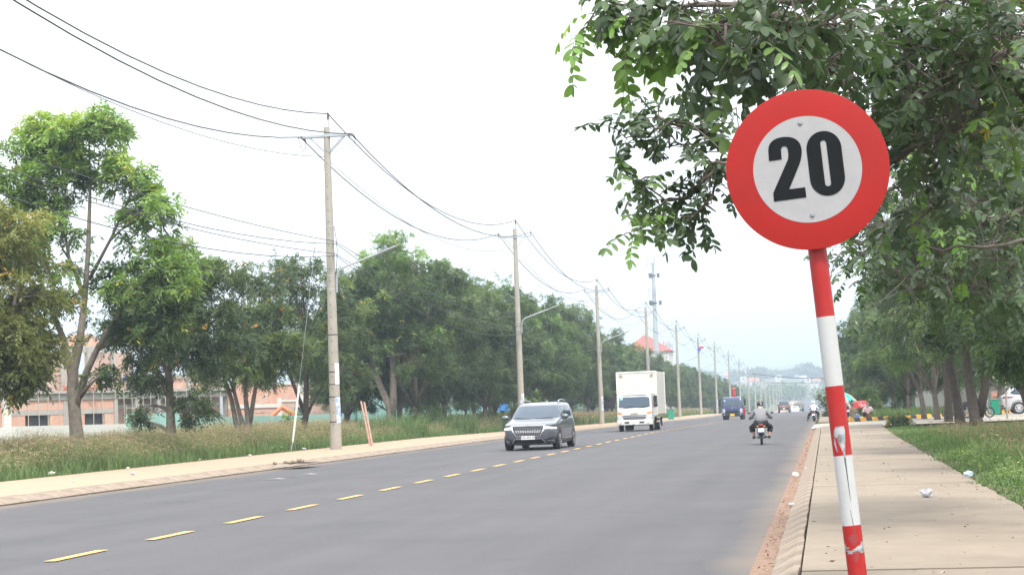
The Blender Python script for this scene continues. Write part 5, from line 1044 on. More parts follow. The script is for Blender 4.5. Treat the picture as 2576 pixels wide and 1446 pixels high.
# ---------------------------------------------------------------- speed sign
M_red = mat('sign_red', (.315,.014,.012), .42, noise=((.27,.017,.015), 5, .35, .7), spec=.18); M_sheet = mat('reflective_white', (.315,.315,.325), .42, noise=((.28,.28,.29), 14, .35, .7), spec=.35); M_blk = mat('sign_black', (.008,.010,.012), .75, spec=.12); M_silver = mat('scraped_metal', (.50,.51,.53), .35, .6, noise=((.20,.20,.21), 30, .42, .62))
M_redp = mat('pole_red', (.32,.014,.013), .4, noise=((.32,.025,.026), 9, .45, .8), spec=.35); M_whp = mat('pole_white', (.42,.43,.435), .45, noise=((.38,.385,.385), 12, .45, .8), spec=.35)
sg = thing('speed_sign', 'round red-rimmed 20 speed limit sign on a leaning red and white striped post', 'traffic sign', (.143, 7.7, .12)); sg.rotation_euler = (0, -math.atan2(.102, 1.385), 0)
C0 = at(2031.5, 431, 7.7); inv = sg.matrix_basis.inverted(); Lc = inv @ Vector(C0); bpy.context.view_layer.update()
face_rot = Matrix.Rotation(math.radians(2.5), 4, 'Z') @ Matrix.Rotation(math.radians(-1), 4, 'X')
SM = Matrix.Translation(Lc+Vector((0,-.062,0))) @ face_rot
def disc(r, y0, y1, n=96, dome=.004): 
    m_ = MB(SM); m_.lathe([(r-.002, y1), (r, y1-.001), (r, y0), (r-.003, y0+.0005)], n, axis='y'); return m_
m_ = MB(SM)
prof = [(.002,-.0050),(.20,-.0049),(.347,-.0042),(.3488,-.0038),(.350,-.0028),(.350,.001),(.348,.002),(.30,.002),(.002,.002)]
m_.lathe(prof, 128, axis='y'); m_.build('red_disc', M_red, sg, ang=25)
m_ = MB(SM); m_.lathe([(.002,-.0062),(.12,-.0061),(.2325,-.0058),(.2327,-.0035)], 128, axis='y'); m_.build('white_centre', M_sheet, sg, ang=60)
cA = math.radians(4.3); RX, RY = 367., 723.; K_ = .35/686
def gp(x, y):                          # traced glyph point -> disc plane (x, z)
    dx, dy = (x-RX)*K_, -(y-RY)*K_; a = -math.radians(6.3); return (dx*math.cos(a)-dy*math.sin(a)+.0, dx*math.sin(a)+dy*math.cos(a))
def bez(p0, p1, p2, n=8): return [((1-t)**2*p0[0]+2*t*(1-t)*p1[0]+t*t*p2[0], (1-t)**2*p0[1]+2*t*(1-t)*p1[1]+t*t*p2[1]) for t in [i/n for i in range(n+1)]]
def rot_back(p): x, y = p[0]-RX, p[1]-RY; a = math.radians(4.2+2.1); return x*math.cos(a)-y*math.sin(a), x*math.sin(a)+y*math.cos(a)
two = [(85,995),(78,922),(203,640)]+bez((203,640),(212,610),(206,565),4)[1:]+bez((206,565),(203,524),(176,523),5)[1:]+bez((176,523),(146,523),(147,562),5)[1:]+[(152,635),(46,648),(40,562)]+bez((40,562),(38,455),(170,443),8)[1:]+bez((170,443),(300,436),(319,545),8)[1:]+bez((319,545),(328,610),(296,690),6)[1:]+[(212,892),(346,877),(355,962)]
def fill(poly, y=-.0085, th=.0008):
    pts = [gp(*p) for p in poly]; m_ = MB(SM); m_.prism(pts, y, y+th, lambda a, b, h: (a, h, b)); return m_
me_ = fill(two); 
def ngon_tri(mb_):
    import bmesh
    o_ = mb_
    bm = bmesh.new(); bm.from_mesh(o_.data); bmesh.ops.triangulate(bm, faces=[f for f in bm.faces if len(f.verts) > 4]); bm.to_mesh(o_.data); bm.free()
q = me_.build('digit_two', M_blk, sg, smooth=False); ngon_tri(q)
cx0, cy0 = 520, 675; ax = math.radians(6.0)
def stad(hw, hh, n=2.6, N=64):
    out = []
    for i in range(N):
        a = 2*PI*i/N; c, s = math.cos(a), math.sin(a); x_ = hw*math.copysign(abs(c)**(2/n), c); y_ = s
        yy = math.copysign(abs(s)**(2/n), s)*hh; out.append((cx0+x_*math.cos(ax)-yy*math.sin(ax)*-1*-1, cy0+x_*math.sin(-ax)+yy*math.cos(ax)) if False else (cx0+x_*math.cos(ax)+yy*math.sin(ax), cy0-x_*math.sin(ax)+yy*math.cos(ax)))
    return out
def stad2(hw, hh, rr_, N=64):          # rounded rectangle outline
    out = []; rx_, ry_ = rr_
    for qd, (sx1, sy1) in enumerate(((1,1),(-1,1),(-1,-1),(1,-1))):
        for i in range(N//4):
            a = PI/2*(qd+i/(N//4-1)); x_ = sx1*(hw-rx_)+rx_*math.cos(a); yy = sy1*(hh-ry_)+ry_*math.sin(a); out.append((cx0+x_*math.cos(ax)+yy*math.sin(ax), cy0-x_*math.sin(ax)+yy*math.cos(ax)))
    return out
oo, ii = stad2(146, 276, (142, 150)), stad2(25, 197, (25, 26)); n = len(oo); m_ = MB(SM)
OO, II = [gp(*p) for p in oo], [gp(*p) for p in ii]
vs = [(x, -.0085, z) for x, z in OO]+[(x, -.0085, z) for x, z in II]+[(x, -.0077, z) for x, z in OO]
m_.add(vs, [(i, n+i, n+(i+1) % n, (i+1) % n) for i in range(n)]+[(i, (i+1) % n, 2*n+(i+1) % n, 2*n+i) for i in range(n)]); m_.build('digit_zero', M_blk, sg, smooth=False)
for bx, by in ((311, 326), (405, 1113)):
    x_, z_ = gp(bx, by); m_ = MB(SM @ Matrix.Translation((x_, 0, z_))); m_.lathe([(.0105,-.0075),(.0105,-.009)], 16, axis='y'); m_.lathe([(.0082,-.009),(.0082,-.0125),(.0066,-.0138)], 6, axis='y'); m_.build('bolt', mat('zinc_bolt', (.26,.29,.31), .5, .3), sg, smooth=False)
# striped post: bands of 0.305 m
def post_z(py): p_ = inv @ Vector(at(np.interp(py, [640, 1446], [2055, 2155]), py, 7.7)); return p_.z
zb_ = [post_z(y_) for y_ in (797, 971, 1145, 1320)]; zt_ = Lc.z+.26; seq = [zt_]+zb_; step_ = (zb_[0]-zb_[3])/3
while seq[-1] > .02: seq.append(max(-.02, seq[-1]-step_))
for k, (za_, zc_) in enumerate(zip(seq[:-1], seq[1:])):
    m_ = MB(); m_.tube([(Lc.x, Lc.y, zc_), (Lc.x, Lc.y, za_)], .0402, 40, False); m_.build('post_band', M_redp if k % 2 == 0 else M_whp, sg, ang=60)
m_ = MB(); m_.lathe([(.0403,0),(.02,.006)], 24, o=(Lc.x, Lc.y, zt_)); m_.build('post_cap', M_redp, sg)
for dz in (-.235, .235):
    m_ = MB(SM); m_.box((0,.016,dz), (.16,.02,.03)); m_.build('clamp', M_galv, sg, smooth=False)
def scrape(zt1, zb1, outline, mt, name='scraped_patch', r_=.0408):
    """outline rows: (t 0..1 down, angle0, angle1) around the post, angle 0 faces the camera, positive to the right"""
    m_ = MB(); vs = []; n = 6
    for t_, a0, a1 in outline:
        for j in range(n+1):
            a = math.radians(a0+(a1-a0)*j/n); vs.append((Lc.x+r_*math.sin(a), Lc.y-r_*math.cos(a), zt1+(zb1-zt1)*t_))
    k = len(outline); m_.add(vs, [(i*(n+1)+j, i*(n+1)+j+1, (i+1)*(n+1)+j+1, (i+1)*(n+1)+j) for i in range(k-1) for j in range(n)]); m_.build(name, mt, sg)
zq = post_z
scrape(zq(1072), zq(1150), [(0,-22,28),(.12,-38,32),(.3,-42,30),(.5,-20,26),(.7,-4,20),(.85,2,17),(1,5,14)], M_silver)
scrape(zq(1150), zq(1262), [(0,5,15),(.3,8,15),(.6,9,14),(.9,11,14),(1,12,13)], mat('dark_scratch', (.05,.065,.07), .5), r_=.0406)
scrape(zq(1100), zq(1135), [(0,-46,-36),(.4,-48,-34),(.8,-40,-30),(1,-34,-28)], M_silver, r_=.0405)
scrape(zq(1280), zq(1345), [(0,4,6),(.5,8,12),(1,14,17)], mat('dark_scratch'), r_=.0406)
scrape(zq(1342), zq(1368), [(0,-12,18),(.3,-30,24),(.6,-24,34),(1,-8,12)], mat('dented_dark_red', (.23,.03,.035), .5), r_=.0405)
scrape(zq(1362), zq(1390), [(0,52,78),(.4,18,82),(.6,-10,80),(.85,-5,70),(1,30,62)], M_silver)
scrape(zq(1366), zq(1390), [(0,-78,-60),(.35,-80,-30),(.7,-74,-5),(1,-50,-12)], M_silver, r_=.0407)
scrape(zq(1388), zq(1412), [(0,4,28),(.4,-14,24),(1,-6,6)], mat('dented_dark_red'), r_=.0405)

# ---------------------------------------------------------------- vehicles
class Body:
    def __init__(s, secs, n=6): s.secs = secs; s.n = n; s.Z = [q[0] for q in secs]
    def par(s, z): return [float(np.interp(z, s.Z, [q[i] for q in s.secs])) for i in (1, 2, 3)]
    def mesh(s, name, mt, parent, N=56, ang=30):
        m_ = MB(); vs = []
        for z, y0, y1, w_ in s.secs:
            for j in range(N):
                a = 2*PI*j/N; c, q = math.cos(a), math.sin(a); vs.append((w_*math.copysign(abs(c)**(2/s.n), c), (y0+y1)/2+(y1-y0)/2*math.copysign(abs(q)**(2/s.n), q), z))
        k = len(s.secs); m_.add(vs, [(i*N+j, i*N+(j+1) % N, (i+1)*N+(j+1) % N, (i+1)*N+j) for i in range(k-1) for j in range(N)]+[tuple(range(N))[::-1], tuple((k-1)*N+j for j in range(N))]); return m_.build(name, mt, parent, ang=ang)
    def front(s, x, z, d, sg_=-1):
        y0, y1, w_ = s.par(z); u = min(.999, abs(x)/w_); h = (y1-y0)/2*(1-u**s.n)**(1/s.n); return (x, (y0+y1)/2+sg_*(h+d), z)
    def side(s, y, z, d, sg_):
        y0, y1, w_ = s.par(z); u = min(.999, abs(y-(y0+y1)/2)/((y1-y0)/2)); return (sg_*(w_*(1-u**s.n)**(1/s.n)+d), y, z)
    def patch(s, name, fn, quad, mt, parent, d=.006, nu=10, nv=5, sg_=-1, th=0):
        (a0, b0), (a1, b1), (a2, b2), (a3, b3) = quad; m_ = MB(); vs = []     # bottom-left, bottom-right, top-right, top-left
        for i in range(nv+1):
            v = i/nv
            for j in range(nu+1):
                u = j/nu; a = (a0*(1-u)+a1*u)*(1-v)+(a3*(1-u)+a2*u)*v; b = (b0*(1-u)+b1*u)*(1-v)+(b3*(1-u)+b2*u)*v; vs.append(fn(a, b, d, sg_))
        m_.add(vs, [(i*(nu+1)+j, i*(nu+1)+j+1, (i+1)*(nu+1)+j+1, (i+1)*(nu+1)+j) for i in range(nv) for j in range(nu)]); return m_.build(name, mt, parent)
def wheel(parent, x, y, r, w_, rimm, s, name='wheel', spokes=8, steer=0):
    m_ = MB(); m_.lathe([(r*.62,-w_/2),(r*.93,-w_/2),(r,-w_*.36),(r,w_*.36),(r*.93,w_/2),(r*.62,w_/2)], 28, axis='x', caps=False); wh = m_.build(name, M_dark, parent, loc=(x, y, r))
    m_ = MB(); m_.lathe([(.02, s*w_*.20),(r*.60, s*w_*.25),(r*.64, s*w_*.46),(r*.66, s*w_*.30)], 24, axis='x', m=1); m_.lathe([(r*.10, s*w_*.30),(r*.13, s*w_*.49),(.02, s*w_*.50)], 12, axis='x')
    for k in range(spokes): a = 2*PI*k/spokes; m_.box((s*w_*.42, math.cos(a)*r*.33, math.sin(a)*r*.33), (w_*.12, r*.11, r*.60), rot=Matrix.Rotation(a-PI/2, 3, 'X'))
    m_.lathe([(r*.57, s*w_*.22),(r*.58, s*w_*.44),(r*.64, s*w_*.52),(r*.67, s*w_*.46),(r*.67, s*w_*.2)], 24, axis='x'); m_.build('rim', [rimm, M_dark], wh, smooth=False); wh.rotation_euler = (0, 0, steer); return wh
def arch(b, parent, y, r, s, zc, mt=None):  # dark panel paints the wheel well's shade; the body is not cut
    m_ = MB(); n = 16; vs = [b.side(y, zc, .004, s)]+[b.side(y+r*math.cos(PI*i/n), max(b.Z[0], zc+r*math.sin(PI*i/n)), .004, s) for i in range(n+1)]+[b.side(y-r, b.Z[0], .004, s), b.side(y+r, b.Z[0], .004, s)]
    m_.add(vs, [(0, i+1, i+2) for i in range(n)]+[(0, n+1, n+2), (0, n+3, 1), (0, n+2, n+3)]); m_.build('wheel_well_shade', mt or M_blackp, parent)
M_tint = mat('tinted_glass', (.03,.055,.085), .05, spec=.6); M_tyre = M_dark
M_chr = mat('chrome', (.72,.72,.74), .18, .9); M_lamp = mat('headlamp_glass', (.62,.64,.68), .12, .2, spec=.8); M_drl = mat('lit_running_lamp', (1,.98,.94), .3, emit=1.6)
M_plate = mat('number_plate_white', (.80,.81,.82), .5); M_platey = mat('number_plate_yellow', (.85,.52,.06), .5); M_tail = mat('tail_lamp_red', (.20,.012,.012), .3); M_orange = mat('indicator_orange', (.80,.26,.04), .3); M_txt = mat('plate_lettering', (.03,.03,.035), .6)

def people_carrier(loc, rz):
    t = thing('people_carrier', 'dark grey people carrier with a chrome-framed grille driving towards the camera', 'car', loc, rz)
    grey = mat('grey_car_paint', (.125,.132,.158), .3, .5, coat=.8)
    b = Body([(.20,.40,4.85,.86),(.24,.16,5.0,.93),(.40,.03,5.1,.975),(.62,.0,5.12,.99),(.80,.01,5.12,.992),(.90,.05,5.12,.985),(.955,.16,5.11,.975),(1.00,.42,5.10,.962),(1.05,.80,5.09,.95),(1.10,1.16,5.07,.935),(1.135,1.25,5.06,.92),(1.35,1.62,5.0,.875),(1.56,2.02,4.88,.80),(1.62,2.2,4.8,.765),(1.665,2.45,4.66,.70),(1.69,2.8,4.45,.55),(1.70,3.1,4.2,.3)], 6)
    body = b.mesh('body', grey, t, N=72)
    b.patch('windscreen', b.front, [(-.865,1.125),(.865,1.125),(.735,1.575),(-.735,1.575)], M_tint, t, nu=24, nv=8, d=.022)
    b.patch('roof_panel', lambda a, z, d, s: (a, 2.3+z, 1.0), [(0,0)]*4, grey, t) if False else None
    for s in (1, -1):
        b.patch('side_window', b.side, [(1.62,1.14),(2.02,1.14),(2.05,1.53),(2.02,1.52)], M_tint, t, sg_=s); b.patch('side_window', b.side, [(2.08,1.14),(3.05,1.14),(3.0,1.57),(2.12,1.57)], M_tint, t, sg_=s)
        b.patch('side_window', b.side, [(3.12,1.15),(4.0,1.16),(3.9,1.57),(3.07,1.58)], M_tint, t, sg_=s); b.patch('side_window', b.side, [(4.35,1.17),(4.85,1.20),(4.65,1.48),(4.3,1.55)], M_tint, t, sg_=s)
        b.patch('side_cladding', b.side, [(1.35,.22),(3.75,.22),(3.75,.36),(1.35,.36)], M_blackp, t, sg_=s, d=.02); b.patch('sill_trim', b.side, [(1.45,.37),(3.6,.37),(3.6,.40),(1.45,.40)], M_chr, t, sg_=s, d=.026)
        arch(b, t, 1.0, .42, s, .36); arch(b, t, 4.09, .42, s, .36)
        for y_ in (1.0, 4.09): wheel(t, s*.87, y_, .36, .24, mat('dark_alloy', (.26,.26,.28), .35, .8), s, spokes=6)
        m_ = MB(); m_.tube([(s*.70,2.5,1.68),(s*.70,2.62,1.745),(s*.68,3.2,1.775),(s*.66,4.2,1.745),(s*.66,4.35,1.68)], .022, 8); m_.build('roof_rail', M_galv, t)
        m_ = MB(); m_._ell((s*1.10,1.52,1.16), (.135,.09,.095), 14, 10, 0); m_.box((s*.98,1.55,1.09), (.14,.05,.05)); m_.build('wing_mirror', grey, t)
        b.patch('headlamp', b.front, [(s*.62,.80),(s*.95,.80),(s*.95,.88),(s*.56,.885)], mat('lamp_housing', (.06,.06,.07), .15), t, d=.008)
        b.patch('running_lamp', b.front, [(s*.55,.765),(s*.94,.745),(s*.94,.79),(s*.57,.845)], M_drl, t, d=.016); b.patch('grille_trim', b.front, [(s*.40,.505),(s*.445,.50),(s*.66,.83),(s*.59,.83)], M_drl if False else M_chr, t, d=.018)
        b.patch('fog_lamp_recess', b.front, [(s*.60,.29),(s*.95,.29),(s*.955,.48),(s*.72,.43)], M_blackp, t, d=.006); b.patch('bumper_blade', b.front, [(s*.58,.27),(s*.64,.265),(s*.52,.40),(s*.46,.395)], M_galv, t, d=.012)
        b.patch('fog_lamp', b.front, [(s*.68,.325),(s*.88,.325),(s*.88,.35),(s*.68,.35)], M_lamp, t, d=.014); b.patch('tail_lamp', b.front, [(s*.6,.98),(s*.9,.98),(s*.9,1.08),(s*.6,1.08)], M_tail, t, sg_=1)
    b.patch('grille', b.front, [(-.42,.52),(.42,.52),(.60,.845),(-.60,.845)], M_blackp, t, d=.008); gr = t.children[-1] if False else None
    for r_ in range(6):
        z0 = .545+r_*.046; hw = .42+(z0-.52)*.52; n_ = 11
        for j in range(n_):
            xa = -hw+.03+(2*hw-.06)*(j+.14+.0*(r_ % 2))/n_; xb = -hw+.03+(2*hw-.06)*(j+.86)/n_; b.patch('grille_slot', b.front, [(xa,z0),(xb,z0),(xb,z0+.024),(xa,z0+.024)], M_chr if r_ < 4 else mat('grille_dull', (.16,.16,.17), .4), t, d=.014, nu=1, nv=1)
    b.patch('grille_trim', b.front, [(-.43,.485),(.43,.485),(.42,.52),(-.42,.52)], M_chr, t, d=.02); b.patch('bonnet_trim', b.front, [(-.62,.875),(.62,.875),(.62,.893),(-.62,.893)], M_chr, t, d=.012)
    b.patch('lower_intake', b.front, [(-.62,.235),(.62,.235),(.46,.40),(-.46,.40)], M_blackp, t, d=.007); b.patch('intake_trim', b.front, [(-.46,.40),(.46,.40),(.45,.42),(-.45,.42)], M_galv, t, d=.013)
    b.patch('skid_plate', b.front, [(-.60,.20),(.60,.20),(.60,.245),(-.60,.245)], M_galv, t, d=.03); b.patch('bumper_cladding', b.front, [(-.97,.20),(.97,.20),(.965,.275),(-.965,.275)], M_blackp, t, d=.003, nu=24)
    m_ = MB(); m_.box((0,-.032,.455), (.50,.012,.125)); pl = m_.build('number_plate', M_plate, t, smooth=False); text_mesh('lettering', '93A-455.03', .105, face_minus_y(0,-.0395,.455), M_txt, pl, bold=.002)
    text_mesh('badge', 'KIA', .07, face_minus_y(0,-.035,.93) @ Matrix.Scale(1.9, 4, (1,0,0)), M_chr, t, depth=.004, bold=.001)
    m_ = MB()
    for s in (-1, 1): m_.tube([(s*.1,1.15,1.115),(s*.4,1.17,1.13),(s*.72,1.22,1.16)], .010, 5)
    m_.build('wiper', M_blackp, t); b.patch('windscreen_sticker', b.front, [(-.61,1.47),(-.45,1.475),(-.45,1.525),(-.60,1.52)], mat('cyan_sticker', (.25,.62,.80), .5), t, d=.012)
    m_ = MB(); m_.add([(0,4.0,1.70),(0,4.2,1.70),(0,4.22,1.78)], [(0,1,2)]); m_.tube([(0,4.0,1.69),(0,4.12,1.71),(0,4.2,1.77)], [.035,.03,.008], 6); m_.build('roof_antenna', grey, t)
    m_ = MB(); m_.box((0,2.6,.24), (1.6,4.2,.12)); m_.build('underbody', M_blackp, t, smooth=False)
people_carrier((-10.44, 61.3, 0), math.radians(-1.0))

def lorry(loc, rz, lab, cabm, box=True, plate='white', flat=None):
    t = thing('lorry', lab, 'lorry', loc, rz)
    b = Body([(.52,.05,1.60,.97),(.75,.0,1.62,1.0),(1.20,.02,1.62,1.0),(1.32,.06,1.62,.995),(1.95,.34,1.6,.945),(2.12,.46,1.58,.915),(2.18,.60,1.5,.86),(2.20,.8,1.4,.7)], 10); b.mesh('cab', cabm, t, N=64)
    b.patch('windscreen', b.front, [(-.885,1.33),(.885,1.33),(.84,2.02),(-.84,2.02)], M_tint, t, nu=12); b.patch('windscreen_seal', b.front, [(-.915,1.30),(.915,1.30),(.865,2.05),(-.865,2.05)], M_blackp, t, d=.002, nu=12)
    for s in (1, -1):
        b.patch('door_window', b.side, [(.50,1.36),(1.30,1.36),(1.30,1.98),(.62,1.98)], M_tint, t, sg_=s); b.patch('door_gap', b.side, [(1.36,.62),(1.375,.62),(1.375,2.0),(1.36,2.0)], M_blackp, t, sg_=s, nu=1)
        b.patch('headlamp', b.front, [(s*.72,.66),(s*.96,.64),(s*.965,.98),(s*.69,.93)], M_lamp, t, d=.012); b.patch('indicator_lamp', b.front, [(s*.70,.94),(s*.965,.98),(s*.96,1.08),(s*.72,1.05)], M_orange if box else M_lamp, t, d=.014); b.patch('corner_lamp', b.front, [(s*.72,1.05),(s*.96,1.09),(s*.95,1.16),(s*.74,1.14)], M_lamp, t, d=.012) if box else None
        for y_, dual in ((.92, 0), (4.35 if box else 3.6, 1)):
            wheel(t, s*(.86 if not dual else .78), y_, .37, .22 if not dual else .46, mat('steel_rim', (.34,.33,.32), .5, .4), s, spokes=5)
        m_ = MB(); m_.tube([(s*.93,.38,2.06),(s*1.14,.18,2.03),(s*1.17,.15,1.85)], .017, 6); m_.tube([(s*1.0,.45,1.28),(s*1.15,.2,1.32),(s*1.17,.16,1.42)], .014, 6); m_.box((s*1.19,.14,1.76), (.21,.07,.40)); m_.box((s*1.20,.14,1.44), (.22,.07,.22)); m_.build('wing_mirror', M_blackp, t, smooth=False, bevel=.02)
    bm_ = mat('cream_bumper', (.66,.64,.58), .45) if box else M_blackp
    m_ = MB(); m_.prism([(-1.0,.0),(-.96,-.10),(-.6,-.17),(.6,-.17),(.96,-.10),(1.0,.0),(1.0,.5),(-1.0,.5)], .36, .63, lambda x_, y_, h: (x_, y_, h)); m_.build('bumper', bm_, t, smooth=False, bevel=.035)
    for s in (1, -1):
        m_ = MB(); m_.lathe([(.055,-.13),(.055,-.165),(.04,-.175)], 12, o=(s*.78,.0,.49), axis='y'); m_.build('fog_lamp', M_lamp, t); m_ = MB(); m_.box((s*.42,-.165,.50), (.26,.03,.09)); m_.build('bumper_slot', M_blackp, t, smooth=False)
    if box:
        b.patch('grille', b.front, [(-.62,.66),(.62,.66),(.70,.90),(-.70,.90)], mat('grille_grey', (.24,.25,.27), .35, .5), t, d=.006)
        for z_ in (.86, .77, .68): b.patch('grille_slot', b.front, [(-.60,z_),(.60,z_),(.62,z_+.026),(-.62,z_+.026)], M_blackp, t, d=.012); 
        for z_ in (.815, .725): b.patch('grille_bar', b.front, [(-.61,z_),(.61,z_),(.62,z_+.022),(-.62,z_+.022)], M_chr, t, d=.016)
        text_mesh('badge', 'JAC', .13, face_minus_y(0,-.012,.985) @ Matrix.Scale(1.9, 4, (1,0,0)), mat('bronze_letters', (.33,.27,.16), .4, .5), t, depth=.006, bold=.003)
    else:
        b.patch('grille', b.front, [(-.50,.64),(.50,.64),(.56,.90),(-.56,.90)], M_blackp, t, d=.006); text_mesh('badge', 'H', .15, face_minus_y(0,-.02,1.10) @ Matrix.Shear('XZ', 4, (0,0)), M_chr, t, depth=.006, bold=.004)
    m_ = MB(); m_.box((-.02,-.185,.47), (.42,.012,.17 if box else .20)); pl = m_.build('number_plate', M_plate if plate == 'white' else M_platey, t, smooth=False)
    if box: text_mesh('lettering', '93C', .075, face_minus_y(-.02,-.193,.51), M_txt, pl, bold=.001); text_mesh('lettering', '104.61', .075, face_minus_y(-.02,-.193,.43), M_txt, pl, bold=.001)
    m_ = MB()
    for s in (-.55, .25): m_.tube([(s,.02,1.31),(s+.2,.04,1.35),(s+.5,.08,1.40)], .012, 5)
    m_.build('wiper', M_blackp, t); b.patch('windscreen_sticker', b.front, [(-.80,1.78),(-.66,1.78),(-.66,1.90),(-.79,1.90)], mat('cyan_sticker'), t, d=.012)
    m_ = MB(); m_.box((0,3.2,.62), (.8,5.0 if box else 4.2,.18)); m_.box((0,2.6,.5), (1.5,.5,.4)); m_.build('chassis', M_blackp, t, smooth=False)
    if box:
        bm2 = mat('white_box_panel', (.60,.58,.53), .5, noise=((.53,.51,.465), .8, .35, .75)); m_ = MB(); m_.box((0,4.35,2.12), (2.25,5.2,2.45)); bx_ = m_.build('cargo_box', bm2, t, smooth=False, bevel=.03)
        for x_ in (-1.125, 1.125):
            for y_ in (1.75, 6.95): m_ = MB(); m_.box((x_*1.0,y_,2.12), (.06,.06,2.49)); m_.build('corner_rail', M_white, bx_, smooth=False)
        for z_ in (.90, 3.34): m_ = MB(); m_.box((0,1.745,z_), (2.2,.05,.07)); m_.build('edge_rail', M_white, bx_, smooth=False)
        for s in (-1, 1): m_ = MB(); m_.box((s*.88,1.71,3.16), (.16,.06,.11)); m_.build('marker_lamp', mat('dim_lamp', (.35,.33,.22), .4), bx_, smooth=False, bevel=.02)
        for s in (-1, 1): 
            m_ = MB(); m_.box((s*1.05,3.0,.72), (.05,1.7,.10)); m_.box((s*1.05,3.0,.5), (.05,1.7,.10)); m_.build('side_guard', mat('dusty_rail', (.42,.38,.32), .8), t, smooth=False); m_ = MB(); m_.box((s*.85,4.95,.45), (.5,.02,.5)); m_.build('mud_flap', M_dark, t, smooth=False)
    else:
        rd = mat('crane_red', (.42,.035,.03), .45); m_ = MB(); m_.box((0,3.4,.82), (1.95,3.4,.14)); m_.box((1.0,3.4,.72),(.06,3.2,.5)); m_.box((-1.0,3.4,.72),(.06,3.2,.5)); m_.build('flat_bed', rd, t, smooth=False)
        m_ = MB(); m_.tube([(.12,1.95,.8),(.12,1.95,2.35)], [.2,.16], 10); m_.tube([(.12,1.95,2.1),(.10,2.1,2.9)], [.17,.15], 8); m_._ell((.10,2.1,2.9),(.2,.2,.16),10,6,0); m_.build('crane', rd, t)
        for s in (1,): m_ = MB(); m_.tube([(s*1.05,1.95,.45),(s*1.02,1.95,1.2)], .09, 8); m_.build('outrigger', rd, t)
lorry((-10.6, 98.0, float(zr(98))), math.radians(0), 'white box lorry with orange indicators following the grey people carrier', mat('white_cab_paint', (.62,.61,.58), .35, coat=.4))
lorry((-8.9, 170, float(zr(170))), 0, 'small blue flatbed lorry with a red crane column and yellow plate', mat('blue_cab_paint', (.022,.035,.13), .3, coat=.5), box=False, plate='yellow')

def rear_car(kind, loc, lab, paint, wd, ht, L, cat):
    t = thing(kind, lab, cat, loc); k = ht/1.8; w_ = wd/2; clr = .45 if 'pickup' in kind else .22      # faces +Y: rear at y=0
    if 'pickup' in kind:
        b = Body([(.40,.0,L,w_*.95),(.60,-.02,L,w_),(1.05,.0,L,w_),(1.15,.03,L,w_*.97)], 10); b.mesh('body', paint, t)
        c = Body([(1.12,1.5,3.6,w_*.92),(1.40,1.6,3.5,w_*.86),(1.74,1.85,3.2,w_*.74),(1.80,2.0,3.0,w_*.62)], 8); c.mesh('cabin', paint, t); c.patch('rear_window', c.front, [(-.68*w_,1.25),(.68*w_,1.25),(.62*w_,1.66),(-.62*w_,1.66)], M_tint, t)
        m_ = MB(); m_.tube([(-.75*w_,1.4,1.12),(-.70*w_,1.3,1.70),(.70*w_,1.3,1.70),(.75*w_,1.4,1.12)], .03, 6); m_.build('roll_bar', M_blackp, t)
        b.patch('tailgate', b.front, [(-.78*w_,.70),(.78*w_,.70),(.78*w_,1.12),(-.78*w_,1.12)], mat('bronze_tailgate', (.20,.09,.06), .35, coat=.5), t, d=.008); b.patch('tailgate_bar', b.front, [(-.25*w_,.96),(.25*w_,.96),(.25*w_,1.03),(-.25*w_,1.03)], M_chr, t, d=.03)
        b.patch('bumper', b.front, [(-.98*w_,.42),(.98*w_,.42),(.98*w_,.62),(-.98*w_,.62)], M_blackp, t, d=.02, nu=20); zt1, wy = (.80, 1.08), (.82, 3.9); wr = .40
    else:
        b = Body([(.20,.15,L,w_*.9),(.34,.02,L,w_*.97),(.60,.0,L,w_),(.90,.05,L,w_*.98),(.98,.22,L-.2,w_*.93),(1.02,.6,L-1.0,w_*.9),(1.25,1.0,L-1.5,w_*.78),(1.42,1.45,L-1.9,w_*.68),(1.47,1.9,L-2.2,w_*.5)], 6); b.mesh('body', paint, t)
        b.patch('rear_window', b.front, [(-.72*w_,1.05),(.72*w_,1.05),(.62*w_,1.38),(-.62*w_,1.38)], M_tint, t); b.patch('bumper', b.front, [(-.7*w_,.25),(.7*w_,.25),(.7*w_,.38),(-.7*w_,.38)], M_blackp, t); zt1, wy = (.72, .88), (.85, 3.6); wr = .33
    for s in (-1, 1):
        b.patch('tail_lamp', b.front, [(s*.70*w_,zt1[0]),(s*.96*w_,zt1[0]),(s*.96*w_,zt1[1]),(s*.78*w_,zt1[1])], M_tail, t, d=.012)
        for y_ in wy: wheel(t, s*(w_-.12), y_, wr, .22, M_galv, s, spokes=6); arch(b, t, y_, wr+.07, s, wr)
        m_ = MB(); m_._ell((s*(w_+.12), L*.58 if 'pickup' in kind else 2.5, 1.22 if 'pickup' in kind else .98), (.12,.07,.09), 8, 6, 0); m_.build('wing_mirror', paint, t)
    m_ = MB(); m_.box((0,-.04,.62 if 'pickup' in kind else .5), (.33,.02,.17)); m_.build('number_plate', M_plate, t, smooth=False)
rear_car('pickup_truck', (-6.55, 279, float(zr(281))), 'dark pickup truck with a bronze tailgate driving away at the crest', mat('dark_pickup_paint', (.05,.05,.065), .3, coat=.5), 1.87, 1.8, 5.2, 'pickup truck')
p = at(2000, 1027, 362); rear_car('saloon_car', (p[0], 360, at(2000, 1021.5, 360)[2]-1.47), 'white saloon car beside the dark pickup, half sunk behind the crest', mat('white_car_paint', (.72,.74,.76), .3, coat=.6), 1.8, 1.45, 4.6, 'car')
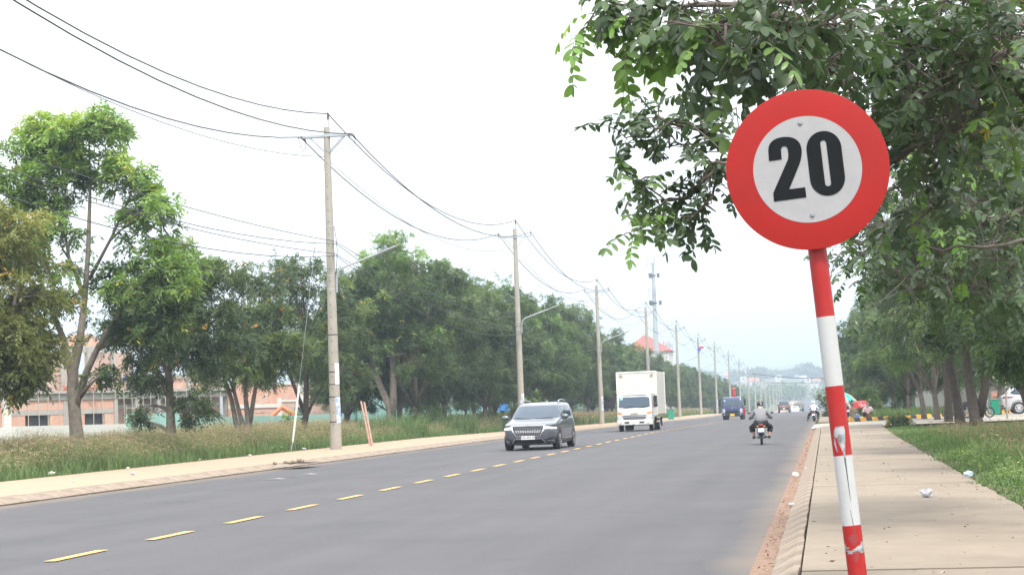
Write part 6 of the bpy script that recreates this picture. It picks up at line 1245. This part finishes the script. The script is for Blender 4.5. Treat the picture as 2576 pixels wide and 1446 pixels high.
# canvas lorry and teal van far off
p = at(2009, 1014, 385); t = thing('canvas_lorry', 'dull grey canvas-topped lorry right of the white saloon at the crest', 'lorry', (p[0], 385, float(zr(385)))); cm = mat('grey_canvas', (.20,.205,.19), .9, noise=((.26,.26,.24), 1.5, .4, .7)); hL = at(2009, 1014.5, 385)[2]-float(zr(385))
m_ = MB(); m_.prism([(-1.15,.9),(1.15,.9),(1.15,hL-.15),(.6,hL),(-.6,hL),(-1.15,hL-.15)], 0, 5, lambda x_, z_, h: (x_, h, z_)); m_.build('canvas_body', cm, t, smooth=False)
for k in range(4): m_ = MB(); m_.box((0,-.03,1.3+.45*k), (2.2,.05,.05)); m_.build('slat', mat('tail_slats', (.14,.14,.13), .9), t, smooth=False)
for s in (-1, 1): wheel(t, s*.85, 1.0, .45, .4, M_galv, s); wheel(t, s*.85, 4.6, .45, .3, M_galv, s)
m_ = MB(); m_.box((0,5.7,1.4), (2.0,1.3,1.7)); m_.build('cab', cm, t, smooth=False, bevel=.1)
p = at(2044, 1014.5, 900); t = thing('van', 'tiny teal van on the far slope of the road', 'van', (p[0], 900, float(zr(900)))); tm = mat('teal_van_paint', (.12,.42,.40), .4)
b = Body([(.4,0,4.5,.85),(.6,-.05,4.5,.9),(1.0,-.02,4.5,.9),(1.1,.25,4.5,.88),(1.75,.8,4.4,.8),(1.85,1.0,4.2,.7)], 9); b.mesh('body', tm, t); b.patch('windscreen', b.front, [(-.7,1.15),(.7,1.15),(.66,1.68),(-.66,1.68)], mat('pale_glass', (.45,.55,.6), .2), t)
for s in (-1, 1): wheel(t, s*.8, .8, .33, .2, M_galv, s); wheel(t, s*.8, 3.5, .33, .2, M_galv, s)

def suv():
    t = thing('parked_car', 'silver sports utility car parked on the side road, cut by the right picture edge', 'car', (10.05+.0, 106.6, .07), -PI/2)   # local +Y -> world +X ; rear at y=0
    pn = mat('silver_paint', (.58,.59,.62), .28, .3, coat=.6)
    b = Body([(.30,.25,4.5,.84),(.45,.05,4.6,.90),(.70,.0,4.62,.92),(1.0,.02,4.6,.92),(1.08,.08,4.3,.90),(1.14,.15,3.7,.87),(1.42,.42,3.3,.80),(1.62,.62,2.9,.70),(1.70,.8,2.5,.55)], 7); b.mesh('body', pn, t, N=64)
    for s in (-1, 1):
        for q_ in ([(1.2,1.12),(2.1,1.12),(1.95,1.55),(1.25,1.58)], [(2.16,1.12),(3.1,1.12),(2.75,1.50),(2.03,1.55)], [(.62,1.16),(1.12,1.12),(1.16,1.56),(.9,1.52)]): b.patch('side_window', b.side, q_, M_tint, t, sg_=s)
        b.patch('tail_lamp', b.side, [(.12,.93),(.75,.99),(.62,1.04),(.12,1.04)], M_tail, t, sg_=s, d=.01); b.patch('lower_cladding', b.side, [(.15,.32),(4.4,.32),(4.4,.44),(.15,.44)], M_blackp, t, sg_=s)
        for y_ in (1.0, 3.65): arch(b, t, y_, .44, s, .38); wheel(t, s*.82, y_, .37, .24, mat('bright_alloy', (.66,.66,.68), .3, .7), s, spokes=10)
    b.patch('rear_window', b.front, [(-.7,1.16),(.7,1.16),(.6,1.55),(-.6,1.55)], M_tint, t); b.patch('tail_lamp', b.front, [(-.85,.94),(-.3,.96),(-.3,1.02),(-.85,1.04)], M_tail, t, d=.01)
    b.patch('rear_bumper', b.front, [(-.85,.34),(.85,.34),(.85,.56),(-.85,.56)], M_blackp, t, d=.01, nu=16)
    m_ = MB(); m_.box((0,.75,1.70), (1.2,.35,.04)); m_.build('roof_spoiler', pn, t, smooth=False, bevel=.015)
suv()

# ---------------------------------------------------------------- people and motorbikes
def skin_obj(name, pts, edges, rad, mt, parent, sub=2, root=0):
    me = bpy.data.meshes.new(name); me.from_pydata([tuple(p) for p in pts], edges, []); me.materials.append(mt); o_ = link(name, me, parent)
    sk = o_.modifiers.new('skin', 'SKIN'); sk.use_smooth_shade = True
    if not me.skin_vertices: return o_
    for i, v in enumerate(me.skin_vertices[0].data): r_ = rad[i] if hasattr(rad[i], '__len__') else (rad[i], rad[i]); v.radius = r_; v.use_root = (i == root)
    s_ = o_.modifiers.new('sub', 'SUBSURF'); s_.levels = s_.render_levels = sub; return o_
M_skin = mat('skin', (.42,.235,.155), .55); M_hair = mat('black_hair', (.015,.013,.012), .5)
def person(label, loc, rz, J, cols, helmet=None, hat=None, sc=1, parent=None, mask=None, group=None, zs_=1):
    """J: joint positions (local, facing +Y). One skinned body; clothes are slightly larger skins over the same joints."""
    t = thing('person', label, 'person', loc, rz, group=group, sc=sc)
    N = ['pelvis','waist','chest','neck','head','headtop']; pts = [J[n_] for n_ in N]; rad = [(.145,.11),(.125,.095),(.155,.105),(.052,.055),(.082,.098),(.07,.085)]; ed = [(i, i+1) for i in range(5)]
    def add(p, r_, frm): pts.append(p); rad.append(r_); ed.append((frm, len(pts)-1)); return len(pts)-1
    hands = {}
    for s in 'LR':
        a = add(J['sh'+s], .062, 2); e = add(J['el'+s], .043, a); w_ = add(J['wr'+s], .030, e); sgn = -1 if s == 'L' else 1
        hd = unit(np.array(J['wr'+s])-np.array(J['el'+s])); hd = unit(np.array(J.get('hd'+s, hd))); pal = np.array(J['wr'+s])+hd*.055; pk_ = add(tuple(pal), (.036,.02), w_); hands[s] = (pal, hd, sgn)
        lat = unit(np.cross(hd, [0,0,1.]))*(1)
        for f_ in range(4):
            b0 = pal+hd*.035+lat*(.027-.018*f_); L = (.066,.075,.070,.055)[f_]; m1 = b0+hd*L*.5-np.array([0,0,.012]); m2 = m1+hd*L*.3-np.array([0,0,.03])
            i1 = add(tuple(b0), .010, pk_); i2 = add(tuple(m1), .009, i1); add(tuple(m2), .008, i2)
        th = pal-hd*.02-lat*sgn*.03; i1 = add(tuple(th), .012, pk_); add(tuple(th+hd*.04-lat*sgn*.02), .010, i1)
        h_ = add(J['hip'+s], (.088,.088), 0); k_ = add(J['kn'+s], .058, h_); c_ = add(tuple(np.array(J['kn'+s])*.65+np.array(J['an'+s])*.35), .056, k_); an = add(J['an'+s], .038, c_); add(J['toe'+s], (.042,.03), an)
    skin_obj('body', pts, ed, rad, M_skin, t, 1)
    ed2 = [(0,1),(1,2),(2,3),(2,4),(4,5),(5,6),(2,7),(7,8),(8,9)]; P2 = [J['pelvis'],J['waist'],J['chest'],tuple(np.array(J['neck'])*.7+np.array(J['chest'])*.3),J['shL'],J['elL'],tuple(np.array(J['wrL'])*cols.get('sl',.9)+np.array(J['elL'])*(1-cols.get('sl',.9))),J['shR'],J['elR'],tuple(np.array(J['wrR'])*cols.get('sl',.9)+np.array(J['elR'])*(1-cols.get('sl',.9)))]
    g = cols.get('loose', 1.0); skin_obj('shirt', P2, ed2, [(.195*g,.16*g),(.18*g,.15*g),(.165*g,.13*g),(.09,.08),.085,.072,.055,.085,.072,.055], cols['shirt'], t, 2)
    P3 = [J['pelvis'],J['hipL'],J['knL'],tuple(np.array(J['anL'])*cols.get('tr',.8)+np.array(J['knL'])*(1-cols.get('tr',.8))),J['hipR'],J['knR'],tuple(np.array(J['anR'])*cols.get('tr',.8)+np.array(J['knR'])*(1-cols.get('tr',.8)))]
    skin_obj('trousers', P3, [(0,1),(1,2),(2,3),(0,4),(4,5),(5,6)], [(.175,.14),.125,.105,.092,.125,.105,.092], cols['legs'], t, 2)
    t.scale = (1.03*sc, sc, zs_*sc)
    for s in 'LR':
        m_ = MB(); a_, to = Vector(J['an'+s]), Vector(J['toe'+s]); m_.tube([a_+(a_-to)*.28-Vector((0,0,.05)), a_-Vector((0,0,.045)), a_.lerp(to,.6)-Vector((0,0,.03)), to+(to-a_)*.15-Vector((0,0,.02))], [.035,.05,.048,.03], 10); m_.build('shoe', cols.get('shoes', M_dark), t)
    hd_, ht_ = Vector(J['head']), Vector(J['headtop']); ux = (ht_-hd_).normalized(); c = hd_.lerp(ht_, .35); fw = Vector(J.get('look', (0,1,0))).normalized(); rt = fw.cross(ux).normalized()
    hm = MB(); hm._ell((0,0,0), (1,1,1), 20, 14, 0); hm.v = [tuple(c+ux*.02+rt*(v[0]*.095)+fw*(v[1]*.115-.012)+ux*(v[2]*.12 if v[2] > -.45 else -.054)) for v in hm.v]
    if helmet is not None:
        hm.v = [tuple(c+(Vector(v)-c)*1.22+ux*.035) for v in hm.v]; q_ = hm.build('helmet', helmet, t); m_ = MB(); P_ = c+fw*.13+ux*.05; m_.box((0,0,0), (.17,.09,.012)); m_.v = [tuple(P_+rt*v[0]+fw*v[1]+ux*v[2]) for v in m_.v]; m_.build('visor', helmet, q_, smooth=False)
        m_ = MB(); m_.box((0,0,0), (.05,.012,.03)); m_.v = [tuple(c-fw*.150+rt*.03+ux*.04+rt*v[0]+fw*v[1]+ux*v[2]) for v in m_.v]; m_.build('reflector', M_white, q_, smooth=False)
        m_ = MB(); nk = Vector(J['neck']); m_.tube([tuple(nk+ux*.07-fw*.02), tuple(nk-ux*.02-fw*.01)], [.07,.085], 12); m_.build('collar', cols.get('collar', cols['shirt']), t)
    else: hm.build('hair', hat or M_hair, t)
    m_ = MB(); e0 = c-ux*.015+fw*.098
    for s in (-1, 1): m_._ell(tuple(e0+rt*.032*s), (.014,.01,.008), 8, 5, 0)
    m_.build('eyes', M_hair, t); m_ = MB(); m_.tube([tuple(c+fw*.095-ux*.01), tuple(c+fw*.122-ux*.045), tuple(c+fw*.098-ux*.055)], [.008,.014,.006], 6); m_.build('nose', M_skin, t); m_ = MB(); m_.tube([tuple(c+fw*.094-ux*.082-rt*.025), tuple(c+fw*.100-ux*.080), tuple(c+fw*.094-ux*.082+rt*.025)], .006, 5); m_.build('mouth', mat('lips', (.33,.12,.10), .5), t)
    for s in (-1, 1): m_ = MB(); m_._ell(tuple(c+rt*.088*s-ux*.02), (.012,.022,.032), 8, 6, 0); m_.build('ear', M_skin, t)
    if mask: m_ = MB(); m_._ell(tuple(c+fw*.085-ux*.065), (.062,.045,.048), 12, 8, 0); m_.build('face_mask', mask, t)
    return t
RIDE = dict(pelvis=(0,-.38,.80), waist=(0,-.36,.98), chest=(0,-.24,1.22), neck=(0,-.16,1.38), head=(0,-.12,1.45), headtop=(0,-.11,1.56),
    shL=(-.16,-.22,1.27), elL=(-.33,-.16,1.02), wrL=(-.34,.20,1.0), shR=(.16,-.22,1.27), elR=(.33,-.16,1.02), wrR=(.34,.20,1.0), hdL=(0,1,-.1), hdR=(0,1,-.1),
    hipL=(-.12,-.34,.78), knL=(-.31,.04,.66), anL=(-.24,-.12,.32), toeL=(-.27,.05,.28), hipR=(.12,-.34,.78), knR=(.31,.04,.66), anR=(.24,-.12,.32), toeR=(.27,.05,.28))
def motorbike(label, loc, rz, colr, plate=True, group=None, sc=1):
    t = thing('motorbike', label, 'motorbike', loc, rz, group, sc)                 # faces +Y
    pm = colr
    for nm, y_ in (('rear_wheel', -.62), ('front_wheel', .62)):
        m_ = MB(); m_.tube([(0, y_+.25*math.cos(a), .29+.25*math.sin(a)) for a in [2*PI*k/24 for k in range(25)]], .042, 10, False); wh = m_.build(nm, M_dark, t)
        m_ = MB(); m_.tube([(0, y_+.205*math.cos(a), .29+.205*math.sin(a)) for a in [2*PI*k/20 for k in range(21)]], .014, 6, False)
        for k in range(6): a = PI*k/6; m_.cyl((0, y_-.2*math.cos(a), .29-.2*math.sin(a)), (0, y_+.2*math.cos(a), .29+.2*math.sin(a)), .006, 4)
        m_.lathe([(.04,-.05),(.04,.05)], 10, o=(0,y_,.29), axis='x'); m_.build('rim', M_galv, wh)
    m_ = MB(); m_.tube([(0,-.92,.74),(0,-.7,.72),(0,-.2,.66),(0,.0,.5)], [(.05),(.105),(.12),(.07)], 12); m_.tube([(0,.0,.50),(0,.22,.46),(0,.36,.75),(0,.40,.95)], [.06,.10,.12,.08], 12); m_.build('fairing', pm, t)
    m_ = MB(); m_.tube([(0,-.90,.80),(0,-.6,.79),(0,-.2,.76),(0,-.02,.73)], [.07,.12,.13,.07], 12); m_.build('seat', M_blackp, t)
    m_ = MB(); m_.box((0,-.88,.50), (.13,.04,.30)); m_.tube([(0,-.62,.62),(0,-.82,.56),(0,-.94,.42)], [.06,.07,.05], 8); m_.build('rear_mudguard', M_blackp, t)
    m_ = MB(); m_._ell((0,-.95,.74),(.09,.05,.05),12,8,0); m_.build('tail_lamp', M_tail, t)
    for s in (-1, 1): m_ = MB(); m_._ell((s*.11,-.93,.70),(.035,.03,.025),8,6,0); m_.build('indicator_lamp', M_orange, t)
    m_ = MB(); m_.box((0,-.985,.56), (.19,.012,.14), rot=Matrix.Rotation(-.2, 3, 'X')); m_.build('number_plate', M_plate, t, smooth=False)
    m_ = MB(); m_.tube([(.10,-.1,.30),(.16,-.4,.30),(.19,-.88,.38)], [.025,.045,.055], 10); m_.build('exhaust', mat('exhaust_metal', (.25,.25,.25), .4, .7), t)
    m_ = MB(); m_.box((0,-.15,.34), (.26,.34,.22)); m_.cyl((-.28,-.05,.27), (.28,-.05,.27), .016, 6); m_.build('engine', mat('engine_metal', (.12,.12,.12), .5, .6), t, smooth=False, bevel=.03)
    m_ = MB(); [m_.cyl((s*.085,.62,.29), (s*.06,.42,.95), .02, 8) for s in (-1, 1)]; m_.build('fork', M_galv, t)
    m_ = MB(); m_.tube([(-.35,.26,.98),(-.2,.34,1.0),(0,.40,.97),(.2,.34,1.0),(.35,.26,.98)], .016, 8); m_.build('handlebar', M_blackp, t)
    for s in (-1, 1):
        m_ = MB(); m_.cyl((s*.24,.32,1.0), (s*.36,.36,1.16), .006, 5); m_._ell((s*.37,.36,1.19),(.055,.02,.035),10,6,0); m_.build('mirror', M_blackp, t); m_ = MB(); m_.tube([(s*.10,-.62,.30),(s*.12,-.66,.62)], .025, 8); m_.build('shock_absorber', M_galv, t)
    m_ = MB(); m_._ell((0,.50,.88),(.11,.06,.08),12,8,0); m_.build('headlamp', M_lamp, t)
    return t
p = on(1914, 1119, 0); bx, by = float(p[0]), float(p[1])+.95
motorbike('dark motorbike with a white plate ridden away from the camera in the right lane', (bx, by, 0), math.radians(2), mat('maroon_plastic', (.04,.022,.024), .3)).scale = (1.03, 1, .885)
person('rider in a loose grey shirt and black helmet on the nearest motorbike', (bx, by, 0), math.radians(2), RIDE, dict(shirt=mat('grey_shirt_cloth', (.205,.205,.225), .9, bump=.5, bscale=9), legs=mat('black_trousers', (.018,.018,.022), .9), loose=1.12, sl=.72, tr=.62, collar=mat('pale_hood', (.42,.44,.38), .9)), helmet=mat('black_helmet', (.02,.02,.022), .2, coat=.8), zs_=.885)
p = at(2049, 1062, 122); J2 = dict(RIDE); J2.update(knL=(-.36,-.05,.55), anL=(-.44,-.30,.14), toeL=(-.50,-.16,.09))
motorbike('dark motorbike stopped beside the right kerb near the side road', (p[0], 122.8, float(zr(122.5))), math.radians(-3), mat('black_bike_plastic', (.025,.025,.028), .3)).scale = (.96, .95, .84)
person('rider in a white shirt and white helmet with one foot down on the road', (p[0], 122.8, float(zr(122.5))), math.radians(-3), J2, dict(shirt=mat('white_shirt_cloth', (.66,.71,.80), .9), legs=mat('black_trousers'), loose=.95, sl=.3, tr=.95), helmet=mat('white_helmet', (.6,.6,.6), .25, coat=.5), sc=.95, zs_=.88)
# partly hidden motorbike beside the first stopped one
p2 = at(2033, 1060, 123.5); 
# vendor crouching behind the painted kerb
p = at(2184, 1050, 115); vz = float(gz(p[0], 115))
SIT = dict(pelvis=(0,0,.24), waist=(0,.02,.40), chest=(0,.06,.62), neck=(0,.10,.78), head=(0,.12,.86), headtop=(0,.13,.97), shL=(-.18,.06,.70), elL=(-.30,.14,.45), wrL=(-.12,.36,.42), shR=(.18,.06,.70), elR=(.30,.14,.45), wrR=(.12,.36,.42),
    hipL=(-.12,.04,.22), knL=(-.22,.40,.46), anL=(-.18,.30,.08), toeL=(-.18,.45,.04), hipR=(.12,.04,.22), knR=(.22,.40,.46), anR=(.18,.30,.08), toeR=(.18,.45,.04))
person('vendor in a pink jacket and conical cap crouching behind the painted kerb', (p[0], 115, vz), PI, SIT, dict(shirt=mat('pink_jacket', (.47,.34,.38), .9), legs=mat('black_trousers'), loose=1.15, sl=.95, tr=.9), hat=mat('maroon_cap', (.22,.07,.07), .8), mask=mat('teal_mask', (.12,.42,.45), .8), sc=1.05)
m_ = MB(); m_.lathe([(.18,0),(.24,.05),(.25,.12)], 16); tag(m_.build('basin', mat('red_plastic', (.62,.05,.05), .4), None, loc=(p[0]+.05, 114.2, float(gz(p[0],114.2))+.15)), 'red plastic basin before the crouching vendor', 'basin')
# stall: parasol, cart goods, red board
pp = at(2119, 1010, 114); px_, pz_ = pp[0], float(gz(1.5, 114)); t = thing('parasol', 'large orange and teal market parasol partly hidden by the striped sign post', 'parasol', (px_, 114, pz_))
m_ = MB(); m_.cyl((0,0,0), (0,0,1.8), .025, 8); m_.build('pole', M_galv, t); n = 8; zt2, ze = 1.85, 1.2
for k in range(n):
    a0, a1 = 2*PI*k/n+.35, 2*PI*(k+1)/n+.35; m_ = MB(); r_ = .95; vs = [(0,0,zt2)]+[(r_*.55*math.cos(a), r_*.55*math.sin(a), (zt2+ze)/2+.06) for a in (a0, (a0+a1)/2, a1)]+[(r_*math.cos(a0), r_*math.sin(a0), ze), (r_*.94*math.cos((a0+a1)/2), r_*.94*math.sin((a0+a1)/2), ze+.04), (r_*math.cos(a1), r_*math.sin(a1), ze)]
    m_.add(vs, [(0,1,2),(0,2,3),(1,4,5,2),(2,5,6,3)]); m_.build('canopy_panel', mat('orange_canvas', (.80,.24,.13), .8) if k % 2 else mat('green_canvas', (.04,.47,.36), .8), t); m_ = MB(); m_.cyl((0,0,zt2-.05), (r_*math.cos(a0), r_*math.sin(a0), ze-.02), .01, 4); m_.build('rib', M_galv, t)
M_board = mat('red_board', (.52,.045,.05), .6); a, b = at(2146, 1007.5, 118), at(2181, 1025, 118); t = thing('parking_sign', 'red board with white lettering about parking behind the painted kerb', 'sign board', (float(a[0]+b[0])/2, 118, float(b[2])))
hw, hh = (b[0]-a[0])/2, a[2]-b[2]; m_ = MB(); m_.box((0,0,hh/2), (2*hw,.03,hh)); m_.build('board', M_board, t, smooth=False)
text_mesh('lettering', 'ĐẬU XE', .25, face_minus_y(hw*.40,-.018,hh*.36) @ Matrix.Scale(.62, 4, (1,0,0)), M_white, t, bold=.005); text_mesh('lettering', 'KHU VỰC NGHIÊM CẤM ĐẬU', .062, face_minus_y(0,-.018,hh*.83), M_white, t, bold=.001)
for s in (-1, 1): m_ = MB(); m_.cyl((s*hw*.85,.03,hh), (s*hw*.85,.03,-float(b[2])+float(gz(2,118))), .025, 6); m_.build('post', M_galv, t)
p = at(2131, 1050, 109); motorbike('black motorbike parked at the stall, seen from behind right of the post', (p[0], 110, float(gz(p[0],110))+.05), math.radians(4), mat('black_bike_plastic'))
t = thing('stall_boards', 'orange and white boards leaning on a cardboard box at the stall', 'boards', (at(2146, 1045, 112)[0], 112, float(gz(2, 112))))
m_ = MB(); m_.box((0,0,.3), (.38,.3,.5)); m_.build('cardboard_box', mat('cardboard', (.42,.30,.19), .9), t, smooth=False); R2 = Matrix.Rotation(.35, 3, 'Y')
for k, (dz, c_) in enumerate(((.60, (.50,.46,.38)), (.68, (.50,.19,.08)), (.76, (.50,.45,.36)))): m_ = MB(); m_.box((.05,-.1,dz), (.40,.25,.06), rot=R2); m_.build('board', mat('board_%s' % ('cream','orange','ivory')[k], c_, .7), t, smooth=False)
m_ = MB(); m_.box((0,0,.12), (.3,.3,.24)); tag(m_.build('plastic_box', mat('light_blue_plastic', (.25,.42,.80), .5), None, smooth=False, loc=(at(2157,1048,110)[0], 110.3, float(gz(2,110))+.1), bevel=.02), 'small light blue box on the ground beside the cardboard box', 'box')
crumple('goods_sack', 'pale pink sack of goods behind the stall motorbike', 'sack', (at(2128,1030,113)[0], 113, float(gz(1,113))+.45), .38, mat('pink_sack', (.62,.50,.47), .9), 71, 1.2)
# white wall with posters, bin, motorbike by the silver car
wl = wall_px('panel_wall', 'white panelled wall beyond the side road behind the right tree row', 'wall', [(2300,976,150),(2420,964,140),(2576,958,128),(2700,952,120)], 140, -.4, M_plast, n=2.4)
a, b = at(2491, 985, 126), at(2523, 1009, 126); m_ = MB(); hw = (b[0]-a[0])/2; hh = a[2]-b[2]; t = thing('poster', 'faded red poster on the white wall left of the silver car', 'poster', ((a[0]+b[0])/2, 125.5, b[2])); t.rotation_euler = (0, 0, math.radians(-18))
m_.box((0,0,hh*.3), (2*hw,.04,hh*1.5)); m_.build('sheet', mat('faded_poster', (.42,.17,.13), .8, noise=((.50,.30,.24), 3, .4, .6)), t, smooth=False)
for k, z_ in enumerate((.70, .42, .12)): m_ = MB(); m_.box((0,-.025,hh*z_), (2*hw*.7,.01,hh*.12)); m_.build('print_band', mat('poster_print', (.60,.42,.36), .8) if k != 1 else M_board, t, smooth=False)
for k, s in enumerate((0, 1, 2)): 
    pq = at(2490+17*k, 955, 127); m_ = MB(); m_.tube([tuple(pq+np.array([-.5,0,1.0])), tuple(pq+np.array([.5,0,-.1]))], .06, 6); tag(m_.build('white_rail', M_plast, None), f'slanting white rail above the panelled wall, {ordw(k+1)} from the forked trunks', 'rail', 'slanting white rails above the wall')
def bin_(loc, lab, s=1, rz=0):
    t = thing('wheelie_bin', lab, 'bin', loc, rz, sc=s); g = mat('green_bin_plastic', (.02,.30,.19), .45); m_ = MB(); m_.prism([(-.24,-.26),(.24,-.26),(.24,.26),(-.24,.26)], 0, 1, lambda x_, y_, h: (x_*(1+.18*h), y_*(1+.2*h), .06+.86*h)); m_.build('tub', g, t, smooth=False, bevel=.03)
    m_ = MB(); m_.box((0,0,.96), (.62,.68,.07)); m_.build('lid', g, t, smooth=False, bevel=.03)
    for s_ in (-1, 1): m_ = MB(); m_.lathe([(.09,-.025),(.09,.025)], 12, o=(s_*.22,.25,.09), axis='x'); m_.build('wheel', M_dark, t)
p = at(2508, 1042, 108.5); bin_((p[0], 109.3, .0), 'green wheeled bin behind the tail of the silver car')
p = on(1675, 1065, -.2); p = at(2400/1.59+ (1285*.2213)/1.59, 1051, 190); bin_((p[0], 190, float(zr(190))+.1), 'green bin on the left pavement behind the white box lorry', 1.15)
p = at(2478, 1042, 98); mbk = motorbike('dark muddy motorbike parked side-on between forked trunk and green bin', (p[0]-.35, 98, .05), -PI/2+.2, mat('navy_plastic', (.03,.04,.07), .35))
m_ = MB(); p = at(2534, 1048, 92); m_.cyl((0,0,0), (0,0,2.6), .05, 8); tag(m_.build('thin_post', M_conc, None, loc=(p[0], 92, .05)), 'thin grey post standing before the silver car', 'post')
# workers on the slab
STAND = dict(pelvis=(0,0,.92), waist=(0,.02,1.08), chest=(0,.04,1.30), neck=(0,.05,1.48), head=(0,.07,1.56), headtop=(0,.08,1.69), shL=(-.19,.03,1.40), elL=(-.26,.08,1.13), wrL=(-.2,.3,1.02), shR=(.19,.03,1.40), elR=(.26,.08,1.13), wrR=(.2,.3,1.02),
    hipL=(-.1,0,.90), knL=(-.11,.03,.48), anL=(-.11,0,.09), toeL=(-.12,.15,.04), hipR=(.1,0,.90), knR=(.11,.03,.48), anR=(.11,0,.09), toeR=(.12,.15,.04))
BEND = dict(STAND); BEND.update(pelvis=(0,-.1,.85), waist=(0,.05,.98), chest=(0,.28,1.02), neck=(0,.44,.98), head=(0,.52,.95), headtop=(0,.62,.90), shL=(-.19,.34,1.0), elL=(-.22,.40,.72), wrL=(-.15,.48,.48), shR=(.19,.34,1.0), elR=(.22,.40,.72), wrR=(.15,.48,.48), hipL=(-.1,-.08,.84), hipR=(.1,-.08,.84), look=(0,.6,-.8))
bl = mat('blue_overalls', (.05,.12,.50), .9)
for J_, px, lab, rz in ((STAND, 273, 'worker in blue overalls standing on the slab seen through the airy tree', 2.6), (BEND, 325, 'worker in blue overalls bending down on the slab right of the other', 2.0)):
    w_ = RB @ Vector((sx(px, -.3), -.3, zs+.06)); person(lab, tuple(w_), rz, J_, dict(shirt=bl, legs=mat('dark_blue_trousers', (.04,.06,.16), .9)), hat=mat('brown_cap', (.25,.14,.10), .8), group='workers on the building site')

# ---------------------------------------------------------------- the air
hz_ = bpy.data.materials.new('air_haze'); hz_.use_nodes = True; n = hz_.node_tree.nodes; n.clear(); oo_ = n.new('ShaderNodeOutputMaterial'); pv = n.new('ShaderNodeVolumePrincipled')
pv.inputs['Color'].default_value = (.70, .84, 1.0, 1); pv.inputs['Density'].default_value = .0006; pv.inputs['Anisotropy'].default_value = .2; hz_.node_tree.links.new(pv.outputs[0], oo_.inputs['Volume'])
m_ = MB(); m_.box((0, 4600, 60), (8400, 9600, 150)); hz = m_.build('haze', hz_, None, smooth=False); tag(hz, 'thin bluish haze filling the air over the road', 'haze', kind='stuff'); hz.display_type = 'WIRE'
